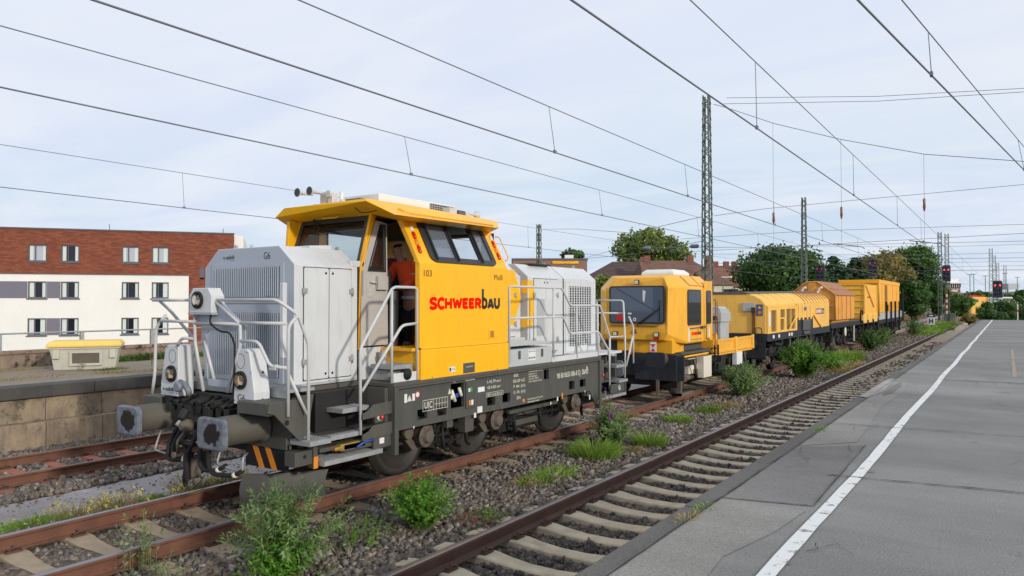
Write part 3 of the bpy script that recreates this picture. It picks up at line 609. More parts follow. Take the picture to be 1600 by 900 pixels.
# ---------------------------------------------------------------- the locomotive
def holed_poly(outer, holes, fn, t, mb, mi=0):
    """polygon with holes in (u,v); fn(u,v,w); extruded to w=-t"""
    bm = bmesh.new(); loops = []
    for lp in [outer]+holes:
        vs = [bm.verts.new((p[0], p[1], 0)) for p in lp]; loops.append(vs)
        for i in range(len(vs)): bm.edges.new((vs[i], vs[(i+1) % len(vs)]))
    bmesh.ops.triangle_fill(bm, use_beauty=True, use_dissolve=False, edges=bm.edges[:], normal=(0, 0, 1))
    bm.verts.index_update(); P = [tuple(v.co[:2]) for v in bm.verts]
    tris = [tuple(v.index for v in f.verts) for f in bm.faces]; li = [[v.index for v in l] for l in loops]; bm.free(); n = len(P)
    mb.add([fn(u, v, 0) for u, v in P]+[fn(u, v, -t) for u, v in P], tris+[tuple(n+i for i in reversed(f)) for f in tris]+[(l[i], l[(i+1) % len(l)], n+l[(i+1) % len(l)], n+l[i]) for l in li for i in range(len(l))], mi)
    return mb
def rrect(a, b, c, d, r, n=5):
    o = []
    for cx, cy, s in ((b-r, d-r, 0), (a+r, d-r, 1), (a+r, c+r, 2), (b-r, c+r, 3)):
        for k in range(n+1):
            t = math.pi/2*(s+k/n); o.append((cx+r*math.cos(t), cy+r*math.sin(t)))
    return o
def side(x, sg=1):                      # flat map on a plane X = x, facing +X
    return lambda u, v, w_: (x+w_*sg, u, v)
def front(y):                           # flat map on a plane Y = y, facing the camera (-Y)
    return lambda u, v, w_: (u, y-w_, v)

M['locker'] = paint('locker_grey', (0.45, 0.47, 0.47), 0.45, var=0.03, dirt=0.2, dcol=(0.3, 0.28, 0.25))
M['insul_o'] = plain('orange_brown_mesh', (0.42, 0.17, 0.02), 0.7)
M['plough'] = paint('plough_grey', (0.06, 0.06, 0.055), 0.6, var=0.15, dirt=0.5)
loco = thing('locomotive', 'light grey shunting locomotive with a yellow cab and lit headlamps', 'locomotive', (TX, 9.3, 0))
L_ = lambda x: 2*TX-x                   # mirror across the centre line
# main frame with the dark openings in its side sills
holes = [(7.28, 7.48, .87, 1.0), (7.68, 7.88, .865, .995), (8.82, 9.03, .87, 1.005), (9.22, 9.43, .87, 1.01), (11.26, 11.46, .87, 1.015), (11.65, 11.87, .875, 1.01), (10.42, 10.58, 1.12, 1.28), (7.97, 8.27, .93, 1.27)]
fb = MB()
fb.plate((6.87, 12.37), (.785, 1.335), holes, .05, side(-6.36))
fb.plate((6.87, 12.37), (.785, 1.335), [], .05, side(L_(-6.36), -1))
fb.box(-6.53, -6.415, 6.87, 12.37, .80, .83); fb.box(-9.19, -6.53, 5.6, 13.5, .83, .87)
fb.box(-6.44, -6.30, 6.80, 6.868, .50, 1.335); fb.box(-9.42, -9.28, 6.80, 6.868, .50, 1.335)
fb.box(-6.44, -6.33, 12.372, 12.44, .42, 1.335)
fb.prism([(12.02, .783), (12.37, .783), (12.37, .50), (12.25, .50)], 'X', -6.38, -6.36)
fb.box(-9.1, -6.62, 5.40, 5.48, .76, 1.30); fb.box(-9.1, -6.62, 13.62, 13.70, .76, 1.30)
fb.build('main_frame', M['frame'], loco, bevel=0.006)
cb_ = MB(); cb_.box(-9.0, -6.72, 5.9, 13.4, .875, 1.33); cb_.box(-8.9, -7.02, 5.485, 5.9, .66, 1.33)
for y in (7.0, 7.38, 7.78, 8.92, 9.32, 11.36, 11.75): cb_.box(-6.6, -6.45, y-.012, y+.012, .84, 1.1)
cb_.build('frame_core', M['dark'], loco)
db = MB(); db.box(-9.40, -6.32, 6.80, 12.42, 1.337, 1.385); db.box(-8.9, -6.93, 5.50, 6.798, 1.33, 1.385); db.box(-8.9, -6.93, 12.422, 13.6, 1.33, 1.385)
db.box(-9.42, -6.30, 6.86, 12.37, 1.31, 1.335)
db.build('deck_plate', M['frame_dirty'], loco, bevel=0.005)
gb = MB(); gb.box(-8.85, -6.62, 5.42, 5.80, 1.388, 1.42)
for k in range(18): gb.box(-8.84, -6.63, 5.43+k*.02, 5.436+k*.02, 1.42, 1.428)
gb.box(-8.85, -6.62, 5.40, 5.418, 1.33, 1.43)
gb.build('front_walkway', M['galv'], loco)
# recess behind the front steps
rb = MB(); rb.box(-7.02, -6.99, 5.78, 6.80, .66, 1.33); rb.box(-6.99, -6.42, 6.74, 6.798, .62, 1.33); rb.box(-6.99, -6.44, 5.72, 6.74, .70, .745)
rb.prism([(5.62, 1.33), (5.86, 1.33), (5.82, 1.15), (5.80, .95), (5.86, .75), (5.62, .72)], 'X', -6.72, -6.70)
rb.build('step_recess', M['frame_dirty'], loco)
lb = MB(); lb.box(-9.0, -8.62, 5.13, 5.45, 1.12, 1.235); lb.prism([(5.15, 1.118), (5.45, 1.118), (5.45, .98), (5.25, .98)], 'X', -8.95, -8.65); lb.build('corner_foot', M['frame_dirty'], loco, bevel=0.01)
lb = MB(); lb.obox((-6.93, 5.98, 1.20), .10, .16, .09, (1, 0, -.4), (0, 1, 0)); lb.build('work_lamp', M['dark'], loco, bevel=0.01)
lb = MB(); lb.obox((-6.90, 5.98, 1.15), .05, .11, .03, (1, 0, -.4), (0, 1, 0)); lb.build('work_lamp_lens', M['cream'], loco, bevel=0.008)
# steps
def grate(name, x0, x1, y0, y1, z, parent, lip=.045):
    b = MB(); b.box(x0, x1, y0, y1, z-.012, z-.004)
    n = int((y1-y0)/.03)
    for k in range(n+1): b.box(x0, x1, y0+(y1-y0)*k/n-.003, y0+(y1-y0)*k/n+.003, z-.004, z+.006)
    m = int((x1-x0)/.04)
    for k in range(m+1): b.box(x0+(x1-x0)*k/m-.003, x0+(x1-x0)*k/m+.003, y0, y1, z-.0035, z+.0055)
    b.box(x0-.004, x0, y0, y1, z-lip, z+.008); b.box(x1, x1+.004, y0, y1, z-lip, z+.008); b.box(x0, x1, y0-.004, y0, z-lip, z+.008); b.box(x0, x1, y1, y1+.004, z-lip, z+.008)
    return b.build(name, M['galv'], parent)
grate('step', -6.72, -6.32, 5.68, 6.60, .615, loco)
grate('step', -6.75, -6.42, 5.86, 6.32, .86, loco)
grate('step', -6.78, -6.46, 6.08, 6.50, 1.14, loco)
grate('step', -6.60, -6.28, 5.44, 5.74, .875, loco)
bb = MB()
for z in (1.02, .77):
    bb.prism([(6.30, z-.02), (6.80, z+.0), (6.80, z+.15), (6.48, z+.14), (6.40, z+.08), (6.30, z+.05)], 'X', -6.37, -6.35)
bb.prism([(6.50, .62), (6.80, .62), (6.80, .80), (6.50, .78)], 'X', -6.40, -6.372)
bb.box(-6.75, -6.40, 6.05, 6.50, .66, .74)
bb.build('step_bracket', M['frame_dirty'], loco, bevel=0.004)
lb = MB(); lb.box(-6.42, -6.385, 6.54, 6.68, .93, 1.06); lb.build('button_plate', M['frame'], loco)
lb = MB(); lb.disc_stack((-6.383, 6.61, .995), (1, 0, 0), [(0, .045), (.01, .045), (.012, .0)]); lb.build('button_ring', M['cream'], loco)
lb = MB(); lb.disc_stack((-6.37, 6.61, .995), (1, 0, 0), [(0, .012), (.03, .012), (.032, .026), (.045, .022), (.05, 0)]); lb.build('emergency_button', M['red'], loco)
lb = MB(); lb.box(-6.50, -6.40, 6.00, 6.40, .67, .75); lb.box(-6.52, -6.38, 5.90, 6.02, .69, .735); lb.build('coupling_valve', M['brass'], loco, bevel=0.015)
lb = MB(); lb.tube([(-6.37, 6.22, .69), (-6.36, 6.35, .74), (-6.36, 6.50, .735)], .014, 8); lb.build('valve_handle', M['blue'], loco)
# corner bracket, warning stripes, plough
kb = MB()
kb.prism([(5.02, 1.22), (5.10, 1.20), (5.44, .87), (5.50, .87), (5.50, 1.33), (5.04, 1.33)], 'X', -6.47, -6.44)
kb.box(-6.98, -6.47, 5.03, 5.40, 1.19, 1.325)
kb.prism([(5.02, 1.19), (5.40, .86), (5.42, .86), (5.42, 1.19)], 'X', -6.98, -6.955)
kb.box(-6.60, -6.42, 5.36, 5.60, .60, .76); kb.box(-6.50, -6.40, 5.60, 5.66, .55, .86); kb.box(-6.95, -6.60, 5.45, 5.5, .80, .86)
kb.build('corner_bracket', M['frame_dirty'], loco, bevel=0.008)
kb = MB(); kb.disc_stack((-6.419, 5.49, .70), (1, 0, 0), [(0, .022), (.004, .022)]); kb.disc_stack((-6.439, 5.26, 1.1), (1, 0, 0), [(0, .03), (.003, .03)]); kb.build('bolt_hole', M['black'], loco)
kb = MB(); kb.box(-7.35, -6.62, 5.42, 5.44, .52, .82); kb.build('warning_plate', M['black'], loco)
kb = MB()
for u in (-7.26, -7.04): kb.prism([(u, .82), (u+.09, .82), (u+.25, .52), (u+.16, .52)], 'Y', 5.415, 5.419)
kb.box(-6.41, -6.397, 5.60, 5.66, .55, .68)
kb.build('warning_stripes', M['orange'], loco)
kb = MB()
for sg in (1, -1):
    f = (lambda p: p) if sg == 1 else (lambda p: (L_(p[0]), p[1], p[2]))
    rings = []
    for t in range(7):
        z = .12+.30*t/6; off = .16*(t/6-.4)**2
        rings.append([f((-7.30, 5.30+off, z)), f((-7.05, 5.50+off, z)), f((-6.72, 6.0+off, z)), f((-6.70, 6.03+off, z)), f((-7.03, 5.54+off, z)), f((-7.30, 5.34+off, z))])
    kb.loft(rings, True)
kb.build('snow_plough', M['plough'], loco)
# buffers
def buffer(x, y0, y1, parent, nm='buffer'):
    s = 1 if y1 > y0 else -1
    b = MB(); b.disc_stack((x, y0, 1.0), (0, s, 0), [(0, .19), (.04, .19), (.045, .162), (abs(y1-y0)-.13, .162), (abs(y1-y0)-.125, .135), (abs(y1-y0)-.05, .135)], 28)
    o = b.build(nm, M['sleeve'], parent)
    h = MB(); prof = rrect(x-.245, x+.245, .825, 1.165, .07, 5)
    inner = [(x+(p[0]-x)*.9, .995+(p[1]-.995)*.9) for p in prof]
    h.loft([[(p[0], y1-s*.05, p[1]) for p in prof], [(p[0], y1-s*.012, p[1]) for p in prof], [(p[0], y1, p[1]) for p in inner]], True)
    h.build('buffer_plate', soft_grease(x) if s < 0 else M['buffer'], o, fix=True); return o
    g = MB(); P = []
    for k in range(28):
        a = 2*math.pi*k/28; rr = (1+.18*math.sin(a*3+x)+.08*math.sin(a*7)); P.append((x+.02+.125*rr*math.cos(a), 1.035+.125*rr*math.sin(a)))
    g.prism(P, 'Y', y1+s*.0005, y1+s*.003); g.build('grease_spot', M['grease'], o)
    return o
buffer(TX+.825, 5.40, 4.74, loco); buffer(TX-.805, 5.40, 4.74, loco)
buffer(TX+.875, 13.70, 14.28, loco); buffer(TX-.875, 13.70, 14.28, loco)
# coupling, hoses
cb2 = MB(); cb2.box(TX-.16, TX+.16, 5.15, 5.40, .90, 1.18); cb2.tube([(TX, 5.2, 1.03), (TX, 5.0, 1.02), (TX+.02, 4.93, 1.09), (TX+.02, 4.98, 1.16)], .05, 10)
cb2.tube([(TX-.10, 5.12, 1.0), (TX-.06, 5.0, .80), (TX+.05, 4.98, .62)], .028, 8); cb2.tube([(TX+.12, 5.12, 1.0), (TX+.12, 5.0, .80), (TX+.02, 4.98, .62)], .028, 8)
cb2.tube([(TX-.12, 4.98, .78), (TX+.18, 4.98, .78)], .035, 8); cb2.tube([(TX+.03, 4.98, .64), (TX+.03, 4.99, .38)], .04, 8)
for dx_ in (-.55, -.35, .3, .5): cb2.box(TX+dx_-.06, TX+dx_+.06, 5.30, 5.40, 1.0, 1.22)
for k in range(9): cb2.cyl((TX-.62+k*.15, 5.34, 1.24+.02*(k % 3)), (TX-.62+k*.15+.03, 5.12, 1.22-.03*(k % 2)), .045-.008*(k % 3), 8)
for k in range(7): cb2.box(TX-.60+k*.19, TX-.50+k*.19, 5.10+.03*(k % 2), 5.40, 1.10-.05*(k % 3), 1.19)
cb2.build('screw_coupling', M['dark'], loco, bevel=0.006)
cb2 = MB(); cb2.disc_stack((TX+.04, 5.02, .98), (0, -1, 0), [(0, .07), (.06, .085), (.10, .06), (.13, .03)]); cb2.tube([(TX+.04, 4.98, .95), (TX-.05, 4.92, .80), (TX-.10, 4.95, .66)], .02, 8); cb2.disc_stack((TX-.11, 4.93, .64), (0, -1, 0), [(0, .035), (.03, .035)])
cb2.build('coupling_hook', M['axle'], loco)
for x0, dx_, zz in ((-.26, -.10, .50), (-.16, -.06, .52), (.34, .12, .46), (.50, .18, .44)):
    hb = MB(); hb.tube(fillet([(TX+x0, 5.34, 1.02), (TX+x0, 5.08, .98), (TX+x0-.07, 4.98, .74), (TX+x0+dx_*.2, 4.94, zz+.06), (TX+x0+abs(dx_)*2.2, 4.98, zz+.08), (TX+x0+abs(dx_)*2.2+.10, 5.03, zz+.14)], .18, 6), .026, 10)
    h = hb.build('brake_hose', M['black'], loco)
    hb = MB(); hb.cyl((TX+x0, 5.09, .985), (TX+x0-.01, 5.05, .94), .032, 10); hb.cyl((TX+x0+abs(dx_)*2.2, 4.98, zz+.08), (TX+x0+abs(dx_)*2.2+.03, 4.99, zz+.095), .031, 10); hb.build('hose_fitting', M['cream'], h)
hb = MB(); hb.tube(fillet([(-7.32, 5.1, .84), (-7.32, 5.02, .60), (-6.86, 5.02, .56), (-6.86, 5.02, .72), (-6.95, 5.15, .74)], .05), .012, 8); hb.tube(fillet([(-8.55, 5.1, .84), (-8.55, 5.02, .62), (-8.25, 5.02, .60), (-8.25, 5.02, .74)], .05), .012, 8); hb.build('shunter_handle', M['galv'], loco)
hb = MB(); hb.obox((-8.02, 5.2, .44), .02, .16, .26, (1, -.2, 0), (0, 1, 0)); hb.build('rail_guard', M['axle'], loco)
# wheels, axleboxes, brake gear
for y in (7.70, 9.35, 11.85):
    for sg in (1, -1):
        x = TX+sg*.68
        b = MB(); b.disc_stack((x, y, .50), (sg, 0, 0), [(0, .53), (.03, .53), (.035, .505), (.135, .50), (.137, .42), (.10, .40), (.08, .22), (.12, .16), (.15, .15), (.16, .0)], 40)
        w_ = b.build('wheel', M['wheel'], loco)
        b = MB(); b.disc_stack((x+sg*.16, y, .58), (sg, 0, 0), [(0, .10), (.30, .10), (.31, .13), (.44, .13), (.445, .15), (.465, .15), (.47, .10), (.53, .08), (.535, 0)], 22)
        for q in range(6): b.cyl((x+sg*.625, y+.12*math.cos(q*1.047), .58+.12*math.sin(q*1.047)), (x+sg*.645, y+.12*math.cos(q*1.047), .58+.12*math.sin(q*1.047)), .013, 6)
        x0, x1 = sorted((x+sg*.36, x+sg*.50)); b.prism([(y-.36, .62), (y-.15, .40), (y+.15, .40), (y+.36, .62), (y+.36, .74), (y+.24, .74), (y+.22, .62), (y+.10, .50), (y-.10, .50), (y-.22, .62), (y-.24, .74), (y-.36, .74)], 'X', x0, x1); b.cyl((x+sg*.44, y-.30, .60), (x+sg*.44, y-.30, .78), .07, 12); b.cyl((x+sg*.44, y+.30, .60), (x+sg*.44, y+.30, .78), .07, 12); b.tube([(x+sg*.51, y-.30, .66), (x+sg*.58, y-.30, .66)], .085, 14); b.box(min(x+sg*.3, x+sg*.48), max(x+sg*.3, x+sg*.48), y-.42, y+.42, .745, .785)
        b.build('axlebox', M['axle'], w_, bevel=0.008)
        if sg == 1:
            b = MB(); b.tube(fillet([(x+.60, y+.02, .58), (x+.66, y+.12, .46), (x+.62, y+.22, .56), (x+.60, y+.45, .52), (x+.55, y+.55, .74)], .06), .010, 6); b.build('sensor_cable', M['dark'], w_)
ub = MB()
ub.box(-6.56, -6.42, 8.38, 8.58, .54, .783); ub.box(-6.95, -6.80, 10.25, 11.0, .34, .60); ub.box(-6.62, -6.55, 9.7, 11.2, .62, .68)
ub.box(-6.50, -6.42, 7.97, 8.10, .66, .783)
ub.build('underframe_box', M['frame_dirty'], loco, bevel=0.01)
ub = MB()
for y in (8.25, 8.8, 10.1, 10.9, 12.4): ub.tube([(-6.75, y, .60), (-6.78, y+.08, .30), (-6.85, y+.22, .24)], .03, 8)
ub.box(-9.0, -6.80, 6.9, 12.9, .74, .82)
for y, a, z in ((7.95, .25, .50), (8.22, .5, .38), (9.75, .3, .46), (10.05, .9, .50), (10.9, .35, .40), (11.3, .2, .52)): ub.tube(fillet([(-6.66, y, .74), (-6.64, y+a*.2, z+.05), (-6.66, y+a*.8, z), (-6.70, y+a, .72)], .12), .011, 6)
ub.box(-8.4, -7.3, 10.1, 11.1, .22, .52); ub.tube([(-6.8, 7.0, .50), (-6.8, 12.2, .46)], .035, 8)
ub.box(-8.75, -7.28, 6.9, 12.9, .28, .74); ub.box(-7.28, -6.95, 8.2, 8.75, .30, .7); ub.box(-7.28, -6.95, 9.95, 11.2, .25, .7); ub.box(-8.9, -7.1, 12.5, 13.6, .35, .8); ub.build('brake_rigging_and_shade_block', M['dark'], loco)  # brake gear, plus dark blocks added for the shadow under the locomotive
# hoods
def hood(y0, y1, hw, name, mats, parent, holes_front=None):
    c = TX; P = [(c-hw, 1.40), (c+hw, 1.40), (c+hw, 2.845), (c+hw-.28, 3.075), (c-hw+.28, 3.075), (c-hw, 2.845)]
    b = MB(); n = 6
    b.add([(x, y, z) for y in (y0, y1) for x, z in P], [(0, 1, 2, 3, 4, 5)], 1); o = len(b.v)-12
    b.f.append((o+11, o+10, o+9, o+8, o+7, o+6)); b.m.append(1); b.sm.append(False)
    for i in range(6): j = (i+1) % 6; b.f.append((o+i, o+j, o+6+j, o+6+i)); b.m.append(0); b.sm.append(False)
    return b.build(name, mats, parent, bevel=0.012)
h1 = hood(5.80, 6.82, .88, 'front_hood', [M['grey'], M['grey_shaded']], loco)
h2 = hood(10.90, 12.13, .88, 'rear_hood', [M['grey'], M['grey_panel']], loco)  # end faces take a darker grey, their shade put into the colour
h2a = hood(9.37, 10.897, .735, 'rear_hood_end', [M['grey'], M['grey_panel']], loco)
h3 = hood(12.155, 13.46, .882, 'radiator_hood', [M['grey'], M['grey_shaded']], loco)
hb = MB(); hb.box(-6.985, -6.965, 5.82, 6.80, 1.395, 1.425); hb.box(-6.97, -6.955, 6.33, 6.50, 1.41, 1.437, 0); hb.build('hood_sill', M['grey_panel'], h1)
# louvre panels at the front
def louvre(u0, u1, v0, v1, parent, bars=34):
    b = MB(); fn = front(5.80)
    b.plate((u0, u1), (v0, v1), [(u0+.07, u1-.07, v0+.07, v1-.05)], .012, lambda u, v, w_: (u, 5.788-w_, v))
    o = b.build('louvre_panel', M['grey_shaded'], parent, bevel=0.004)
    b = MB(); b.box(u0+.07, u1-.07, 5.793, 5.799, v0+.07, v1-.05); b.build('louvre_shadow_gap', M['interior_dark'], o)
    b = MB()
    for k in range(bars):
        x = u0+.075+(u1-u0-.15)*(k+.5)/bars
        b.obox((x, 5.781, (v0+v1)/2+.01), .0155, .012, v1-v0-.125, (1, .25, 0), (-.25, 1, 0))
    b.build('louvre_slats', M['grey_shaded'], o)
    return o
louvre(-8.57, -7.16, 2.385, 2.875, h1); louvre(-8.57, -7.16, 1.42, 2.315, h1)
# doors
def hood_door(y0, y1, z0, z1, parent, x=-6.98, mat='grey', hinge=1, locks=True):
    b = MB(); holed_poly(rrect(y0, y1, z0, z1, .02, 2), [], side(x+.012), .011, b); o = b.build('hood_door', M[mat], parent, bevel=0.004)
    g = MB(); g.box(x-.004, x+.0015, y0-.010, y1+.010, z0-.010, z1+.010); g.build('door_gap', M['gasket'], o)
    h = MB(); yy = y0+.005 if hinge < 0 else y1-.005
    for z in (z0+.22, z1-.28): h.box(x+.0125, x+.028, yy-.035, yy+.035, z-.03, z+.03); h.cyl((x+.025, yy+hinge*.02, z-.06), (x+.025, yy+hinge*.02, z+.05), .008, 8)
    h.build('hinge', M['galv'], o)
    if locks:
        h = MB(); yy = y1-.05 if hinge < 0 else y0+.05
        for z in (z0+.06, z1-.06): h.disc_stack((x+.0125, yy, z), (1, 0, 0), [(0, .016), (.006, .014), (.007, 0)], 12)
        h.build('lock', M['black'], o)
    return o
hood_door(5.94, 6.325, 1.46, 2.81, h1, hinge=-1); hood_door(6.335, 6.70, 1.46, 2.81, h1, hinge=1)
hood_door(11.09, 11.49, 1.50, 2.81, h2, hinge=-1, mat='grey'); hood_door(11.50, 11.90, 1.50, 2.81, h2, hinge=1)
hood_door(9.6, 10.70, 1.80, 2.80, h2a, x=TX+.735, hinge=1)
b = MB(); b.box(-6.966, -6.962, 11.18, 11.44, 1.80, 2.45); b.build('vent_screen', M['grey_panel'], h2)
# painted yellow arrow across the rear hood
yb = MB()
yb.prism([(10.3, 2.95), (10.68, 2.95), (10.88, 2.47), (10.66, 2.0), (10.3, 2.0)], 'X', -7.112, -7.110)
yb.box(-7.115, -6.985, 10.8955, 10.8985, 2.55, 2.78); yb.box(-7.115, -6.985, 10.8955, 10.8985, 1.95, 2.15)
yb.prism([(10.905, 2.78), (11.05, 2.78), (11.13, 2.5), (11.05, 1.95), (10.905, 1.95), (10.93, 2.15), (10.93, 2.55)], 'X', -6.979, -6.977)
yb.build('yellow_arrow', M['yellow'], h2)
# radiator grid
gb = MB(); gb.plate((12.20, 13.42), (1.45, 2.80), [(12.32, 13.24, 1.55, 2.70)], .014, side(-6.964)); go = gb.build('radiator_frame', M['grey'], h3, bevel=0.004)
gb = MB(); gb.box(-6.976, -6.970, 12.32, 13.24, 1.55, 2.70); gb.build('radiator_core', M['interior_dark'], go)
gb = MB()
for k in range(10): y = 12.34+k*.0985; gb.box(-6.972, -6.958, y-.013, y+.013, 1.55, 2.70)
for k in range(24): z = 1.575+k*.0478; gb.box(-6.9725, -6.9625, 12.32, 13.24, z-.0045, z+.0045)
gb.build('radiator_slats', M['grey'], go)
gb = MB(); gb.box(-7.04, -6.975, 12.132, 12.153, 1.42, 2.83); gb.box(-7.5, -7.16, 11.3, 12.0, 3.077, 3.10); gb.build('hood_gap', M['interior_dark'], h2)
gb = MB(); gb.prism([(6.35, 3.077), (6.72, 3.077), (6.72, 3.14), (6.35, 3.115)], 'X', -8.35, -7.35); gb.build('hood_hatch', M['grey'], h1, bevel=0.01)
gb = MB()
for x, y in ((-8.3, 5.95), (-7.45, 6.9), (-7.35, 12.05), (-7.3, 13.1)): gb.disc_stack((x, y-.01, 3.10), (0, 1, 0), [(0, .035), (.02, .035), (.021, .012)], 12)
gb.cyl((-8.45, 6.3, 3.07), (-8.45, 6.3, 3.16), .02, 8); gb.build('lifting_eye', M['grey_panel'], h1)
gb = MB(); gb.box(-7.75, -7.55, 10.5, 10.75, 3.08, 3.30); gb.build('exhaust_stack', M['cream'], h2, bevel=0.02)
gb = MB(); gb.box(-8.2, -7.0, 6.825, 6.95, 2.6, 2.90); gb.box(-7.25, -6.98, 6.70, 6.95, 2.845, 2.93); gb.build('window_cowl', M['grey'], h1, bevel=0.015)
# equipment lockers on the walkway
kb = MB(); kb.box(-6.95, -6.385, 9.44, 10.72, 1.388, 1.655); kb.box(-7.12, -6.95, 9.40, 10.9, 1.388, 1.74)
kb.prism([(9.40, 1.70), (10.74, 1.70), (10.74, 1.735), (9.40, 1.80)], 'X', -6.94, -6.42); kb.box(-6.96, -6.93, 9.40, 10.74, 1.655, 1.79)
ko = kb.build('equipment_locker', M['locker'], loco, bevel=0.008)
kb = MB()
for y in (9.72, 10.40): kb.box(-6.384, -6.372, y-.03, y+.03, 1.50, 1.63)
kb.build('latch', M['frame'], ko, bevel=0.01)
kb = MB(); kb.box(-6.384, -6.380, 9.98, 10.20, 1.46, 1.63); kb.build('notice', M['white'], ko)
kb = MB()
for k in range(4): kb.disc_stack((-6.379, 10.01+k*.052, 1.50), (1, 0, 0), [(0, .016), (.002, .016)], 10); kb.prism([(9.995+k*.052, 1.595), (10.025+k*.052, 1.595), (10.01+k*.052, 1.62)], 'X', -6.379, -6.377)
kb.build('notice_symbols', M['dtxt'], ko)
kb = MB(); kb.box(-6.98, -6.42, 12.14, 13.5, 1.388, 1.43); kb.box(-6.43, -6.39, 10.74, 12.40, 1.386, 1.47); kb.build('walkway_kerb', M['grey'], loco)

# ---- cab
cab = MB()
sl = lambda u, s, w_: (-6.36-.32*s+w_*.88, u, 2.9+.6*s+w_*.47)
cab.plate((7.32, 9.36), (1.80, 2.90), [], .04, side(-6.36))
holed_poly([(7.32, 0), (9.36, 0), (9.36, 1), (7.32, 1)], [rrect(7.62, 9.05, .10, .97, .10)], sl, .05, cab)
cab.plate((7.62, 9.36), (1.38, 2.90), [], .04, side(-9.08, -1))
holed_poly([(7.62, 0), (9.36, 0), (9.36, 1), (7.62, 1)], [rrect(7.75, 9.15, .06, .97, .10)], lambda u, s, w_: (-9.08+.20*s, u, 2.9+.6*s), .03, cab)
cab.plate((-9.08, -6.40), (1.40, 3.50), [(-8.25, -6.82, 2.93, 3.42)], .04, lambda u, v, w_: (max(min(u, -6.40-.30*max(v-2.9, 0)/.6), -9.08+.20*max(v-2.9, 0)/.6), 9.36+w_, v))
# front wall of the full-width part, doorway to the right of the windscreen
cab.prism([(-6.98, 1.39), (-6.38, 1.39), (-6.38, 1.79), (-6.98, 1.79)], 'Y', 7.32, 7.36)
cab.prism([(-6.44, 1.79), (-6.38, 1.79), (-6.38, 2.90), (-6.70, 3.50), (-6.77, 3.50), (-6.44, 2.92)], 'Y', 7.322, 7.36)
cab.prism([(-8.42, 2.85), (-8.48, 2.85), (-8.42, 3.53), (-8.36, 3.53)], 'Y', 6.86, 7.42)
cab.box(-9.05, -8.45, 7.62, 7.66, 1.4, 3.48)
cab.build('cab_body', M['yellow'], loco, bevel=0.006)
cb3 = MB(); cb3.prism([(7.33, 1.345), (9.36, 1.345), (9.36, 1.775), (7.33, 1.775)], 'X', -6.40, -6.338); cb3.box(-6.9, -6.345, 7.34, 9.34, 1.776, 1.80)
cb3.build('cab_skirt', M['yellow'], loco, bevel=0.01)
cb3 = MB(); cb3.box(-6.7, -6.349, 7.325, 9.355, 1.7765, 1.798); cb3.build('skirt_gap', M['brown_txt'], loco)
cb3 = MB()
cb3.box(-6.99, -6.42, 7.24, 7.318, 1.755, 1.795); cb3.build('door_sill', M['yellow_dark'], loco)
cb3 = MB()
for y in (7.55, 8.3, 9.05): cb3.disc_stack((-6.337, y, 1.40), (1, 0, 0), [(0, .010), (.004, .008), (.005, 0)], 8)
cb3.build('skirt_bolts', M['brown_txt'], loco)
# windscreen: leans back; frame, glass, wipers
wf = lambda u, s, w_: (u, 6.86+.21*s-w_, 2.80+.77*s)
wb = MB(); holed_poly([(-8.46, 0), (-6.98, 0), (-6.98, 1), (-8.38, 1)], [[(-8.40, .08), (-7.04, .08), (-7.04, .95), (-8.31, .95)]], wf, .05, wb); wb.build('windscreen_surround', M['yellow'], loco, bevel=0.004)
wb = MB(); holed_poly([(-8.41, .05), (-7.025, .05), (-7.025, .97), (-8.33, .97)], [[(-8.35, .11), (-7.07, .11), (-7.07, .88), (-8.27, .88)]], lambda u, s, w_: wf(u, s, w_+.008), .02, wb); wb.build('windscreen_frame', M['gasket'], loco)
wb = MB(); wb.quad(wf(-8.36, .09, -.01), wf(-7.05, .09, -.01), wf(-7.05, .93, -.01), wf(-8.28, .93, -.01)); wb.build('windscreen', M['glass'], loco, fix=False)
wb = MB(); wb.tube([wf(-8.05, 1.0, .05), wf(-7.9, .80, .04), wf(-7.55, .72, .04)], .008, 6); wb.tube([wf(-8.05, .99, .05), wf(-7.95, .70, .035)], .006, 6); wb.tube([wf(-8.2, .76, .03), wf(-7.7, .70, .03)], .009, 6); wb.build('wiper', M['black'], loco)
wb = MB(); wb.tube(fillet([(-8.50, 6.95, 2.82), (-8.60, 6.90, 2.85), (-8.56, 7.0, 3.25), (-8.44, 7.04, 3.27)], .04), .014, 8); wb.build('grab_handle', M['yellow'], loco)
# side window
fr = MB()
holed_poly(rrect(7.58, 9.10, .04, 1.02, .14), [rrect(7.70, 8.14, .17, .92, .015, 1), rrect(8.21, 8.70, .17, .93, .015, 1), rrect(8.80, 9.01, .17, .92, .04)], lambda u, s, w_: sl(u, s, w_+.022), .035, fr)
so = fr.build('side_window', M['gasket'], loco, bevel=0.004)
fr = MB()
for u in (7.70, 8.17, 8.74):
    fr.obox(sl(u, .55, .035), .025, .62, .03, (0, 1, 0), (-.32, 0, .6))
fr.build('window_runner', M['gasket'], so)
fr = MB(); fr.quad(sl(7.70, .17, -.0), sl(8.14, .17, -.0), sl(8.14, .92, -.0), sl(7.70, .92, -.0)); fr.quad(sl(8.80, .17, -.0), sl(9.01, .17, -.0), sl(9.01, .92, 0), sl(8.80, .92, 0)); fr.build('window_pane', M['film'], so, fix=False)
fr = MB(); fr.quad((-8.9, 9.34, 2.93), (-6.82, 9.34, 2.93), (-6.82, 9.34, 3.42), (-8.9, 9.34, 3.42)); fr.quad((-9.07, 7.7, 2.93), (-9.07, 9.2, 2.93), (-8.9, 9.2, 3.48), (-8.9, 7.7, 3.48)); fr.build('rear_window', M['glass'], loco, fix=False)
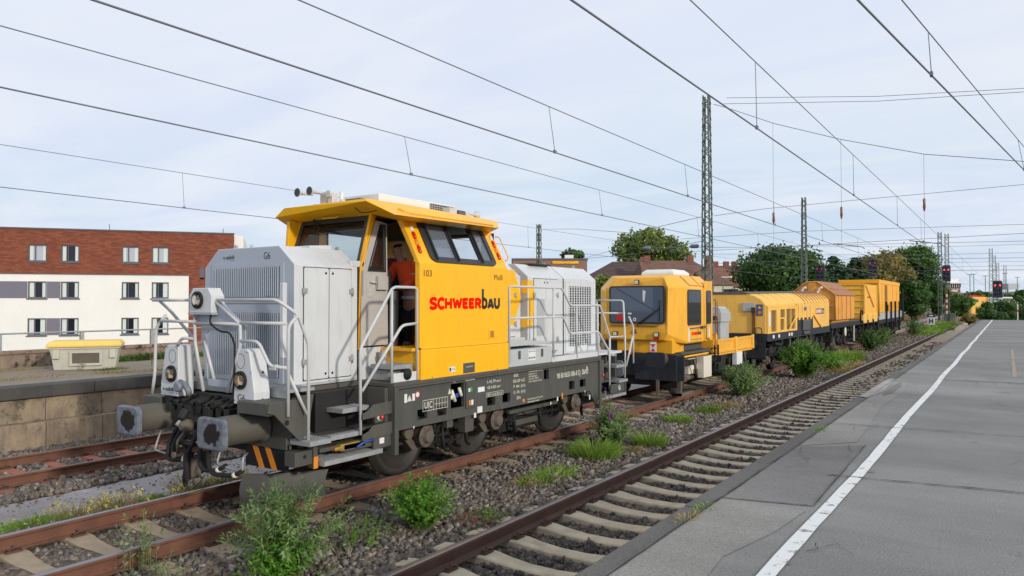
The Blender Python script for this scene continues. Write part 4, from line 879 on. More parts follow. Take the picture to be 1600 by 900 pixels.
# marker lamps
for y0 in (7.44, 9.27):
    o = None
    for s0, s1, mt in ((.86, .72, 'cream'), (.71, .55, 'redlens'), (.54, .40, 'orange'), (.39, .23, 'redlens')):
        b = MB(); yy = lambda s: y0-.03*(1-s)
        p = [Vector(sl(yy(s0+(s1-s0)*t), s0+(s1-s0)*t, .004)) for t in (0, .15, .85, 1)]
        b.tube(p, .03, 10, rs=[.018, .030, .030, .018]); q = b.build('marker_lamp', M[mt], loco if o is None else o)
        if o is None: o = q
b = MB(); b.tube(fillet([sl(9.40, .85, .01), sl(9.44, .80, .05), sl(9.44, .25, .05), sl(9.38, .2, .01)], .03), .010, 6); b.build('grab_handle', M['yellow'], loco)
# roof
A = lambda *p: p
top = [(-8.28, 6.70, 3.69), (-6.73, 6.70, 3.705), (-6.62, 7.4, 3.69), (-6.62, 9.44, 3.66), (-8.9, 9.44, 3.66), (-8.8, 7.5, 3.67)]
eave = [(-8.52, 6.74, 3.58), (-6.70, 6.685, 3.67), (-6.32, 6.80, 3.485), (-6.30, 9.04, 3.50), (-9.2, 9.02, 3.5), (-9.05, 7.5, 3.5)]
und = [(-8.44, 7.06, 3.53), (-6.99, 7.09, 3.56), (-6.69, 7.33, 3.475), (-6.70, 9.34, 3.475), (-8.88, 9.34, 3.475), (-8.86, 7.45, 3.48)]
rb2 = MB(); rb2.loft([top, eave, und], True, 0, False, True); rb2.tube([(-6.45, 7.0, 3.59), (-6.335, 7.10, 3.535), (-6.335, 8.95, 3.535)], .010, 6)
ro = rb2.build('cab_roof', M['yellow'], loco)
b = MB(); b.tube(fillet([(-7.75, 6.93, 3.57), (-7.74, 6.90, 3.53), (-7.45, 6.90, 3.53), (-7.44, 6.93, 3.57)], .02), .010, 6); b.box(-7.75, -7.45, 6.78, 6.95, 3.62, 3.65); b.build('visor_bracket', M['yellow_dark'], ro)
b = MB(); b.tube(fillet([(-7.05, 6.8, 3.64), (-7.0, 6.9, 3.56), (-6.85, 6.95, 3.57), (-6.75, 7.0, 3.6)], .04), .006, 6); b.build('antenna_cable', M['black'], ro)
b = MB(); b.box(-7.85, -7.12, 7.35, 9.02, 3.69, 3.885); ac = b.build('air_conditioner', M['white'], ro, bevel=0.01)
b = MB(); b.box(-7.13, -7.114, 8.42, 8.98, 3.73, 3.865); b.build('fan_opening', M['interior_dark'], ac)
b = MB()
for k in range(15): b.box(-7.112, -7.106, 8.43+k*.039-.003, 8.43+k*.039+.003, 3.73, 3.865)
for k in range(5): b.box(-7.113, -7.107, 8.42, 8.98, 3.735+k*.032-.003, 3.735+k*.032+.003)
b.build('fan_grille', M['mesh_grille'], ac)
b = MB(); b.box(-7.62, -7.30, 7.18, 7.30, 3.69, 3.82); b.build('roof_box', M['frame'], ro, bevel=0.02)
b = MB(); b.cyl((-7.42, 6.95, 3.69), (-7.42, 6.95, 3.88), .028, 10); b.cyl((-7.9, 6.95, 3.69), (-7.9, 6.95, 3.74), .05, 10); b.build('antenna', M['white'], ro)
for x, z in ((-7.92, 3.87), (-7.68, 3.87)):
    b = MB(); b.disc_stack((x, 6.62, z), (0, 1, 0), [(0, .062), (.012, .058), (.05, .030), (.20, .018), (.26, .018)], 20); h = b.build('horn', M['rail_grey'], ro)
    b = MB(); b.disc_stack((x, 6.619, z), (0, 1, 0), [(0, .056), (.002, .056)], 20); b.build('horn_mouth', M['gasket'], h)
b = MB(); b.box(-7.72, -7.58, 6.84, 6.92, 3.69, 3.88); b.box(-7.55, -7.46, 6.82, 6.92, 3.69, 3.86); b.disc_stack((-7.51, 6.82, 3.84), (0, -1, 0), [(0, .05), (.03, .05)], 14); b.cyl((-7.35, 6.9, 3.69), (-7.35, 6.9, 3.76), .04, 10); b.box(-7.8, -7.3, 6.84, 6.95, 3.68, 3.71); b.build('horn_bracket', M['rail_grey'], ro, bevel=0.006)
b = MB(); b.box(-6.98, -6.84, 8.55, 8.72, 3.665, 3.80); b.box(-6.95, -6.85, 8.95, 9.05, 3.66, 3.78); b.build('roof_equipment', M['rail_grey'], ro, bevel=0.01)
b = MB(); b.box(-6.98, -6.84, 8.76, 8.92, 3.665, 3.78); b.build('roof_relay', M['axle'], ro, bevel=0.01)
b = MB(); b.disc_stack((-6.9, 9.08, 3.76), (0, 1, 0), [(0, .02), (.15, .02), (.2, .06), (.22, .065), (.225, .05)], 16); b.build('horn', M['rail_grey'], ro)
# interior
b = MB(); b.box(-9.0, -6.45, 7.64, 9.30, 1.70, 1.76); b.box(-8.4, -6.45, 7.37, 7.64, 1.70, 1.76); b.box(-8.4, -7.02, 6.95, 7.5, 1.70, 2.80); b.box(-8.8, -7.3, 7.9, 8.1, 1.76, 2.85); b.build('cab_interior', M['interior_dark'], loco)
b = MB(); b.box(-8.35, -7.1, 7.0, 7.35, 2.80, 2.87); b.box(-7.03, -6.995, 7.34, 7.38, 1.8, 3.4); b.box(-6.99, -6.90, 7.42, 7.50, 1.80, 2.55); b.box(-8.3, -7.1, 7.35, 7.4, 3.40, 3.5); b.box(-8.9, -6.8, 9.28, 9.34, 3.43, 3.5); b.build('cab_panels', M['interior'], loco)
b = MB(); b.box(-6.66, -6.52, 7.6, 9.3, 1.76, 2.85); b.plate((-8.95, -6.60), (1.77, 3.46), [(-8.25, -6.84, 2.94, 3.41)], .01, front(9.325)); b.box(-8.8, -6.75, 7.40, 9.3, 3.462, 3.470); b.box(-9.03, -9.02, 7.7, 9.3, 1.77, 2.92); b.box(-8.6, -7.05, 7.12, 7.40, 3.462, 3.470); b.build('cab_lining', M['interior_dark'], loco)
b = MB(); b.box(-7.75, -7.35, 8.1, 8.2, 2.3, 3.05); b.box(-8.0, -7.7, 7.5, 7.62, 2.85, 2.96); b.build('driver_seat', M['seat'], loco, bevel=0.03)
# the opened door
b = MB(); holed_poly([(6.88, 1.82), (6.90, 2.82), (7.15, 3.49), (7.37, 3.46), (7.40, 1.82)], [[(7.02, 2.82), (7.33, 2.82), (7.32, 3.42), (7.23, 3.42)]], side(-6.985), .045, b)
do = b.build('cab_door', M['door_grey'], loco, bevel=0.008)
b = MB(); b.quad((-7.0, 7.02, 2.82), (-7.0, 7.33, 2.82), (-7.0, 7.32, 3.42), (-7.0, 7.23, 3.42)); b.build('door_glass', M['glass_dark'], do, fix=False)
b = MB(); holed_poly([(7.00, 2.80), (7.345, 2.80), (7.335, 3.44), (7.225, 3.44)], [[(7.03, 2.83), (7.325, 2.83), (7.31, 3.41), (7.235, 3.41)]], side(-6.978), .006, b); b.build('door_gasket', M['gasket'], do)
b = MB(); b.box(-6.984, -6.978, 6.985, 7.12, 2.46, 2.72); b.box(-6.983, -6.93, 7.15, 7.34, 2.56, 2.74); b.build('lock_case', M['door_grey'], do, bevel=0.006)
b = MB(); b.tube([(-6.98, 7.04, 2.66), (-6.94, 7.04, 2.66), (-6.94, 7.14, 2.65)], .011, 8); b.disc_stack((-6.978, 7.04, 2.55), (1, 0, 0), [(0, .018), (.006, .016)], 10); b.disc_stack((-6.978, 7.04, 2.50), (1, 0, 0), [(0, .018), (.006, .016)], 10); b.build('door_handle', M['rail_grey'], do)
b = MB(); b.box(-6.983, -6.979, 6.90, 6.925, 2.48, 2.82); b.build('lock_strip', M['galv'], do)
b = MB(); b.tube([(-6.97, 6.83, 1.78), (-6.97, 6.86, 2.84), (-6.97, 7.12, 3.54)], .014, 6); b.build('door_frame_edge', M['yellow_dark'], loco)
b = MB(); b.box(-7.06, -6.98, 6.825, 6.855, 1.40, 2.85); b.build('door_frame_gap', M['gasket'], loco)
b = MB(); b.box(-7.06, -6.975, 6.86, 7.30, 1.39, 1.80); b.build('cab_base', M['grey'], loco)
b = MB(); b.box(-6.972, -6.965, 6.94, 7.03, 1.68, 1.73); b.build('step_light', M['cream'], loco, bevel=0.008)
b = MB(); b.disc_stack((-6.85, 7.16, 1.40), (0, 0, 1), [(0, .05), (.12, .05), (.13, .06), (.16, .06), (.17, .045), (.25, .045), (.26, .055), (.30, .055), (.31, .04), (.36, .04)], 16); b.build('filler_pipe', M['galv'], loco)
grate('entry_step', -6.86, -6.46, 6.94, 7.30, 1.585, loco)
b = MB(); b.plate((6.87, 7.30), (1.387, 1.50), [], .01, side(-6.395)); b.prism([(7.0, 1.5), (7.2, 1.5), (7.14, 1.42), (7.06, 1.42)], 'X', -6.40, -6.392); b.build('toe_board', M['grey'], loco)
b = MB(); b.disc_stack((-6.42, 7.12, 1.475), (1, 0, 0), [(0, .07), (.04, .075), (.06, .03), (.07, .02)], 20); b.build('hose_reel', M['black'], loco)
b = MB(); b.cyl((-6.5, 7.22, 1.52), (-6.42, 7.22, 1.52), .035, 10); b.box(-6.9, -6.6, 7.0, 7.25, 1.39, 1.52); b.build('hose_connector', M['galv'], loco)

# ---- handrails
def rail_(paths, parent=loco, r=.019, name='handrail', mat='rail_grey', fl=.07):
    b = MB()
    for p in paths: b.tube(fillet(p, fl, 5), r, 10)
    return b.build(name, M[mat], parent)
rail_([[(-8.87, 5.17, 2.42), (-7.97, 5.17, 2.42)], [(-7.56, 5.17, 2.42), (-6.50, 5.17, 2.42), (-6.40, 5.37, 2.26), (-6.40, 5.52, 1.93), (-6.40, 5.52, .88)],
       [(-7.09, 5.15, 2.165), (-6.44, 5.25, 2.165)], [(-6.42, 5.26, 1.17), (-6.42, 5.26, 2.14), (-6.39, 5.35, 2.24)],
       [(-7.09, 5.15, 1.965), (-6.78, 5.15, 1.965), (-6.62, 5.18, 1.70), (-6.42, 5.24, 1.69)], [(-6.43, 5.27, 1.62), (-6.40, 5.50, 1.16)]])
rail_([[(-8.66, 5.15, 2.165), (-7.93, 5.15, 2.165)], [(-8.74, 5.17, 2.42), (-8.72, 5.30, 2.30), (-8.62, 5.60, 1.90), (-8.62, 5.62, 1.42)],
       [(-8.85, 5.16, 1.26), (-8.78, 5.15, 1.5), (-8.76, 5.15, 2.08), (-8.60, 5.18, 2.24)],
       [(-7.94, 5.15, 1.965), (-8.22, 5.15, 1.965), (-8.30, 5.15, 1.87)]])
rail_([[(-7.56, 5.16, 2.40), (-7.10, 5.15, 2.15), (-7.09, 5.15, 1.92), (-7.32, 5.15, 1.38)], [(-7.97, 5.16, 2.36), (-7.95, 5.15, 2.1), (-7.94, 5.15, 1.92), (-7.77, 5.15, 1.36)], [(-7.95, 5.15, 2.15), (-7.1, 5.15, 2.15)], [(-7.86, 5.22, 1.94), (-7.70, 5.26, 1.42)]], name='gangway_gate', fl=.03)
gb = MB(); gb.prism([(-8.10, 2.40), (-7.52, 2.40), (-7.12, 2.165), (-7.94, 2.165)], 'Y', 5.185, 5.20)
holed_poly([(-7.93, 2.14), (-7.10, 2.14), (-7.10, 1.95), (-7.28, 1.42), (-7.78, 1.42), (-7.93, 1.95)], [[(-7.80, 1.50), (-7.32, 1.50), (-7.20, 1.9), (-7.20, 2.02), (-7.24, 2.06), (-7.78, 2.06), (-7.83, 2.02), (-7.83, 1.9)]], front(5.22), .012, gb)
gb.build('gate_plate', M['grey_shaded'], loco)
gb = MB(); gb.tube(fillet([(-7.62, 5.14, 2.27), (-7.62, 5.12, 2.15), (-7.40, 5.11, 2.06), (-7.25, 5.12, 2.06), (-7.17, 5.13, 1.95), (-7.18, 5.14, 1.55), (-7.22, 5.15, 1.35)], .06), .011, 8); gb.build('lamp_cable', M['black'], loco)
# lamp housings
def lamp(parent, x, y, z, r=.088, lit=True):
    b = MB(); b.disc_stack((x, y, z), (0, -1, 0), [(-.02, r+.014), (.022, r+.014), (.030, r+.004), (.030, r-.004), (.012, r-.006)], 28); o = b.build('headlight', M['black'], parent)
    b = MB(); b.disc_stack((x, y-.014, z), (0, -1, 0), [(0, r-.007), (.001, r-.008)], 24); b.build('reflector', M['glow'], o)
    b = MB()
    for dx_, dz in ((-.036, .014), (.036, .014), (0, .036), (0, -.034), (-.03, -.02), (.03, -.02), (0, 0)): b.disc_stack((x+dx_, y-.018, z+dz), (0, -1, 0), [(0, .017), (.006, .013)], 10)
    b.build('bulb', M['lamp'], o)
    b = MB(); b.disc_stack((x, y-.028, z), (0, -1, 0), [(0, r-.005), (.014, r-.02), (.022, r-.05), (.024, 0.001)], 24); b.build('lamp_glass', M['lens'], o)
    return o
M['glow'] = emit('glowing_reflector', (1.0, 0.70, 0.34), 0.55, (0.35, 0.28, 0.18))
M['chrome'] = plain('reflector', (0.75, 0.68, 0.52), 0.35, 0.6)
for sg in (1, -1):
    x0 = -7.205 if sg == 1 else -8.285; f = lambda u: x0+u*sg
    b = MB(); b.prism([(f(0), 1.26), (f(.36), 1.26), (f(.36), 1.40), (f(.27), 1.84), (f(.22), 1.875), (f(0), 1.875)], 'Y', 5.15, 5.36)
    o = b.build('headlight_housing', M['grey_shaded'] if False else M['grey'], loco, bevel=0.008)
    lamp(o, f(.13), 5.15, 1.53)
    b = MB(); xx, zz = f(.12), 1.74
    ringp = [(xx+.075*math.cos(a), zz+.085*math.sin(a)) for a in [k*math.pi/12 for k in range(24)]]
    holed_poly(ringp, [[(xx+.068*math.cos(a), zz+.078*math.sin(a)) for a in [k*math.pi/12 for k in range(24)]]], front(5.149), .002, b)
    for u, v in ((.02, 1.84), (.02, 1.30), (.33, 1.30), (.30, 1.62), (.02, 1.6), (.23, 1.84)): b.disc_stack((f(u), 5.15, v), (0, -1, 0), [(0, .008), (.004, .006)], 8)
    b.build('cover_screws', M['frame'], o)
    if sg == 1:
        b = MB()
        for v in (1.32, 1.62): b.disc_stack((-6.845, 5.26, v), (1, 0, 0), [(0, .014), (.003, .014)], 10)
        b.build('bolt_hole', M['black'], o)
    b = MB(); b.box(min(f(0), f(.36)), max(f(0), f(.36)), 5.20, 5.42, 1.20, 1.258); b.build('housing_foot', M['dark'], o)
b = MB(); b.prism([(-7.99, 2.27), (-7.56, 2.27), (-7.56, 2.47), (-7.63, 2.56), (-7.92, 2.56), (-7.99, 2.47)], 'Y', 5.10, 5.27); o = b.build('headlight_housing', M['grey'], loco, bevel=0.008)
lamp(o, -7.815, 5.10, 2.42)
b = MB(); b.box(-8.0, -7.54, 5.09, 5.36, 2.252, 2.268); b.prism([(5.27, 2.27), (5.36, 2.27), (5.27, 2.42)], 'X', -7.60, -7.58); b.build('lamp_shelf', M['grey_shaded'], o)
b = MB(); b.tube(fillet([(-8.22, 5.14, 1.44), (-8.10, 5.12, 1.42), (-8.02, 5.12, 1.36), (-8.04, 5.14, 1.30)], .04), .035, 10); b.disc_stack((-8.12, 5.08, 1.40), (0, -1, 0), [(0, .06), (.05, .06), (.06, .045)], 18); b.build('electric_socket', M['buffer'], loco)
b = MB(); b.box(-6.995, -6.93, 5.60, 5.66, 1.75, 2.62); b.build('hood_corner_post', M['grey'], loco, bevel=0.01)
b = MB(); b.box(-6.64, -6.54, 5.18, 5.23, 1.665, 1.72); b.build('cable_clamp', M['rail_grey'], loco)
# rails beside the entry steps
rail_([[(-6.40, 6.31, .82), (-6.40, 6.30, 1.84), (-6.40, 6.86, 2.585), (-6.40, 7.32, 2.585), (-6.40, 7.32, 1.385)], [(-6.40, 6.84, 1.385), (-6.40, 6.84, 2.56)], [(-6.40, 6.33, 1.33), (-6.40, 7.03, 2.10), (-6.40, 7.31, 2.12)]])
rail_([[(-6.40, 9.46, 1.45), (-6.40, 9.46, 2.64), (-6.40, 11.08, 2.64), (-6.40, 11.38, 2.335), (-6.40, 12.53, 2.335), (-6.40, 12.93, 1.72), (-6.45, 13.75, 1.70)],
       [(-6.40, 9.46, 2.145), (-6.40, 11.12, 2.145), (-6.40, 11.38, 1.84), (-6.40, 12.45, 1.84), (-6.40, 12.90, 1.45), (-6.40, 12.92, .72)],
       [(-6.40, 10.80, 1.44), (-6.40, 10.80, 2.63)], [(-6.40, 11.61, 1.40), (-6.40, 11.61, 2.33)], [(-6.40, 12.42, 1.40), (-6.40, 12.42, 2.33)], [(-6.40, 12.93, 1.2), (-6.40, 12.93, 1.72)],
       [(-8.6, 13.75, 2.43), (-6.50, 13.75, 2.43), (-6.40, 13.62, 1.6), (-6.40, 13.60, .88)], [(-8.6, 13.75, 2.17), (-6.47, 13.75, 2.17)], [(-6.40, 13.80, 2.10), (-6.36, 13.92, 1.9), (-6.36, 13.92, 1.15)], [(-6.40, 13.66, 1.1), (-6.36, 13.9, 1.7)], [(-7.1, 13.75, 1.4), (-7.1, 13.75, 2.43)]])
for z, y0, y1 in ((.60, 12.48, 13.52), (.86, 13.22, 13.6), (1.16, 13.1, 13.45)): grate('step', -6.74, -6.34, y0, y1, z, loco)
b = MB(); b.box(-6.78, -6.75, 12.44, 13.6, .55, 1.32); b.box(-6.75, -6.35, 13.52, 13.56, .56, .84); b.box(-6.40, -6.36, 12.9, 13.5, .63, .80); b.box(-6.7, -6.36, 12.44, 12.6, .9, 1.3); b.build('rear_step_frame', M['frame'], loco, bevel=0.005)
b = MB(); b.disc_stack((-6.358, 13.25, .715), (1, 0, 0), [(0, .06), (.01, .06), (.012, .035), (.004, .033), (.004, 0)], 18); b.build('rear_socket', M['galv'], loco)
b = MB(); b.disc_stack((-6.36, 12.55, 1.02), (1, 0, 0), [(0, .03), (.02, .028), (.03, 0)], 12); b.build('rear_button', M['red'], loco)
b = MB(); b.box(-7.0, -6.75, 13.5, 13.95, 1.2, 1.38); b.box(-7.6, -6.95, 13.46, 13.6, 1.4, 1.75); b.build('rear_cover', M['grey_shaded'], loco, bevel=0.01)

# ---- details and lettering on the frame
pn = MB(); pn.box(-6.358, -6.335, 8.29, 8.74, .90, 1.275); po = pn.build('control_panel', M['frame'], loco, bevel=0.004)
pn = MB(); pn.box(-6.334, -6.330, 8.32, 8.50, 1.02, 1.25); pn.box(-6.334, -6.329, 8.47, 8.53, .93, 1.05); pn.box(-6.334, -6.329, 8.55, 8.61, .93, 1.05); pn.build('panel_cover', M['frame_dirty'], po, bevel=0.003)
pn = MB(); pn.box(-6.329, -6.327, 8.33, 8.37, 1.13, 1.18); pn.box(-6.334, -6.331, 8.40, 8.45, .94, 1.01); pn.box(-6.334, -6.331, 8.56, 8.72, 1.10, 1.17); pn.build('panel_label', M['white'], po)
pn = MB(); pn.box(-6.329, -6.327, 8.375, 8.42, 1.13, 1.19); pn.build('panel_green_label', M['green'], po)
pn = MB(); pn.box(-6.334, -6.331, 8.35, 8.385, .94, 1.01); pn.build('panel_orange_label', M['orange'], po)
pn = MB(); pn.disc_stack((-6.40, 8.02, 1.08), (1, 0, 0), [(0, .035), (.03, .03), (.035, 0)], 12); pn.tube([(-6.40, 8.03, 1.18), (-6.39, 8.10, 1.02)], .028, 8); pn.tube([(-6.40, 8.20, 1.20), (-6.38, 8.23, 1.08)], .026, 8); pn.build('air_valve', M['cream'], loco)
pn = MB(); pn.disc_stack((-6.40, 8.13, 1.10), (1, 0, 0), [(0, .03), (.03, .03)], 12); pn.build('valve_ring', M['blue'], loco)
lb = MB()
for a in [(8.58, 8.70, .80, .89), (8.50, 8.55, .74, .81), (7.18, 7.23, 1.13, 1.22), (7.03, 7.08, 1.12, 1.23), (11.9, 11.93, 1.15, 1.23), (12.0, 12.04, .62, .70), (10.62, 10.65, .69, .73), (10.84, 10.88, .72, .79), (8.02, 8.08, 1.29, 1.33)]:
    lb.box(-6.359, -6.356, a[0], a[1], a[2], a[3])
lb.box(-6.371, -6.369, 6.60, 6.68, .67, .74)
lb.build('label_plate', M['white'], loco)
lb = MB(); lb.prism([(7.08, 1.13), (7.17, 1.13), (7.125, 1.21)], 'X', -6.359, -6.356); lb.prism([(7.91, 1.14), (7.97, 1.14), (7.94, 1.22)], 'X', -6.359, -6.356); lb.prism([(7.19+.0, .80), (7.23, .80), (7.21, .76)], 'X', -6.359, -6.356); lb.prism([(11.81, .80), (11.86, .80), (11.835, .76)], 'X', -6.359, -6.356); lb.box(-6.359, -6.356, 8.30, 8.52, 1.285, 1.315); lb.build('warning_triangle', M['txt'], loco)
lb = MB(); lb.disc_stack((-6.3585, 7.28, 1.20), (1, 0, 0), [(0, .042), (.002, .042)], 20); s_ = lb.build('prohibition_sign', M['red'], loco); lb = MB(); lb.disc_stack((-6.3560, 7.28, 1.20), (1, 0, 0), [(0, .032), (.001, .032)], 20); lb.build('sign_face', M['white'], s_)
lb = MB(); lb.box(-6.359, -6.356, 9.78, 9.83, .82, .87); lb.box(-6.359, -6.356, 11.0, 11.04, .74, .84); lb.build('orange_mark', M['orange'], loco)
lb = MB(); lb.box(-6.362, -6.357, 6.89, 7.08, 1.0, 1.27); lb.build('frame_cover', M['frame'], loco, bevel=0.003)
RY, UZ = (0, 1, 0), (0, 0, 1); fx = -6.359
text('UIC', 'lettering', loco, (fx, 7.42, 1.0), RY, UZ, .085, M['txt'], w=.16, offset=.01)
lb = MB()
for z in (.965, 1.105): lb.box(-6.359, -6.3565, 7.385, 7.90, z, z+.006)
lb.box(-6.359, -6.3565, 7.62, 7.90, 1.035, 1.04)
for y in (7.385, 7.60, 7.66, 7.72, 7.78, 7.84, 7.896): lb.box(-6.3592, -6.3567, y, y+.005, .965, 1.111)
lb.box(-6.359, -6.3565, 8.80, 9.24, 1.0, 1.005); lb.box(-6.359, -6.3565, 8.80, 9.24, 1.06, 1.065); lb.box(-6.3592, -6.3567, 8.80, 8.805, 1.0, 1.065); lb.box(-6.3592, -6.3567, 9.235, 9.24, 1.0, 1.065)
lb.build('stencilled_grid', M['txt'], loco)
for s, y, z, h, wd in [('I-10.79 m-I', 8.82, 1.20, .045, .34), ('<8 4.40 m>', 8.82, 1.115, .045, .34), ('REV 14.10.2016 A', 8.83, 1.015, .033, .38), ('60t', 9.53, 1.235, .05, .13), ('KE-GP mZ', 9.51, 1.15, .045, .33), ('P  44t  (61t)', 9.52, 1.065, .045, .33), ('G  47t  (61t)', 9.52, .975, .045, .33), ('35t', 9.60, .885, .045, .12),
                       ('Schweerbau GmbH & Co. KG', 9.95, 1.275, .026, .42), ('Industriestr. 12', 9.95, 1.235, .026, .24), ('31655 Stadthagen', 9.95, 1.195, .026, .26), ('Tel. 05721 7804-0', 9.95, 1.155, .026, .30), ('E-Mail: info@schweerbau.de', 9.95, 1.115, .026, .40), ('Instandhaltung nach Vorschrift', 9.92, .84, .024, .46), ('halterbezogene Angaben', 9.92, .795, .024, .36), ('98 80 0650 086-8 D- SBAU', 10.84, 1.10, .085, 1.12)]:
    text(s, 'lettering', loco, (fx, y, z), RY, UZ, h, M['txt'], w=wd, offset=.012)
lb = MB(); lb.box(-6.3592, -6.3567, 11.62, 11.69, 1.075, 1.082); lb.build('lettering', M['txt'], loco)
# ---- lettering on the cab side
cx = -6.3585
bold('SCHWEER', loco, cx, 7.515, 2.305, .145, [.165, .155, .165, .225, .145, .145, .17], M['redlogo'])
bold('bAU', loco, cx, 8.685, 2.305, .145, [.145, .165, .155], M['blacklogo'])
text('103', 'lettering', loco, (cx, 7.40, 2.735), RY, UZ, .085, M['brown_txt'], w=.165, offset=.008)
text('Melli', 'lettering', loco, (cx, 9.0, 2.725), RY, UZ, .085, M['brown_txt'], w=.22, offset=.0)
lb = MB(); lb.box(-6.3585, -6.352, 8.855, 9.02, 1.86, 2.0); vo = lb.build('vent_cover', M['yellow'], loco, bevel=0.003); lb = MB(); lb.box(-6.3515, -6.350, 8.89, 8.985, 1.875, 1.97); lb.build('vent_mesh', M['insul_o'], vo)
lb = MB(); lb.box(-6.337, -6.334, 7.90, 8.04, 1.44, 1.51); st_ = lb.build('sticker', M['white'], loco); lb = MB(); lb.box(-6.3338, -6.333, 7.91, 7.945, 1.45, 1.50); lb.build('sticker_mark', M['dtxt'], st_)
text('Wartung', 'lettering', st_, (-6.3335, 7.96, 1.47), RY, UZ, .018, M['dtxt'], w=.07)
lb = MB(); lb.box(-6.337, -6.328, 8.22, 8.48, 1.40, 1.54); st_ = lb.build('maker_plate', M['frame'], loco, bevel=0.003); text('vossloh', 'lettering', st_, (-6.327, 8.27, 1.475), RY, UZ, .028, M['txt'], w=.16)
# front lettering
RX = (1, 0, 0)
text('G6', 'lettering', h1, (-7.54, 5.799, 2.92), RX, UZ, .085, M['dtxt'], w=.12, offset=.0)
text('v', 'lettering', h1, (-8.35, 5.799, 2.94), RX, UZ, .032, M['dtxt'], w=.035, offset=.015)
text('o', 'lettering', h1, (-8.312, 5.799, 2.94), RX, UZ, .032, M['green'], w=.036, offset=.015)
text('ssloh', 'lettering', h1, (-8.273, 5.799, 2.94), RX, UZ, .052, M['dtxt'], w=.155, offset=.015)
text('Locomotives', 'lettering', h1, (-8.21, 5.799, 2.918), RX, UZ, .012, M['dtxt'], w=.10)
text('G6', 'lettering', loco, (-7.13, 5.148, 1.30), RX, UZ, .075, M['dtxt'], w=.13, offset=.0)
text('v', 'lettering', loco, (-8.60, 5.148, 1.32), RX, UZ, .032, M['dtxt'], w=.035, offset=.015)
text('o', 'lettering', loco, (-8.562, 5.148, 1.32), RX, UZ, .032, M['green'], w=.036, offset=.015)
text('ssloh', 'lettering', loco, (-8.523, 5.148, 1.32), RX, UZ, .052, M['dtxt'], w=.155, offset=.015)
text('Locomotives', 'lettering', loco, (-8.47, 5.148, 1.297), RX, UZ, .012, M['dtxt'], w=.10)
text('www.sbau.de', 'lettering', h2, (-6.979, 11.15, 1.455), RY, UZ, .06, M['dtxt'], w=.70, offset=.015)
# ---------------------------------------------------------------- the yellow works train behind
XS = -6.6
def bogie(y, parent, xr=XS, mat='navy', spread=.85, r=.42, c=TX):
    for yy in (y-spread, y+spread):
        for sg in (1, -1):
            b = MB(); b.disc_stack((c+sg*.68, yy, r), (sg, 0, 0), [(0, r+.03), (.03, r+.03), (.035, r), (.13, r), (.13, r-.07), (.09, r-.09), (.08, .16), (.13, .13), (.15, 0)], 28); w_ = b.build('wheel', M['wheel'], parent)
            b = MB(); b.box(min(c+sg*.95, c+sg*1.12), max(c+sg*.95, c+sg*1.12), yy-.14, yy+.14, r-.12, r+.16); b.cyl((c+sg*1.12, yy, r), (c+sg*1.17, yy, r), .09, 12)
            for q in (-.22, .22): b.cyl((c+sg*1.02, yy+q, r-.02), (c+sg*1.02, yy+q, r+.28), .075, 10)
            b.build('axlebox', M['axle'] if yy < y else M[mat], w_, bevel=0.008)
    b = MB()
    for sg in (1, -1):
        x0, x1 = sorted((c+sg*1.0, c+sg*1.08)); b.prism([(y-spread-.35, r+.28), (y-.3, r+.10), (y+.3, r+.10), (y+spread+.35, r+.28), (y+spread+.35, r+.42), (y-spread-.35, r+.42)], 'X', x0, x1)
    b.box(c-.95, c+.95, y-.2, y+.2, r, r+.35)
    b.build('bogie_frame', M[mat], parent)
def clutter(y0, y1, n, parent, seed, name='underframe_gear', mat='dark', x=XS, zlo=.35, zhi=1.0):
    rr = random.Random(seed); b = MB()
    for k in range(n):
        y = rr.uniform(y0, y1); z = rr.uniform(zlo+.1, zhi-.1); s = rr.uniform(.06, .22)
        if rr.random() < .55: b.box(x-.35-rr.uniform(0, .3), x-.06-rr.uniform(0, .12), y-s, y+s, z-s*.7, min(z+s*.7, zhi))
        else: b.cyl((x-.15, y-s*2, z), (x-.15-rr.uniform(0, .2), y+s*2, z+rr.uniform(-.1, .1)), s*.35, 8)
    return b.build(name, M[mat], parent)

# --- maintenance car with the glazed cab
v2 = thing('maintenance_car', 'yellow track maintenance car with a glazed cab, coupled behind the locomotive', 'rail vehicle', (TX, 20, 0))
RA = [(-8.50, 17.02, 1.45), (-6.95, 17.02, 1.45), (-6.87, 17.0, 1.62), (-6.85, 17.0, 2.74), (-6.98, 17.12, 3.02), (-8.28, 17.12, 3.02), (-8.58, 17.0, 2.70), (-8.56, 17.0, 1.62)]
RB = [(-8.95, 17.65, 1.355), (-6.62, 17.65, 1.355), (-6.6, 17.65, 1.40), (-6.6, 17.65, 2.76), (-6.93, 17.55, 3.08), (-8.62, 17.55, 3.08), (-9.0, 17.65, 2.76), (-9.0, 17.65, 1.40)]
RC = [(p[0], 19.5, p[2]) for p in RB]
b = MB(); b.loft([RA, RB, RC], True)
body = b.build('cab_body', M['yellow_v2'], v2, bevel=0.05, seg=3)
b = MB(); b.prism(rrect(-8.42, -6.93, 1.86, 2.80, .07), 'Y', 16.985, 16.997); wf_ = b.build('windscreen_frame', M['gasket'], body)
M['ws_v2'] = glass('windscreen_blue', (0.4, 0.45, 0.5), 0.86, (0.10, 0.125, 0.175), 0.03, 1.7)
b = MB(); b.prism(rrect(-8.37, -6.98, 1.90, 2.76, .05), 'Y', 16.978, 16.984); b.build('windscreen', M['ws_v2'], wf_)
b = MB()
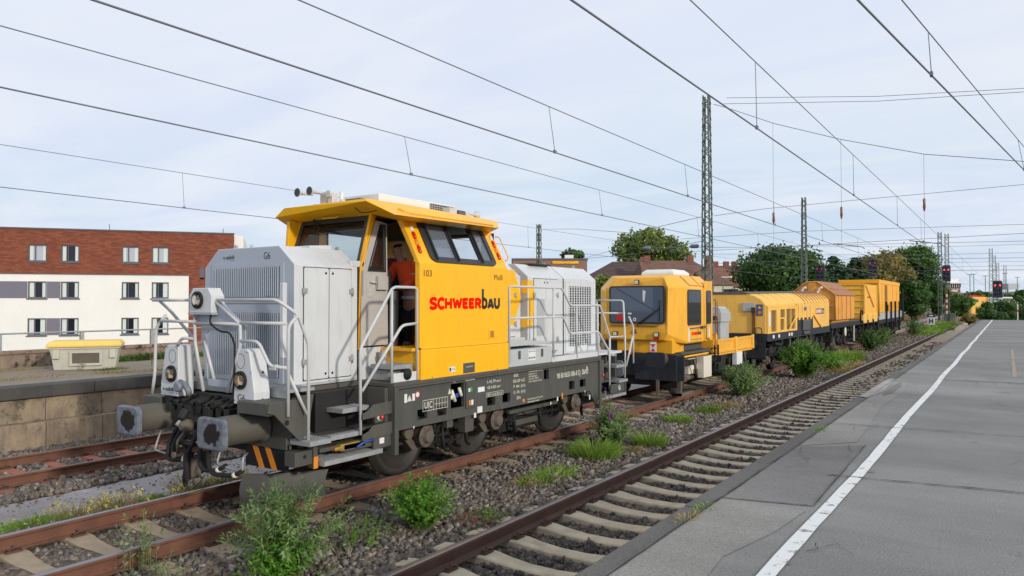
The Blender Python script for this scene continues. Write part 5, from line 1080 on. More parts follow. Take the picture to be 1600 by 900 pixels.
for p in ([(-7.05, 16.97, 2.20), (-7.05, 16.97, 2.45)], [(-7.05, 16.97, 2.20), (-7.05, 16.97, 1.92)], [(-7.06, 16.96, 2.22), (-7.62, 16.95, 1.83)], [(-7.05, 16.96, 2.25), (-7.60, 16.95, 1.86)], [(-7.10, 16.96, 2.20), (-7.70, 16.95, 1.79)]): b.tube(p, .010, 6)
b.build('wiper', M['black'], body)
b = MB(); b.tube([(-8.2, 16.972, 2.74), (-7.2, 16.972, 2.20)], .004, 5); b.build('windscreen_cable', M['black'], wf_)
b = MB(); b.box(-8.22, -7.98, 16.972, 16.976, 1.93, 2.08); b.build('red_notice', M['redlens'], wf_)
b = MB(); b.disc_stack((-7.72, 16.975, 1.96), (0, -1, 0), [(0, .045), (.004, .045), (.004, .022), (0, .02)], 16); b.box(-7.9, -7.8, 16.972, 16.976, 2.09, 2.13); b.prism([(-7.50, 2.70), (-7.42, 2.66), (-7.46, 2.38), (-7.50, 2.45)], 'Y', 16.972, 16.976); b.build('cab_papers', M['white'], wf_)
def rlamp(x, z, nm='headlight', y=16.995, w_=.13, h=.12, parent=body):
    b = MB(); b.box(x-w_/2, x+w_/2, y-.045, y+.02, z-h/2, z+h/2); o = b.build(nm, M['gasket'], parent, bevel=0.01)
    b = MB(); b.box(x-w_/2+.018, x+w_/2-.018, y-.049, y-.046, z-h/2+.018, z+h/2-.018); b.build('lamp_lens', M['cream'], o); return o
rlamp(-7.66, 2.89); rlamp(-7.14, 1.60); rlamp(-8.25, 1.60)
b = MB(); b.box(-7.21, -7.07, 16.96, 16.99, 1.47, 1.535); b.build('tail_lamp', M['redlens'], body, bevel=0.008)
b = MB()
for x0, x1 in ((-8.4, -7.9), (-7.7, -7.1)): b.box(x0, x1, 16.97, 16.995, 1.805, 1.82)
b.build('demister_slot', M['interior_dark'], body)
b = MB(); b.disc_stack((-7.74, 16.995, 1.68), (0, -1, 0), [(0, .05), (.004, .05)], 16); b.prism([(-7.82, 1.62), (-7.66, 1.62), (-7.66, 1.65), (-7.82, 1.65)], 'Y', 16.99, 16.994); b.build('maker_badge', M['brown_txt'], body)
b = MB(); b.prism(rrect(-7.30, -7.14, 1.16, 1.42, .02), 'Y', 16.95, 16.965); mk = b.build('end_marker', M['white'], v2)
b = MB(); b.prism([(-7.285, 1.37), (-7.155, 1.37), (-7.22, 1.285)], 'Y', 16.945, 16.949); b.prism([(-7.285, 1.19), (-7.155, 1.19), (-7.22, 1.275)], 'Y', 16.945, 16.949); b.build('marker_triangles', M['red'], mk)
b = MB(); b.box(-8.26, -6.80, 17.12, 17.9, 1.14, 1.46); b.build('cab_apron', M['yellow_dark'], v2)
b = MB(); b.box(-7.72, -6.62, 16.98, 17.25, .48, 1.13); b.box(-8.9, -7.72, 17.2, 17.4, .55, 1.12); b.box(-6.75, -6.45, 17.0, 17.05, .5, 1.1); b.build('front_panel', M['navy'], v2, bevel=0.015)
for x in (-6.985, -8.735):
    b = MB(); b.disc_stack((x, 16.98, 1.02), (0, -1, 0), [(0, .15), (.3, .14), (.42, .12)], 20); o = b.build('buffer', M['sleeve'], v2)
    b = MB(); b.prism(rrect(x-.24, x+.24, .84, 1.20, .07), 'Y', 16.52, 16.56); b.build('buffer_plate', M['navy'], o)
b = MB(); b.tube(fillet([(-7.95, 16.95, 1.15), (-7.95, 16.8, 1.05), (-8.1, 16.8, .8), (-8.05, 16.9, .72)], .1), .03, 8); b.tube([(-7.9, 16.9, 1.12), (-7.9, 16.75, 1.05)], .035, 8); b.box(-8.02, -7.80, 16.9, 17.0, 1.10, 1.19); b.build('front_hoses', M['black'], v2)
b = MB(); b.tube([(-7.78, 16.88, 1.22), (-7.78, 16.85, 1.10)], .02, 6); b.tube([(-8.62, 16.88, 1.25), (-8.62, 16.85, 1.13)], .02, 6); b.build('cock_handle', M['orange'], v2)
b = MB(); b.box(-7.15, -7.08, 16.95, 17.0, .08, .50); b.build('guard_iron', M['axle'], v2)
# cab side: windows, door, roof plates
def vwin(y0, y1, z0, z1, parent, nm='cab_window'):
    b = MB(); b.prism(rrect(y0, y1, z0, z1, .06), 'X', XS+.001, XS+.014); o = b.build(nm, M['gasket'], parent)
    b = MB(); b.prism(rrect(y0+.035, y1-.035, z0+.035, z1-.035, .04), 'X', XS+.0145, XS+.018); b.build('pane', M['glass_v2'], o); return o
M['glass_v2'] = glass('side_glass', (0.3, 0.32, 0.34), 0.88, (0.03, 0.033, 0.04), 0.03, 1.5)
w1 = vwin(17.634, 18.593, 1.81, 2.71, body)
b = MB(); b.prism([(18.02, 2.55), (18.20, 2.42), (18.26, 2.12), (17.98, 2.08), (17.94, 2.40)], 'X', XS+.019, XS+.020); b.build('reflected_jacket', M['hivis'], w1) if False else None
b = MB(); b.box(XS+.001, XS+.016, 18.83, 19.46, 1.38, 2.95); b.build('cab_door', M['yellow_v2'], body, bevel=0.01)
vw = vwin(18.95, 19.32, 1.82, 2.70, body, 'door_window'); vw.location.x += .016
b = MB(); b.tube([(XS+.04, 17.75, 1.74), (XS+.04, 18.55, 1.75)], .012, 6); b.box(XS+.01, XS+.06, 18.55, 18.8, 1.72, 1.78); b.tube(fillet([(XS+.03, 19.1, 1.40), (XS+.06, 19.1, 1.43), (XS+.06, 18.85, 1.45), (XS+.06, 18.85, 1.85)], .05), .012, 6); b.build('door_rail', M['frame'], body)
b = MB(); b.box(XS+.001, XS+.004, 17.68, 17.78, 1.42, 1.75); b.box(XS+.02, XS+.022, 19.13, 19.22, 1.48, 1.72); b.build('notice', M['white'], body)
bold('SCHWEER', body, XS+.003, 17.92, 1.565, .07, [.066]*7, M['redlogo'])
bold('bAU', body, XS+.003, 18.385, 1.565, .07, [.075]*3, M['blacklogo'])
text('Schweerbau GmbH', 'lettering', body, (XS+.003, 17.92, 1.44), (0, 1, 0), (0, 0, 1), .03, M['brown_txt'], w=.72)
b = MB(); b.prism([(17.95, 0), (18.6, 0), (18.6, 1), (17.95, 1)], 'Z', 0, 0) if False else None
sl2 = lambda u, s, w_: (-6.63-.28*s+.66*w_, u, 2.80+.27*s+.75*w_)
b = MB(); b.plate((17.9, 18.55), (.05, .95), [], .02, lambda u, s, w_: sl2(u, s, w_+.02)); b.plate((18.65, 19.35), (.0, .98), [], .02, lambda u, s, w_: sl2(u, s, w_+.02)); b.build('roof_panel', M['yellow_v2'], body, bevel=0.006)
b = MB(); b.loft([[(x0, y0, z) for x0, y0 in ((-7.95+d, 17.9+d), (-7.05-d, 17.9+d), (-7.05-d, 19.0-d), (-7.95+d, 19.0-d))] for z, d in ((3.085, 0), (3.16, .0), (3.24, .10))], True); b.build('roof_unit', M['white'], v2, bevel=0.02)
for xx, yy in ((-8.0, 19.3), (-7.0, 19.35)):
    b = MB(); b.disc_stack((xx, yy, 3.09), (0, 0, 1), [(0, .06), (.08, .06), (.10, .04), (.12, 0)], 14); b.tube([(xx, yy, 3.2), (xx-.3, yy, 3.30)], .006, 5); b.tube([(xx, yy, 3.2), (xx+.35, yy, 3.32)], .006, 5); b.build('roof_aerial', M['gasket'], v2)
b = MB(); b.tube(fillet([(XS, 19.62, 2.45), (XS+.02, 19.68, 2.48), (XS+.02, 19.72, 1.55), (XS-.02, 19.60, 1.50)], .05), .013, 6); b.tube([(XS, 19.9, 1.5), (XS, 19.9, 2.4)], .013, 6); b.build('ladder_rail', M['insul'], v2)
# deck, boards, cabinet
b = MB(); b.box(-9.0, -6.62, 16.99+.3, 19.5, 1.10, 1.16); b.box(-8.9, -6.9, 17.7, 19.5, 1.16, 1.353); b.build('deck_shelf', M['frame'], v2)
b = MB(); b.box(-6.63, -6.585, 17.0, 19.15, 1.03, 1.075); b.box(-9.0, -6.60, 19.3, 23.25, .93, .985); b.build('deck_edge', M['yellow_v2'], v2, bevel=0.01)
b = MB(); b.box(-8.8, -6.75, 17.3, 23.2, .78, .93); b.box(-8.95, -6.65, 19.5, 23.2, .985, 1.02); b.build('car_frame', M['dark'], v2)
for y0, y1 in ((19.87, 21.50), (21.58, 23.22)):
    b = MB(); b.box(-6.66, -6.61, y0, y1, 1.0, 1.36); 
    b.plate((y0, y1), (1.0, 1.37), [(y0+.12, y1-.12, 1.06, 1.31)], .03, side(-6.58)); o = b.build('side_board', M['yellow_v2'], v2, bevel=0.01)
    b = MB(); b.box(-6.61, -6.55, y1-.07, y1+.03, .97, 1.40); b.build('board_latch', M['yellow_v3'], o, bevel=0.008)
b = MB(); b.box(-8.9, -6.68, 19.80, 19.86, 1.0, 1.37); b.box(-8.9, -8.85, 19.8, 23.2, 1.0, 1.37); b.box(-7.3, -6.7, 20.1, 20.18, 1.3, 1.55); b.build('bulkhead', M['yellow_v2'], v2)
b = MB(); b.box(-7.55, -7.10, 21.7, 22.5, 1.02, 2.18); b.box(-7.60, -7.06, 21.65, 22.55, 1.80, 2.10); b.box(-7.9, -7.57, 21.8, 22.4, 1.02, 2.0); b.prism([(-7.5, 2.18), (-7.12, 2.18), (-7.2, 2.26), (-7.45, 2.26)], 'Y', 21.75, 22.45); cbn = b.build('hydraulic_cabinet', M['grey_panel'], v2, bevel=0.015)
b = MB(); b.box(-7.30, -7.20, 21.62, 21.648, 1.86, 1.98); b.build('gauge', M['gasket'], cbn)
b = MB(); b.box(-6.78, -6.56, 18.70, 19.30, .43, .98); b.box(-6.9, -6.78, 18.2, 18.7, .55, .95); bx = b.build('tool_box', M['cream'], v2, bevel=0.01)
b = MB(); b.box(-6.70, -6.555, 21.50, 22.03, .57, .94); b.build('tool_box', M['white'], v2, bevel=0.01)
b = MB(); b.tube([(-6.60, 18.1, .95), (-6.66, 18.45, .48)], .035, 8); b.box(-6.75, -6.65, 17.3, 17.38, .1, .98); b.box(-6.75, -6.65, 17.3, 18.2, .08, .16); b.tube([(-6.62, 22.4, .92), (-6.64, 22.7, .45)], .03, 8); b.build('work_arm', M['axle'], v2)
b = MB()
for z in (.55, .75, .95, 1.15): b.box(-6.62, -6.50, 19.42, 19.70, z, z+.02)
for y in (19.42, 19.70): b.box(-6.54, -6.50, y, y+.03, .5, 1.25)
b.build('cab_steps', M['dark'], v2)
bogie(18.3, v2, spread=0.0001) if False else None
for y in (18.2, 22.3):
    for sg in (1, -1):
        b = MB(); b.disc_stack((TX+sg*.68, y, .40), (sg, 0, 0), [(0, .43), (.03, .43), (.035, .40), (.13, .40), (.13, .34), (.09, .32), (.08, .14), (.14, .12), (.15, 0)], 28); b.build('wheel', M['wheel'], v2)
clutter(19.5, 23.2, 26, v2, 3, mat='dark'); clutter(17.4, 19.4, 14, v2, 4, mat='axle', x=-6.65, zhi=.9)

# --- long round-roofed wagon
v3 = thing('vacuum_wagon', 'long pale yellow works wagon with a rounded roof and open side bays', 'rail vehicle', (TX, 30, 0))
Y0, Y1 = 24.781, 35.011
def sec(y, dz, fr_=1.0):
    h = 2.29+dz; P = [(-6.6, 1.35), (-6.6, h), (-6.66, h+.09), (-6.78, h+.21), (-6.95, h+.31), (-7.12, h+.37), (-7.25, h+.39)]
    return [(x, y, z) for x, z in P]+[(2*TX-x+.0, y, z) for x, z in reversed(P)]
b = MB(); b.loft([sec(Y0, 0), sec(Y0+3, .05), sec(Y1, .16)], True); 
for i in range(len(b.sm)): b.sm[i] = False
wb3 = b.build('wagon_body', M['yellow_v3'], v3, bevel=0.02)
b = MB(); b.loft([[(x, y, z+dz) for x, z in ((-8.5, 2.66), (-7.2, 2.66), (-7.12, 2.685), (-7.35, 2.74), (-8.4, 2.74), (-8.6, 2.685))] for y, dz in ((Y0-.03, 0.0), (Y1, .15))], True); b.build('roof_walkway', M['sleeve'], wb3, bevel=0.01)
b = MB()
for k in range(9):
    y = Y0+5.6+k*.52; dz = .16*(y-Y0)/(Y1-Y0)
    b.tube([(-6.59, y, 2.25+dz), (-6.65, y, 2.385+dz), (-6.77, y, 2.51+dz), (-6.94, y, 2.61+dz), (-7.12, y, 2.67+dz)], .022, 6)
b.build('roof_ribs', M['rust_roof'], wb3)
b = MB()
for k in range(5):
    y = Y0+.9+k*1.05; dz = .16*(y-Y0)/(Y1-Y0)
    b.tube([(-6.60, y, 2.25+dz), (-6.66, y, 2.385+dz), (-6.78, y, 2.51+dz), (-6.95, y, 2.61+dz), (-7.12, y, 2.67+dz)], .010, 6)
b.build('roof_seams', M['yellow_v3'], wb3)
bays = [(25.235, 25.895, 1.36+.04, 2.12), (26.452, 27.039, 1.86, 2.14), (26.431, 26.947, 1.42, 1.81), (27.277, 27.895, 1.42, 2.15), (27.968, 28.586, 1.42, 2.15)]
b = MB(); b.plate((Y0+.02, 28.875), (1.352, 2.27), bays, .05, side(XS+.055)); b.plate((28.875+.002, 31.608), (1.80, 2.33), [], .05, side(XS+.055)); b.plate((31.608+.002, Y1-.01), (1.352, 2.40), [], .008, side(XS+.012))
b.build('side_frame', M['yellow_v3'], wb3, bevel=0.008)
M['bay'] = paint('brown_recess', (0.20, 0.115, 0.03), 0.7, var=0.15, dirt=0.4, dcol=(0.07, 0.04, 0.02))
for y0, y1, z0, z1 in bays:
    b = MB(); b.box(XS+.001, XS+.006, y0, y1, z0, z1); b.build('bay_back', M['bay'], wb3)  # flat brown sheet stands for the dark recess of each opening
b = MB(); b.obox((XS+.07, 28.153, 1.66), .03, 1.35, .07, (1, 0, 0), (0, 1.15, .50)); b.obox((XS+.05, 32.484, 1.62), .05, 1.6, .09, (1, 0, 0), (0, 1.42, -.52)); b.build('diagonal_brace', M['yellow_v3'], wb3, bevel=0.01)
b = MB()
for y in (29.184, 29.803, 30.525, 31.144): b.box(XS+.056, XS+.075, y-.12, y+.12, 1.72, 2.25)
b.build('lifting_plates', M['yellow_v3'], wb3, bevel=0.01)
b = MB(); b.box(-6.62, -6.545, 28.906, 31.587, 1.10, 1.79); nb = b.build('side_machinery', M['navy'], v3, bevel=0.02)
b = MB(); b.box(-6.54, -6.48, 29.597, 30.834, 1.30, 1.72); b.box(-6.54, -6.46, 29.700, 30.628, 1.15, 1.27); b.build('machinery_cover', M['frame'], nb, bevel=0.03)
b = MB(); b.box(-9.1, -6.56, Y0, Y1, 1.09, 1.348); b.box(-6.56, -6.54, Y0, Y1, 1.09, 1.13); b.build('wagon_frame', M['navy'], v3, bevel=0.01)
b = MB(); b.prism([(Y0+.0, .5), (Y0+.05, 1.34), (Y0-.02, 1.34), (Y0-.02, .6)], 'X', -7.9, -6.62); b.box(-7.3, -6.64, Y0-.03, Y0, .55, 1.34); b.build('end_frame', M['navy'], v3)
b = MB()
for y in (24.5, 25.3, 26.9, 27.3): b.box(-6.539, -6.536, 25.369+(y-24.5)*.9-.0, 25.369+(y-24.5)*.9+.22, 1.18, 1.29)
b.build('frame_marks', M['white'], v3)
b = MB(); b.box(-7.35, -6.95, Y0-.05, Y0-.005, 2.09, 2.38); eb = b.build('electric_box', M['grey_panel'], v3, bevel=0.01); b = MB(); b.box(-7.05, -6.93, Y0-.10, Y0-.052, 2.04, 2.22); b.build('breaker', M['gasket'], eb)
b = MB(); b.box(-7.04, -7.01, Y0-.05, Y0-.01, 1.37, 2.05); b.box(-6.97, -6.94, Y0-.05, Y0-.01, 1.37, 2.05); b.build('cable_duct', M['insul'], v3)
b = MB(); b.box(-6.90, -6.70, Y0-.02, Y0-.004, 1.95, 2.32); sg_ = b.build('warning_board', plain('sign_blue', (0.03, 0.08, 0.25), 0.5), v3)
b = MB(); b.prism([(-6.86, 2.18), (-6.74, 2.18), (-6.80, 2.28)], 'Y', Y0-.026, Y0-.021); b.build('board_triangle', M['yellow'], sg_)
b = MB(); b.disc_stack((-6.80, Y0-.0205, 2.05), (0, -1, 0), [(0, .065), (.004, .065), (.004, .045), (0, .044)], 20); b.box(-6.83, -6.77, Y0-.026, Y0-.021, 2.01, 2.08); b.build('board_ring', M['orange'], sg_)
b = MB(); b.box(XS+.056, XS+.06, 24.905, 25.111, 1.6, 2.05); b.build('notice', M['white'], wb3)
b = MB(); b.tube(fillet([(-6.72, Y0-.06, 1.1), (-6.72, Y0-.06, 1.55), (-6.95, Y0-.06, 1.55), (-6.95, Y0-.06, 1.1)], .08), .014, 6); b.build('grab_rail', M['dark'], v3)
b = MB(); b.box(XS+.0125, XS+.014, 32.26, 33.4, 1.90, 2.13); b.build('name_panel', M['redlens'], wb3)
b = MB(); b.box(XS+.0125, XS+.014, 33.405, 33.98, 1.90, 2.13); b.build('name_panel', M['frame'], wb3)
bold('SCHWEER', wb3, XS+.016, 32.30, 1.95, .13, [.155]*7, M['white'])
bold('bAU', wb3, XS+.016, 33.42, 1.95, .10, [.18]*3, M['yellow_v3'])
b = MB(); b.box(XS+.076, XS+.079, 30.009, 30.319, 2.08, 2.20); b.build('maker_badge', M['blue'], wb3)
bogie(26.4, v3); bogie(33.2, v3); clutter(28.0, 31.8, 34, v3, 8, mat='navy'); clutter(25.0, 35, 40, v3, 9, mat='dark', zlo=.5, zhi=1.08)
b = MB()
for y in (27.9, 29.1, 30.6, 31.3): b.box(-6.62, -6.58, y, y+.09, .35, 1.09)
b.build('drop_posts', M['axle'], v3)
for x in (-6.985, -8.735):
    for yy in (Y0-.55, Y1+.1): b = MB(); b.disc_stack((x, yy, 1.02), (0, 1, 0), [(0, .2), (.04, .2), (.05, .12), (.45, .14)], 18); b.build('buffer', M['dark'], v3)

# --- rusty hopper and container on a flat wagon
v4 = thing('flat_wagon', 'black flat wagon carrying the rust stained hopper and the ribbed container', 'rail vehicle', (TX, 43, 0))
b = MB(); b.box(-9.0, -6.62, 35.6, 50.3, 1.17, 1.40); b.box(-6.62, -6.56, 35.6, 50.3, 1.20, 1.25); b.build('wagon_frame', M['dark'], v4, bevel=0.01)
b = MB(); b.box(-8.9, -6.7, 35.7, 50.2, 1.402, 1.43); b.build('wagon_deck', M['sleeve'], v4)
bogie(37.7, v4, mat='dark'); bogie(48.2, v4, mat='dark'); clutter(36, 50, 44, v4, 12, mat='dark', zlo=.4, zhi=1.2)
b = MB(); b.box(-6.62, -6.56, 41.3, 41.38, .4, 1.2); b.disc_stack((-6.60, 38.9, .95), (1, 0, 0), [(0, .22), (.03, .22), (.04, .16)], 18); b.build('handbrake_wheel', M['cream'], v4)
b = MB()
for k, y in enumerate((44.0, 45.9, 47.9)): b.box(-6.64, -6.57, y, y+1.55, 1.22 if k < 3 else 1.2, 1.72)
b.build('folded_flaps', M['yellow_v3'], v4, bevel=0.02)
b = MB(); 
for y in (43.9, 45.7, 47.7, 49.5): b.box(-6.60, -6.52, y-.06, y+.06, .75, 1.40)
b.tube(fillet([(-6.6, 43.5, 1.25), (-6.58, 43.4, 1.95), (-6.58, 44.0, 1.95), (-6.6, 44.1, 1.3)], .15), .04, 8); b.build('stanchion_socket', M['dark'], v4)
for x in (-6.985, -8.735):
    b = MB(); b.disc_stack((x, 35.15, 1.02), (0, 1, 0), [(0, .2), (.04, .2), (.05, .12), (.45, .14)], 18); b.build('buffer', M['dark'], v4)
hp = thing('ballast_hopper', 'rust stained orange-yellow hopper with a pitched roof on the flat wagon', 'hopper', (-7.62, 39, 1.44))
C4 = -7.62
P4 = [(C4-1.02, 1.56), (C4+1.02, 1.56), (C4+1.02, 2.72), (C4+.22, 3.33), (C4-.22, 3.33), (C4-1.02, 2.74)]
b = MB(); b.prism(P4, 'Y', 36.6, 41.6); b.box(C4-.8, C4+.8, 36.9, 41.3, 1.43, 1.56); hb_ = b.build('hopper_body', M['yellow_v4'], hp, bevel=0.02)
b = MB(); b.loft([[(C4+1.06, y, 2.70), (C4+.22, y, 3.35), (C4+.22, y, 3.38), (C4+1.08, y, 2.735)] for y in (36.55, 41.65)], True); b.tube([(C4+.70, 37.0, 3.02), (C4+.70, 40.9, 3.02)], .03, 6); b.build('hopper_roof', M['rust_roof'], hb_)
b = MB()
for y in (37.2, 38.1, 39.3, 40.4): b.box(C4+1.02, C4+1.06, y-.05, y+.05, 1.56, 2.70)
b.tube([(C4-1.0, 36.57, 2.76), (C4-.24, 36.57, 3.34), (C4+.24, 36.57, 3.34), (C4+1.02, 36.57, 2.74), (C4+1.02, 36.57, 1.58)], .035, 6); b.box(C4-.15, C4+.15, 36.52, 36.6, 2.5, 3.3); b.box(C4+.3, C4+.9, 36.56, 36.6, 2.2, 2.26); b.build('hopper_ribs', M['yellow_v4'], hb_)
b = MB()
for s in (-.36, .36): b.tube(fillet([(C4+s-.16, 36.5, 2.66), (C4+s-.10, 36.5, 2.85), (C4+s+.0, 36.5, 3.05), (C4+s+.12, 36.5, 3.08)], .1), .05, 8)
b.build('white_hose', M['white'], hb_)
ct = thing('container', 'pale yellow ribbed steel container between the hopper and the covered wagon', 'container', (-7.7, 46, 1.43))
b = MB(); b.box(-8.9, -6.62, 45, 49.6, 1.435, 3.40); co_ = b.build('container_body', M['yellow_v5'], ct, bevel=0.02)
b = MB()
for z in (1.75, 2.1, 2.45, 2.8, 3.1): b.box(-8.8, -6.7, 44.95, 45.0, z, z+.05)
b.box(-6.66, -6.60, 44.95, 45.05, 1.44, 3.4); b.box(-6.62, -6.58, 49.5, 49.6, 1.44, 3.4); b.box(-8.9, -6.6, 44.94, 45.0, 3.34, 3.42); b.tube([(-6.58, 45.3, 3.35), (-6.58, 48.2, 2.1)], .03, 6); b.build('container_ribs', M['yellow_v5'], co_)
b = MB(); b.box(-6.619, -6.612, 46.0, 47.3, 2.62, 2.72); b.build('red_lettering', M['redlens'], co_)
v6 = thing('covered_wagon', 'tall deep yellow covered wagon with black stake posts at the end of the train', 'rail vehicle', (TX, 56, 0))
b = MB(); b.box(-8.95, -6.64, 50.8, 61.0, 1.74, 3.74); vb = b.build('wagon_body', M['yellow_v6'], v6, bevel=0.02)
b = MB(); b.box(-8.97, -6.61, 50.7, 61.05, 3.55, 3.80); b.build('roof_rim', M['yellow_v6'], vb, bevel=0.02)
b = MB(); b.box(-6.638, -6.61, 53.3, 54.65, 1.78, 3.50); b.build('door_opening', M['bay'], vb)
b = MB(); b.box(-6.63, -6.58, 54.1, 54.7, 1.78, 3.50); 
for y in (52.0, 57.2, 59.2): b.box(-6.638, -6.615, y, y+.05, 1.75, 3.55)
b.build('sliding_door', M['yellow_v6'], vb)
b = MB(); b.tube(fillet([(-6.62, 50.65, 3.6), (-6.60, 50.6, 2.6), (-6.62, 50.6, 1.5)], .1), .05, 8); b.build('downpipe', M['yellow_v3'], v6)
b = MB(); b.box(-6.62, -6.58, 53.6, 54.6, 1.78, 2.25); b.build('blue_barrel', M['blue'], v6, bevel=0.1)
b = MB(); b.box(-8.95, -6.63, 50.7, 63.4, 1.30, 1.735); b.build('grey_sill', M['grey_panel'], v6)
for k, (y, z0, z1) in enumerate(((53.4, .94, 2.42), (55.7, .45, 2.43), (57.9, .69, 2.46), (60.2, .70, 2.46), (62.3, 1.0, 3.2))):
    b = MB(); b.box(-6.60, -6.50, y-.08, y+.08, z0, z1); b.build('stake_post', M['black'], v6)
b = MB(); b.box(-9.0, -6.65, 50.7, 63.5, 1.05, 1.29); b.build('wagon_frame', M['dark'], v6)
bogie(53.0, v6, mat='dark'); bogie(61.2, v6, mat='dark'); clutter(51, 63, 40, v6, 22, mat='dark', zlo=.4, zhi=1.1)
b = MB(); b.disc_stack((-6.985, 63.5, 1.02), (0, 1, 0), [(0, .14), (.4, .12), (.42, .2), (.46, .2)], 18); b.build('buffer', M['dark'], v6)

for nm_, par_, y0_, y1_ in (('underframe_shade_block', v2, 17.45, 23.1), ('underframe_shade_block', v3, 25.0, 34.9), ('underframe_shade_block', v4, 35.9, 50.1), ('underframe_shade_block', v6, 51.0, 63.2)):
    b = MB(); b.box(-8.7, -7.25, y0_, y1_, .30, .90); b.build(nm_, M['dark'], par_)  # dark block added below each vehicle to stand in for shadow
b = MB(); b.box(-7.25, -6.80, 17.6, 17.75, .25, .9); b.box(-7.25, -6.85, 18.8, 21.6, .32, .78); b.build('undercar_shade_block', M['dark'], v2)  # more dark bodies added to deepen the shadow under this car
# ---------------------------------------------------------------- brick and plaster building beyond the old platform
BP = Vector((-54.7, 39.0, 0)); BU = Vector((0.6131, 0.79, 0)); BN = Vector((0.79, -0.6131, 0))
def bf(u, v, w_): p = BP+BU*u+BN*w_; return (p.x, p.y, v)
def brick_fn(n, nn, L, b):
    g = nn.new('ShaderNodeNewGeometry'); d = nn.new('ShaderNodeVectorMath'); d.operation = 'DOT_PRODUCT'; d.inputs[1].default_value = BU; L(g.outputs['Position'], d.inputs[0])
    s = nn.new('ShaderNodeSeparateXYZ'); L(g.outputs['Position'], s.inputs[0]); c = nn.new('ShaderNodeCombineXYZ'); L(d.outputs['Value'], c.inputs[0]); L(s.outputs[2], c.inputs[1])
    k = nn.new('ShaderNodeTexBrick'); k.inputs['Scale'].default_value = 1.0; k.inputs['Brick Width'].default_value = 0.5; k.inputs['Row Height'].default_value = 0.125; k.inputs['Mortar Size'].default_value = 0.008
    k.inputs['Color1'].default_value = (0.175, 0.045, 0.024, 1); k.inputs['Color2'].default_value = (0.27, 0.078, 0.038, 1); k.inputs['Mortar'].default_value = (0.12, 0.055, 0.038, 1); L(c.outputs[0], k.inputs['Vector'])
    mp_ = nn.new('ShaderNodeMapping'); mp_.inputs['Scale'].default_value = (1.6, 7, 1); L(c.outputs[0], mp_.inputs[0]); t = nn.new('ShaderNodeTexNoise'); t.inputs['Scale'].default_value = 1.3; t.inputs['Detail'].default_value = 4; L(mp_.outputs[0], t.inputs['Vector'])
    m = nn.new('ShaderNodeMapRange'); m.inputs[1].default_value = .35; m.inputs[2].default_value = .65; m.inputs[3].default_value = .82; m.inputs[4].default_value = 1.18; L(t.outputs[0], m.inputs[0])
    q = nn.new('ShaderNodeVectorMath'); q.operation = 'SCALE'; L(k.outputs[0], q.inputs[0]); L(m.outputs[0], q.inputs[3]); L(q.outputs[0], b.inputs['Base Color']); b.inputs['Roughness'].default_value = 0.9
M['brick'] = nodes_mat('red_brick', brick_fn)
M['plaster'] = paint('white_plaster', (0.80, 0.78, 0.74), 0.85, var=0.04, scale=0.6, dirt=0.22, dcol=(0.55, 0.52, 0.47))
M['slate'] = plain('slate_grey_metal', (0.10, 0.10, 0.13), 0.5)
M['panel'] = plain('violet_grey_panel', (0.165, 0.155, 0.20), 0.6)
M['curtain'] = plain('pale_curtain', (0.62, 0.68, 0.64), 0.9)
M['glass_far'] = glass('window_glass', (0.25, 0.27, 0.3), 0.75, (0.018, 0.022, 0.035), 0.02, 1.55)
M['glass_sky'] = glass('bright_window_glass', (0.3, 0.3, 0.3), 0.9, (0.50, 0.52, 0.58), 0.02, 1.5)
bld = thing('apartment_building', 'three storey building of white plaster below and red brick above, dark framed windows', 'building', (BP.x, BP.y, -1.9))
wins = []
for du in (0, -22.9):
    for z0, z1 in ((5.60, 6.95), (2.70, 4.03), (-0.23, 1.12)):
        for a in (-15.14, -12.87, -8.53, -6.31): wins.append((a+du, a+1.28+du, z0, z1))
lo = [w_ for w_ in wins if w_[3] < 4.6]; hi = [w_ for w_ in wins if w_[3] > 4.6]
b = MB(); b.plate((-42, -3.5), (-1.9, 4.6), lo, .30, bf); b.build('plaster_wall', M['plaster'], bld)
b = MB(); b.plate((-42, 0), (4.66, 8.17), hi, .30, lambda u, v, w_: bf(u, v, w_+.04)); b.plate((-3.46, 0), (-1.9, 4.658), [(-2.66, -2.34, 4.3, 4.62)], .30, lambda u, v, w_: bf(u, v, w_+.04)); b.build('brick_wall', M['brick'], bld)
b = MB()
for z0, z1, off in ((4.60, 4.657, .07), (8.172, 8.27, .10)): b.add([bf(u, v, w_) for w_ in (off, -.3) for u, v in ((-42, z0), (-3.45 if z0 < 5 else .05, z0), (-3.45 if z0 < 5 else .05, z1), (-42, z1))], [(0, 1, 2, 3), (4, 7, 6, 5), (0, 4, 5, 1), (1, 5, 6, 2), (2, 6, 7, 3), (3, 7, 4, 0)])
b.build('metal_trim', M['slate'], bld)
b = MB(); b.add([bf(u, v, w_) for v in (-1.9, 8.1) for u, w_ in ((-42, -.3), (-.02, -.3), (-.02, -12), (-42, -12))], [(0, 3, 2, 1), (4, 5, 6, 7), (0, 1, 5, 4), (1, 2, 6, 5), (2, 3, 7, 6), (3, 0, 4, 7)]); b.build('building_core', M['brick'], bld)
b = MB(); b.add([bf(u, v, w_) for v in (-1.9, 8.12) for u, w_ in ((.0, -.8), (.75, -.8), (.75, -12), (.0, -12))], [(0, 3, 2, 1), (4, 5, 6, 7), (0, 1, 5, 4), (1, 2, 6, 5), (2, 3, 7, 6), (3, 0, 4, 7)]); b.build('side_wall', M['plaster'], bld)
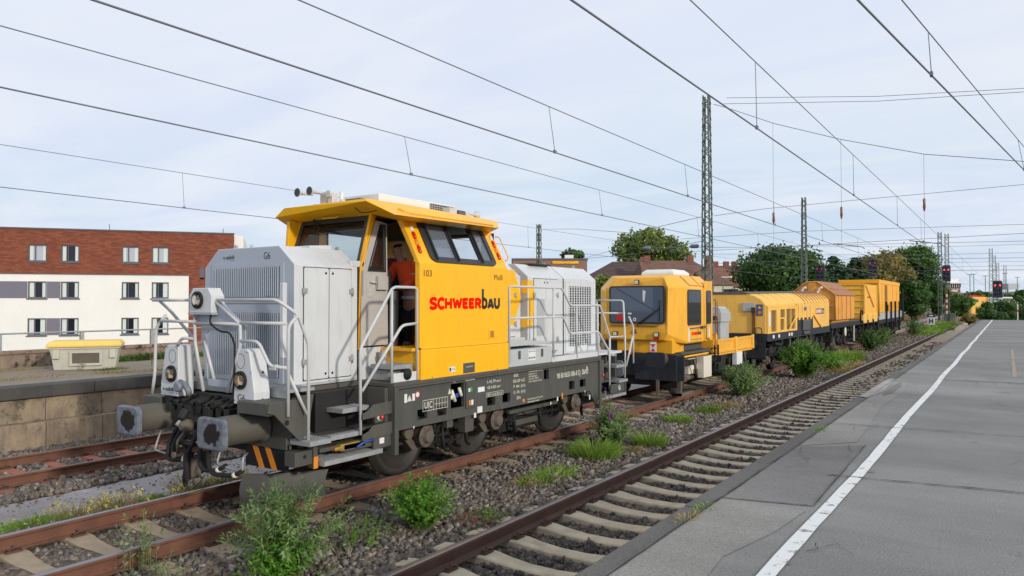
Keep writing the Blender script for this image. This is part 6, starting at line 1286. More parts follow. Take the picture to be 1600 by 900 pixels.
def fbox(b, u0, u1, z0, z1, w0, w1): b.add([bf(u, v, w_) for w_ in (w0, w1) for u, v in ((u0, z0), (u1, z0), (u1, z1), (u0, z1))], [(0, 1, 2, 3), (4, 7, 6, 5), (0, 4, 5, 1), (1, 5, 6, 2), (2, 6, 7, 3), (3, 7, 4, 0)]); return b
rw = random.Random(4)
for i, (a, c, z0, z1) in enumerate(wins):
    off = .04 if z0 > 4.6 else 0
    b = MB()
    for q in ((a, c, z1-.08, z1), (a, c, z0, z0+.10), (a, a+.07, z0+.1, z1-.08), (c-.07, c, z0+.1, z1-.08), ((a*.62+c*.38)-.035, (a*.62+c*.38)+.035, z0+.1, z1-.08)): fbox(b, *q, -.20+off, -.06+off)
    wn = b.build('window', M['slate'], bld)
    b = MB(); fbox(b, a-.08, c+.08, z0-.10, z0-.002, -.02+off, .07+off); b.build('window_sill', M['slate'], wn)
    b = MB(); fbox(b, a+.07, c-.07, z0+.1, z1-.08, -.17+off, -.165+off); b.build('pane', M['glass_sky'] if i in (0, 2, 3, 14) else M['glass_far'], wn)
    b = MB(); wdt = (c-a)
    for u0, u1 in ((a+.08, a+wdt*(.22+.12*rw.random())), (c-wdt*(.22+.14*rw.random()), c-.08)):
        P = []; nn_ = 8
        b.loft([[bf(u0+(u1-u0)*k/nn_, z, -.150+off+.012*(k % 2)) for k in range(nn_+1)] for z in (z0+.1, z1-.08)], False)
    b.build('curtain', M['curtain'], wn, fix=False)
b = MB()
for du in (0, -22.9):
    fbox(b, -13.84+du, -12.89+du, 2.70, 4.03, -.02, .012); fbox(b, -13.84+du, -12.89+du, -.23, 1.12, -.02, .012); fbox(b, -18.6+du, -15.16+du, 2.70, 4.03, -.02, .012)
b.build('grey_panel', M['panel'], bld)
b = MB(); fbox(b, -2.66, -2.34, 4.45, 5.28, .02, .05); b.build('wall_vent', M['slate'], bld)
b = MB(); b.tube([bf(-10, 8.2, -3), bf(-10, 9.0, -3)], .03, 5); b.tube([bf(-1, 8.2, -3), bf(-1, 8.9, -3)], .03, 5); b.build('roof_rod', M['slate'], bld)

# ---------------------------------------------------------------- grit bin on the old platform
bin_ = thing('grit_bin', 'beige plastic grit bin with a yellow lid on the old platform', 'grit bin', (0, 0, 0))
M['binp'] = paint('beige_plastic', (0.52, 0.50, 0.42), 0.5, var=0.05, dirt=0.4, dcol=(0.3, 0.26, 0.2)); M['lid'] = paint('yellow_lid', (0.80, 0.55, 0.13), 0.5, var=0.06, dirt=0.2, dcol=(0.5, 0.4, 0.2))
b = MB(); b.loft([[(x*s, y*t, z) for x, y in ((-.5, -.5), (.5, -.5), (.5, .5), (-.5, .5))] for s, t, z in ((1.30, .62, 0), (1.46, .78, .50), (1.52, .84, .505), (1.52, .84, .55))], True)
for x in (-.60, .60): b.box(x-.07, x+.07, -.43, -.36, .28, .50)
body_ = b.build('bin_body', M['binp'], bin_, bevel=0.02)
b = MB(); b.loft([[(x*s, y*t, z) for x, y in ((-.5, -.5), (.5, -.5), (.5, .5), (-.5, .5))] for s, t, z in ((1.60, .92, .55), (1.60, .92, .63), (1.48, .80, .70))], True); b.build('bin_lid', M['lid'], bin_, bevel=0.025)
b = MB(); f_ = lambda u, v, w_: (u, -.395+.0+(-.04)*((v-.2)/.3)-w_-.005, v)
b.plate((-.32, .38), (.10, .46), [(-.26, .32, .16, .41)], .03, f_); b.build('hatch_frame', M['binp'], body_)
b = MB(); b.quad(f_(-.26, .16, -.015), f_(.32, .16, -.015), f_(.32, .41, -.015), f_(-.26, .41, -.015)); b.build('hatch_opening', M['axle'], body_, fix=False)
bin_.location = (-18.95, 9.35, .752); bin_.rotation_euler.z = math.atan2(.839, .545); bin_.scale = (1.0, 1.0, 1.0)

# ---------------------------------------------------------------- lattice masts
def mast(label, loc, h, wb, wt, n, group, rot=0.0, small=False):
    t = thing('catenary_mast', label, 'mast', (0, 0, 0), group)
    b = MB(); C_ = ((-1, -1), (1, -1), (1, 1), (-1, 1)); W = lambda z: wb+(wt-wb)*z/h; lt = .062 if not small else .07
    for i, (sx, sy) in enumerate(C_):
        g = MB(); g.loft([[(sx*W(z)/2+a*lt*sx, sy*W(z)/2+c*lt*sy, z) for a, c in ((0, 0), (-1, 0), (-1, -.2), (-.2, -.2), (-.2, -1), (0, -1))] for z in (0, h)], True); g.build('leg', M['mast'], t)
    for k in range(n):
        z0, z1 = h*k/n, h*(k+1)/n
        for i in range(4):
            p, q = C_[i], C_[(i+1) % 4]
            if k % 2: p, q = q, p
            b.tube([(p[0]*W(z0)/2, p[1]*W(z0)/2, z0), (q[0]*W(z1)/2, q[1]*W(z1)/2, z1)], .021 if not small else .03, 5)
            if k % 3 == 0: b.tube([(p[0]*W(z0)/2, p[1]*W(z0)/2, z0), (q[0]*W(z0)/2, q[1]*W(z0)/2, z0)], .014 if not small else .025, 5)
    b.build('bracing', M['mast'], t)
    t.location = loc; t.rotation_euler.z = rot
    return t
MG = 'lattice masts of the overhead line'
m1 = mast('tall lattice mast behind the yellow maintenance car, carrying wires at its top', (-10.6, 30.7, -.3), 11.5, .46, .27, 34, MG)
b = MB(); b.box(-.36, .32, -.22, .22, 11.30, 11.40); b.box(-.48, .40, -.10, .10, 11.40, 11.50)
for x in (-.35, .0): b.cyl((x, 0, 11.48), (x, 0, 11.95), .03, 8)
b.tube([(0, 0, 11.9), (.10, 0, 12.25)], .008, 5); b.build('mast_head', M['mast'], m1)
b = MB(); b.disc_stack((.02, 0, 11.5), (0, 0, 1), [(k*.035, .045 if k % 2 else .09) for k in range(12)], 12)
for x0, z in ((.25, 11.42), (.42, 11.15)): b.disc_stack((x0, 0, z), (1, 0, -.02), [(k*.045, .03 if k % 2 else .06) for k in range(10)], 10)
b.disc_stack((-.42, 0, 11.6), (.6, 0, -.4), [(k*.035, .04 if k % 2 else .075) for k in range(8)], 10); b.build('insulator', M['insul_grey'], m1)
b = MB()
for z in (6.35, 5.62, 4.85): b.box(-.30, .30, -.28, .28, z, z+.05)
b.box(.30, .95, -.03, .03, 11.10, 11.16); b.tube(fillet([(.68, 0, 11.45), (.95, .05, 11.7), (1.1, .05, 11.3), (.85, 0, 11.15)], .2), .008, 5); b.tube(fillet([(.05, 0, 11.9), (.55, .05, 11.95), (.75, .05, 11.5)], .2), .008, 5); b.build('mast_bracket', M['mast'], m1)
m2 = mast('lattice mast standing in front of the dark tree, left of the first red signal', (-10.49, 48.2, -.3), 9.2, .42, .24, 24, MG)
b = MB(); b.box(-.1, .9, -.04, .04, 9.0, 9.06); b.build('mast_bracket', M['mast'], m2)
b = MB()
for z in (6.2, 5.3): b.disc_stack((-.35, -.2, z), (-1, 0, 0), [(0, .08), (.12, .16), (.28, .10), (.36, .04)], 12)
b.build('insulator', M['insul_grey'], m2)
m3 = mast('short lattice mast rising behind the rear hood of the locomotive', (-31.56, 50.95, -1.9), 10.6, .36, .30, 20, MG, small=True)
b = MB()
for z in (9.9, 7.05): b.disc_stack((.4, .3, z), (.83, .56, 0), [(0, .08), (.3, .22), (.8, .20), (1.2, .06)], 10)
b.build('insulator', M['insul_grey'], m3)
m4 = mast('lattice mast right of the broad green tree, with a cross arm at its top', (-7.22, 109.4, -.6), 12.0, .55, .42, 22, MG, small=True)
b = MB(); b.box(-8, 12, -.06, .06, 10.0, 10.12); b.box(-3.5, 3.2, -.1, .1, 9.9, 10.0); b.box(-2.2, 0, -.05, .05, 5.2, 5.35); b.box(.6, 4.5, -.05, .05, 6.6, 6.7); b.build('cross_arm', M['mast'], m4)
b = MB()
for x in (-3.2, 1.5, 3.2): b.disc_stack((x, 0, 10.06), (1, 0, .12), [(0, .1), (.4, .26), (1.1, .24), (1.5, .08)], 10)
b.build('insulator', M['insul_grey'], m4)
mast('ladder-like mast close behind the cross-armed mast', (-7.15, 121.4, -.6), 12.7, .60, .48, 22, MG, small=True)
mast('leftmost mast of the distant cluster beside the far right signal', (-2.81, 178.5, -.7), 14.0, .85, .6, 20, MG, small=True)
mast('middle mast of the distant cluster beside the far right signal', (-2.6, 205, -.7), 14.0, .85, .6, 20, MG, small=True)
mast('rightmost mast of the distant cluster beside the far right signal', (-2.1, 222, -.7), 13.0, .8, .6, 20, MG, small=True)
m9 = mast('lone lattice mast with a short cross arm at the right edge, beyond the cluster', (-.66, 252, -.7), 13.6, .9, .7, 18, MG, small=True)
b = MB(); b.box(-3.5, 3.5, -.1, .1, 11.3, 11.55); b.build('cross_arm', M['mast'], m9)

# ---------------------------------------------------------------- overhead wires
CG = 'overhead lines'
def catenary(label, cx, cz, mx, mz, y0, y1, drops, sag=0.0, wy=0.0, tilt=.16, cr_=.0085, mr=.0062):
    """contact wire (cx, cz) and messenger wire (mx, mz), hung with droppers at the given stations"""
    t = thing('overhead_line', label, 'overhead wire', (cx, 10, cz), CG)
    X = lambda x, y: x+wy*(y-10); n = 60
    ys = [y0+(y1-y0)*k/n for k in range(n+1)]; D = lambda y: -sag*math.sin(math.pi*(((y+10) % 42)/42))
    b = MB(); b.tube([(X(cx, y), y, cz) for y in ys], cr_, 6); b.build('contact_wire', M['wire'], t)
    b = MB(); b.tube([(X(mx, y), y, mz+D(y)) for y in ys], mr, 6); b.build('messenger_wire', M['wire'], t)
    for y in drops:
        b = MB(); b.tube([(X(cx, y), y, cz), (X(mx, y-tilt), y-tilt, mz+D(y-tilt))], .0045, 5); b.box(X(cx, y)-.012, X(cx, y)+.012, y-.03, y+.03, cz-.01, cz+.03); b.build('dropper', M['wire'], t)
    return t
catenary('overhead line running above the yellow train', -7.86, 4.42, -7.86, 5.00, -25, 330, [2.0, 8.84, 15.5, 22, 28.6, 35, 42, 50, 60, 72])
catenary('overhead line crossing the sky between the train and the near track', -5.07, 4.42, -5.07, 5.01, -25, 330, [1.8, 8.6, 13.6, 20, 26, 33, 41, 50, 62])
catenary('overhead line above the near track beside the platform', -2.42, 4.43, -2.42, 5.2, -25, 330, [1.9, 8.75, 15.3, 22, 28.5, 36, 45, 56, 70], tilt=.05)
catenary('lowest overhead line on the left, above the disused siding', -14.7, 4.42, -14.7, 5.17, -25, 330, [2, 9.25, 16.2, 23.0, 30, 37, 46], tilt=.05)
catenary('overhead line running diagonally over the platform at the top right corner', -.81+.124*4.65, 4.41, -.55+.124*1.4, 5.0, -20, 60, [1.2, 7.5, 13.7, 20], wy=.124, tilt=-.6)
def wire(label, pts, r=.012, ins=None, name='span_wire'):
    b = MB(); b.tube(pts, r, 6); return tag(b.build(name, M['wire']), label, 'wire', 'cross wires')
wire('upper of the two thin feeder wires leaving the tall mast head to the right', [(-9.74, 30.7, 10.98), (-4, 30.7, 10.15), (.53, 30.7, 9.72), (12, 30.7, 9.2)], .010)
wire('lower of the two thin feeder wires leaving the tall mast head to the right', [(-9.88, 30.75, 10.76), (-4, 30.75, 9.98), (.53, 30.75, 9.61), (12, 30.75, 9.1)], .010)
w3 = wire('sagging span wire with three insulated hangers, right of the tall mast', [(-10.3, 30.7, 10.8), (-9.75, 30.7, 10.57), (-7.79, 30.7, 9.63), (-5.27, 30.7, 8.67), (-2.47, 30.7, 7.79), (.5, 30.7, 7.21), (6, 30.7, 7.0), (12, 30.7, 8.2)], .013)
for x, zt, zb in ((-7.85, 9.66, 5.80), (-5.30, 8.68, 5.85), (-2.5, 7.80, 5.95)):
    b = MB(); b.tube([(x, 30.7, zt), (x, 30.7, zb)], .006, 5); b.tube([(x, 30.7, zb-.3), (x, 30.7, 4.45)], .005, 5); h_ = b.build('hanger', M['wire'], w3)
    b = MB(); b.disc_stack((x, 30.7, zb-.25), (0, 0, 1), [(0, .02), (.08, .035), (.14, .05), (.3, .04), (.42, .05), (.48, .02)], 10); b.build('insulator', M['insul'], h_)
wire('upper straight cross wire below the hangers', [(-10.3, 30.72, 6.05), (-8.19, 30.72, 6.20), (-5.3, 30.72, 6.28), (.49, 30.72, 6.42), (12, 30.72, 6.7)], .009)
w5 = wire('lower straight cross wire holding the steady arms', [(-31, 50, 4.9), (-14.7, 30.75, 4.85), (-10.4, 30.75, 4.72), (-7.9, 30.75, 4.62), (.5, 30.75, 4.75), (12, 30.75, 4.9)], .009)
for x in (-8.2, -5.6, -3.0):
    b = MB(); b.tube([(x, 30.75, 4.66), (x+1.0, 30.75, 4.50), (x+1.1, 30.75, 4.42)], .018, 6); b.build('steady_arm', M['wire'], w5)
for x in (-11.4, -13.6):
    b = MB(); b.disc_stack((x, 30.75, 4.80), (1, 0, 0), [(0, .03), (.1, .09), (.35, .09), (.42, .03)], 10); b.build('insulator', M['insul_grey'], w5)
wire('left upper span wire between the tall mast and the short left mast', [(-10.8, 30.7, 6.05), (-15.6, 34.0, 5.85), (-22, 40, 6.9), (-31.5, 50.9, 8.3)], .012)
wire('left lower span wire between the tall mast and the short left mast', [(-10.8, 30.7, 5.0), (-16, 35.5, 4.9), (-24, 44, 5.3), (-31.5, 50.9, 5.4)], .012)
for k, (x0, z0, x1, z1) in enumerate(((-10.5, 6.8, 14, 6.9), (-10.5, 5.9, 14, 6.1), (-10.5, 5.0, 14, 5.2))):
    wire(('top', 'middle', 'bottom')[k]+' cross wire at the second mast, over the dark tree', [(x0-8, 48.2, z0-.1), (x0, 48.2, z0), ((x0+x1)/2, 48.2, min(z0, z1)-.25), (x1, 48.2, z1)], .012)
for k, (y, z) in enumerate(((75, 6.6), (75, 5.2), (109.4, 9.5), (109.4, 6.9), (150, 9.3), (178, 8.8))):
    wire(('higher', 'lower')[k % 2]+' cross wire over the tracks '+('behind the hopper', 'at the cross-armed mast', 'far beyond the platform end')[k//2], [(-26, y, z+.8), (-7, y, z), (4, y, z-.1), (24, y, z+1.2)], .014+.004*(k//2))

# ---------------------------------------------------------------- signals, posts
M['sighead'] = plain('signal_black', (0.03, 0.034, 0.045), 0.5)
def signal(label, loc, zc, w_, h, lit, group='black light signals', post=True):
    t = thing('railway_signal', label, 'signal', (loc[0], loc[1], -.3), group); x, y = loc
    b = MB(); P = [(x-w_/2, zc-h/2), (x+w_/2, zc-h/2), (x+w_/2, zc+h*.42), (x+w_*.38, zc+h/2), (x-w_*.38, zc+h/2), (x-w_/2, zc+h*.42)]
    b.prism(P, 'Y', y, y+.08); hd = b.build('signal_head', M['sighead'], t)
    b = MB()
    for dx_, dz in ((-.25, .22), (.25, .22), (-.25, 0), (.2, -.05), (-.2, -.28), (.25, -.28), (0, .38)):
        b.disc_stack((x+dx_*w_, y-.01, zc+dz*h), (0, -1, 0), [(0, .09*w_), (.14, .10*w_), (.14, .08*w_), (.02, .075*w_)], 12)
    b.build('lamp_hood', M['black'], hd)
    for dx_ in (-.25, .25):
        b = MB(); b.disc_stack((x+dx_*w_, y-.165, zc+.22*h), (0, -1, 0), [(0, .085*w_*lit), (.006, .085*w_*lit)], 14); b.build('red_lamp', M['redlamp'] if lit > .8 else M['reddim'], hd)
    b = MB(); b.box(x-.07, x+.07, y+.09, y+.20, -.3, zc-h*.2); b.box(x-w_*.4, x+w_*.4, y+.08, y+.5, zc-h*.62, zc-h*.58); b.tube([(x+w_*.4, y+.3, zc-h*.6), (x+w_*.4, y+.3, zc+.1)], .02, 5); pst = b.build('signal_post', M['mast'], t)
    return t, pst
M['reddim'] = emit('faint_red_lamp', (1.0, 0.03, 0.05), 1.2)
signal('leftmost black signal with a faint red light, above the rusty hopper', (-10.53, 53.05), 4.39, .60, 1.05, .7)
signal('black signal with two dim red lights, above the tall covered wagon', (-10.9, 79.3), 5.82, .82, 1.65, .75)
t, ps = signal('black signal with two bright red lights on a red and white post', (-6.54, 110), 6.1, .92, 2.1, 1.0)
b = MB(); w2 = MB()
for k in range(8): (b if k % 2 else w2).box(-6.64, -6.44, 109.93, 110.05, .9+.36*k, .9+.36*(k+1)-.003)
b.build('red_bands', M['redlens'], ps); w2.build('white_bands', M['white'], ps)
b = MB(); b.box(-6.9, -6.2, 109.7, 110.3, -.3, .9); b.box(-6.15, -5.6, 109.6, 110.2, -.3, 1.0); b.build('relay_box', M['mast'], ps)
signal('rightmost black signal with two bright red lights beside the distant masts', (-1.50, 155), 4.65, 1.45, 3.0, 1.0)
hs = thing('stop_board', 'small white board with a black H between the tracks', 'sign', (-5.9, 78, -.25))
b = MB(); b.box(-5.94, -5.86, 78.02, 78.06, -.25, .5); b.build('post', M['mast'], hs)
b = MB(); b.box(-6.18, -5.62, 77.98, 78.01, .32, .97); bo = b.build('board', M['white'], hs); b = MB(); b.box(-6.22, -5.58, 77.98, 78.01, .99, 1.30); cp = b.build('board_cap', M['sighead'], hs)
b = MB(); b.box(-6.08, -5.97, 77.96, 77.975, .43, .88); b.box(-5.83, -5.72, 77.96, 77.975, .43, .88); b.box(-5.97, -5.83, 77.96, 77.975, .60, .71); b.build('letter_h', M['sighead'], bo); b = MB(); b.box(-6.05, -5.75, 77.96, 77.975, 1.10, 1.19); b.build('cap_mark', M['white'], cp)
mp2 = thing('marker_post', 'slim white post with a red band at the end of the platform', 'post', (.70, 79.0, ZP))
b = MB(); b.box(.66, .74, 78.96, 79.04, ZP, ZP+1.45); pp = b.build('post', M['white'], mp2); b = MB(); b.box(.655, .745, 78.955, 79.045, ZP+.75, ZP+.95); b.build('red_band', M['red'], pp)

# ---------------------------------------------------------------- houses and other far things
def tiles(name, c1, c2):
    def fn(n, nn, L, b):
        g = nn.new('ShaderNodeNewGeometry'); mp_ = nn.new('ShaderNodeMapping'); mp_.inputs['Scale'].default_value = (1.2, 1.2, 5); L(g.outputs['Position'], mp_.inputs[0])
        t = nn.new('ShaderNodeTexNoise'); t.inputs['Scale'].default_value = 1.1; t.inputs['Detail'].default_value = 6; L(mp_.outputs[0], t.inputs['Vector'])
        r = nn.new('ShaderNodeValToRGB'); e = r.color_ramp.elements; e[0].position = .35; e[0].color = (*c1, 1); e[1].position = .65; e[1].color = (*c2, 1); L(t.outputs[0], r.inputs[0]); L(r.outputs[0], b.inputs['Base Color']); b.inputs['Roughness'].default_value = .85
        w_ = nn.new('ShaderNodeTexWave'); w_.bands_direction = 'Z'; w_.inputs['Scale'].default_value = 1.6; L(g.outputs['Position'], w_.inputs['Vector']); bp = nn.new('ShaderNodeBump'); bp.inputs['Strength'].default_value = .5; bp.inputs['Distance'].default_value = .05; L(w_.outputs[0], bp.inputs['Height']); L(bp.outputs[0], b.inputs['Normal'])
    return nodes_mat(name, fn)
M['tile_brown'] = tiles('brown_roof_tiles', (0.13, 0.062, 0.042), (0.19, 0.095, 0.062)); M['tile_dark'] = tiles('dark_roof_tiles', (0.055, 0.032, 0.030), (0.085, 0.048, 0.040)); M['tile_red'] = tiles('red_roof_tiles', (0.17, 0.065, 0.040), (0.24, 0.10, 0.065))
def frame_at(px, py, depth):
    o = at(px, py, depth); r_ = Vector((math.cos(YAW), math.sin(YAW), 0)); f_ = Vector((-math.sin(YAW), math.cos(YAW), 0)); return o, r_, f_
def house(label, px0, px1, yr, ye, depth, roofm, wallm, hipl, hipr, deep=9.0, chims=(), wins_=()):
    k = depth/F_PX; o, r_, f_ = frame_at((px0+px1)/2, 472, depth); wd = (px1-px0)*k; zr = CAM_H+(472-yr)*k; ze = CAM_H+(472-ye)*k
    T = lambda a, d, z: (o.x+r_.x*a+f_.x*d, o.y+r_.y*a+f_.y*d, z)
    h = thing('house', label, 'house', (o.x, o.y, -1.9), 'houses beyond the tracks'); w2_ = wd/2
    b = MB(); b.add([T(a, d, z) for z in (-1.9, ze) for a, d in ((-w2_+.3, .3), (w2_-.3, .3), (w2_-.3, deep-.3), (-w2_+.3, deep-.3))], [(0, 1, 2, 3), (4, 5, 6, 7), (0, 4, 5, 1), (1, 5, 6, 2), (2, 6, 7, 3), (3, 7, 4, 0)]); b.build('wall', wallm, h)
    b = MB(); b.add([T(-w2_, 0, ze), T(w2_, 0, ze), T(w2_, deep, ze), T(-w2_, deep, ze), T(-w2_+hipl, deep/2, zr), T(w2_-hipr, deep/2, zr)], [(0, 1, 5, 4), (1, 2, 5), (2, 3, 4, 5), (3, 0, 4), (0, 3, 2, 1)]); ro_ = b.build('roof', roofm, h)
    for c in chims:
        a = -w2_+wd*c; b = MB(); g = MB(); zz = zr+.55; b.add([T(a+s*.32, deep/2+t*.3, z) for z in (zr-.8, zz) for s, t in ((-1, -1), (1, -1), (1, 1), (-1, 1))], [(0, 3, 2, 1), (4, 5, 6, 7), (0, 1, 5, 4), (1, 2, 6, 5), (2, 3, 7, 6), (3, 0, 4, 7)]); b.build('chimney', M['tile_red'], ro_)
    for a, z in wins_:
        b = MB(); aa = -w2_+wd*a; b.add([T(aa+s, d, z+t) for d in (.20, .29) for s, t in ((-.45, -.6), (.45, -.6), (.45, .6), (-.45, .6))], [(0, 1, 2, 3), (4, 7, 6, 5), (0, 4, 5, 1), (1, 5, 6, 2), (2, 6, 7, 3), (3, 7, 4, 0)]); b.build('window', M['glass_far'], h)
    return h
M['wall_cream'] = paint('cream_render', (0.60, 0.56, 0.44), 0.9, var=0.05, dirt=0.2)
house('house with a long dark brown roof left of the glazed cab', 895, 1030, 404, 447, 78, M['tile_dark'], M['wall_cream'], 5.0, .2, 12, (.93,))
house('house with a brown hipped roof behind the tall lattice mast', 1008, 1152, 403, 445, 74, M['tile_brown'], M['wall_cream'], .3, 3.2, 10, (.12, .62, .84), ((.90, 3.1), (.97, 3.1)))
house('smaller house with a red roof and chimneys, partly behind the dark tree', 1118, 1215, 412, 448, 92, M['tile_red'], M['wall_cream'], .3, .3, 10, (.18, .36, .5))
o, r_, f_ = frame_at(855, 472, 85); fl = thing('flat_roofed_building', 'low brown flat roofed building behind the rear hood', 'building', (o.x, o.y, -1.9)); kk = 85/F_PX
T = lambda a, d, z: (o.x+r_.x*a+f_.x*d, o.y+r_.y*a+f_.y*d, z)
def rbox(b, a0, a1, d0, d1, z0, z1): b.add([T(a, d, z) for z in (z0, z1) for a, d in ((a0, d0), (a1, d0), (a1, d1), (a0, d1))], [(0, 3, 2, 1), (4, 5, 6, 7), (0, 1, 5, 4), (1, 2, 6, 5), (2, 3, 7, 6), (3, 0, 4, 7)]); return b
M['pinkbrick'] = paint('pale_brown_brick', (0.26, 0.15, 0.11), 0.9, var=0.1)
rbox(MB(), -4.0, 4.6, 0, 10, -1.9, CAM_H+66*kk).build('wall', M['pinkbrick'], fl); rbox(MB(), -4.1, 4.7, -.1, 10, CAM_H+66*kk+.003, CAM_H+66*kk+.18).build('roof_edge', M['slate'], fl); rbox(rbox(MB(), -1.6, -.6, 1, 2, CAM_H+66*kk, CAM_H+66*kk+.8), 2.2, 3.2, 2, 3, CAM_H+66*kk, CAM_H+66*kk+.7).build('roof_vent', M['white'], fl)
rbox(MB(), .6, 3.6, -.12, -.02, CAM_H+60*kk, CAM_H+64*kk).build('yellow_sign', M['yellow'], fl)
# signal box
o, r_, f_ = frame_at(1491, 472, 200); sbx = thing('signal_box', 'signal box tower with a white overhanging roof and brick base', 'building', (o.x, o.y, -.7)); kk = 200/F_PX; H_ = lambda y: CAM_H+(472-y)*kk
rbox(MB(), -1.7, 1.7, 0, 4, -.7, H_(449)).build('brick_base', M['pinkbrick'], sbx); rbox(MB(), -1.8, 1.8, -.2, 4.2, H_(449)+.003, H_(443)).build('window_band', M['glass_far'], sbx); rbox(rbox(MB(), -2.4, 2.9, -1.0, 5, H_(443)+.003, H_(440.5)), -1.4, 1.2, 0, 4, H_(440.5)+.003, H_(435)).build('roof', M['white'], sbx)
b = MB()
for k in range(7): rbox(b, -1.8+k*.58, -1.70+k*.58, -.25, -.205, H_(448.8), H_(443.2))
b.build('window_bars', M['white'], sbx)
text('Hpf', 'lettering', sbx, T(-.7, -.06, H_(456)), r_, (0, 0, 1), .75, M['white'], w=1.7, offset=.03)
# distant yellow railcar, white train, silo
o, r_, f_ = frame_at(1531, 472, 150); yc = thing('railcar', 'distant yellow railcar with a red roof, behind the bushes', 'rail vehicle', (o.x, o.y, -.2)); kk = 150/F_PX; H_ = lambda y: CAM_H+(472-y)*kk
rbox(MB(), -1.75, 1.8, 0, 12, -.1, H_(464)).build('railcar_body', M['yellow_v3'], yc, bevel=.1); rbox(MB(), -1.4, -.3, -.03, -.003, H_(472), H_(468)).build('railcar_window', M['gasket'], yc); rbox(MB(), -1.2, 1.6, 1, 9, H_(464)+.01, H_(461.5)).build('railcar_roof', M['redlens'], yc)
o, r_, f_ = frame_at(1574, 472, 170); wc = thing('passenger_train', 'distant pale train front just above the bushes', 'train', (o.x, o.y, -.2)); kk = 170/F_PX; H_ = lambda y: CAM_H+(472-y)*kk
P = [(-1.5, -.2), (1.5, -.2), (1.5, H_(467)), (1.0, H_(464)), (-1.0, H_(464)), (-1.5, H_(467))]
b = MB(); b.loft([[T(a, d, z) for a, z in P] for d in (0, 25)], True); b.build('train_body', M['white'], wc); rbox(MB(), -1.1, 1.1, -.06, -.01, H_(471), H_(466)).build('train_window', M['axle'], wc); rbox(MB(), 1.6, 8, 2, 12, -.2, H_(467)).build('second_coach', M['white'], wc); rbox(MB(), -9, -1.8, 0, 9, -.2, H_(470)).build('silver_coach', M['galv'], wc)
o, r_, f_ = frame_at(1584, 472, 330); sl_ = thing('silo', 'pale grey tank on legs on the horizon at the right', 'silo', (o.x, o.y, -.7)); kk = 330/F_PX; H_ = lambda y: CAM_H+(472-y)*kk
rbox(MB(), -2.3, 2.6, 0, 5, H_(452), H_(443)).build('tank', M['panel'] if False else M['grey_panel'], sl_); rbox(rbox(MB(), -2, -1.6, 1, 1.4, -.7, H_(452)), 1.8, 2.2, 1, 1.4, -.7, H_(452)).build('legs', M['mast'], sl_)
for px, d, hh in ((1516, 260, 12), (1522, 270, 12.5), (1571, 300, 14), (1540, 260, 11.5), (1590, 290, 12)):
    o = at(px, 472, d); t = thing('lamp_post', 'thin distant lamp post '+{1516: 'left of its twin, right of the signal box', 1522: 'just right of its twin near the signal box', 1571: 'behind the lone mast', 1540: 'above the yellow railcar', 1590: 'at the right edge by the tank'}[px], 'lamp post', (o.x, o.y, -.7), 'distant lamp posts')
    b = MB(); b.cyl((o.x, o.y, -.7), (o.x, o.y, hh), .13, 6); b.build('pole', M['mast'], t); b = MB(); b.box(o.x-.9, o.x+.9, o.y-.1, o.y+.1, hh, hh+.18); b.build('lamp_head', M['mast'], t)
# street lamp near the houses
o = at(1130, 472, 68); t = thing('street_lamp', 'street lamp in front of the brown hipped roof, right of the tall mast', 'street lamp', (o.x, o.y, -1.9)); b = MB(); b.cyl((o.x, o.y, -1.9), (o.x, o.y, 4.7), .05, 6); b.build('pole', M['mast'], t); b = MB(); b.box(o.x-.1, o.x+.7, o.y-.1, o.y+.35, 4.62, 4.75); b.build('lamp_head', M['white'], t)

# ---------------------------------------------------------------- the driver leaning in the doorway
def skinned(name, verts, edges, mat, parent, sub=2):
    me = bpy.data.meshes.new(name); off = wl(parent); me.from_pydata([Vector(v[:3])-off for v in verts], edges, []); me.materials.append(mat)
    o = bpy.data.objects.new(name, me); COL.objects.link(o); o.parent = parent
    o.modifiers.new('skin', 'SKIN'); sv = me.skin_vertices[0].data
    for i, v in enumerate(verts): sv[i].radius = (v[3], v[4] if len(v) > 4 else v[3])
    sv[0].use_root = True; sd_ = o.modifiers.new('sub', 'SUBSURF'); sd_.levels = sub; sd_.render_levels = sub
    return o
pr = thing('person', 'person in an orange hi-vis jacket leaning inside the open cab doorway', 'person', (-7.05, 7.95, 1.76))
px_, py_ = -7.02, 7.95
V = [(px_, py_, 2.42, .125, .10), (px_-.03, py_-.02, 2.62, .13, .10), (px_-.08, py_-.06, 2.82, .15, .11), (px_-.12, py_-.10, 2.94, .09, .08), (px_-.14, py_-.14, 3.02, .045),
     (px_-.16, py_-.17, 3.10, .075, .085), (px_-.17, py_-.18, 3.19, .07, .08),
     (px_+.06, py_-.05, 2.90, .06), (px_+.12, py_-.10, 2.70, .05), (px_+.02, py_-.26, 2.60, .042), (px_-.06, py_-.34, 2.60, .03),
     (px_-.26, py_-.10, 2.90, .06), (px_-.34, py_-.16, 2.70, .05), (px_-.28, py_-.32, 2.62, .042), (px_-.22, py_-.40, 2.62, .03),
     (px_+.08, py_, 2.28, .095), (px_+.11, py_-.06, 2.03, .07), (px_+.11, py_+.02, 1.82, .045), (px_+.11, py_-.10, 1.79, .035),
     (px_-.08, py_, 2.28, .095), (px_-.11, py_-.06, 2.03, .07), (px_-.11, py_+.02, 1.82, .045), (px_-.11, py_-.10, 1.79, .035)]
E = [(0, 1), (1, 2), (2, 3), (3, 4), (4, 5), (5, 6), (2, 7), (7, 8), (8, 9), (9, 10), (2, 11), (11, 12), (12, 13), (13, 14), (0, 15), (15, 16), (16, 17), (17, 18), (0, 19), (19, 20), (20, 21), (21, 22)]
skinned('body', V, E, M['skin'], pr)
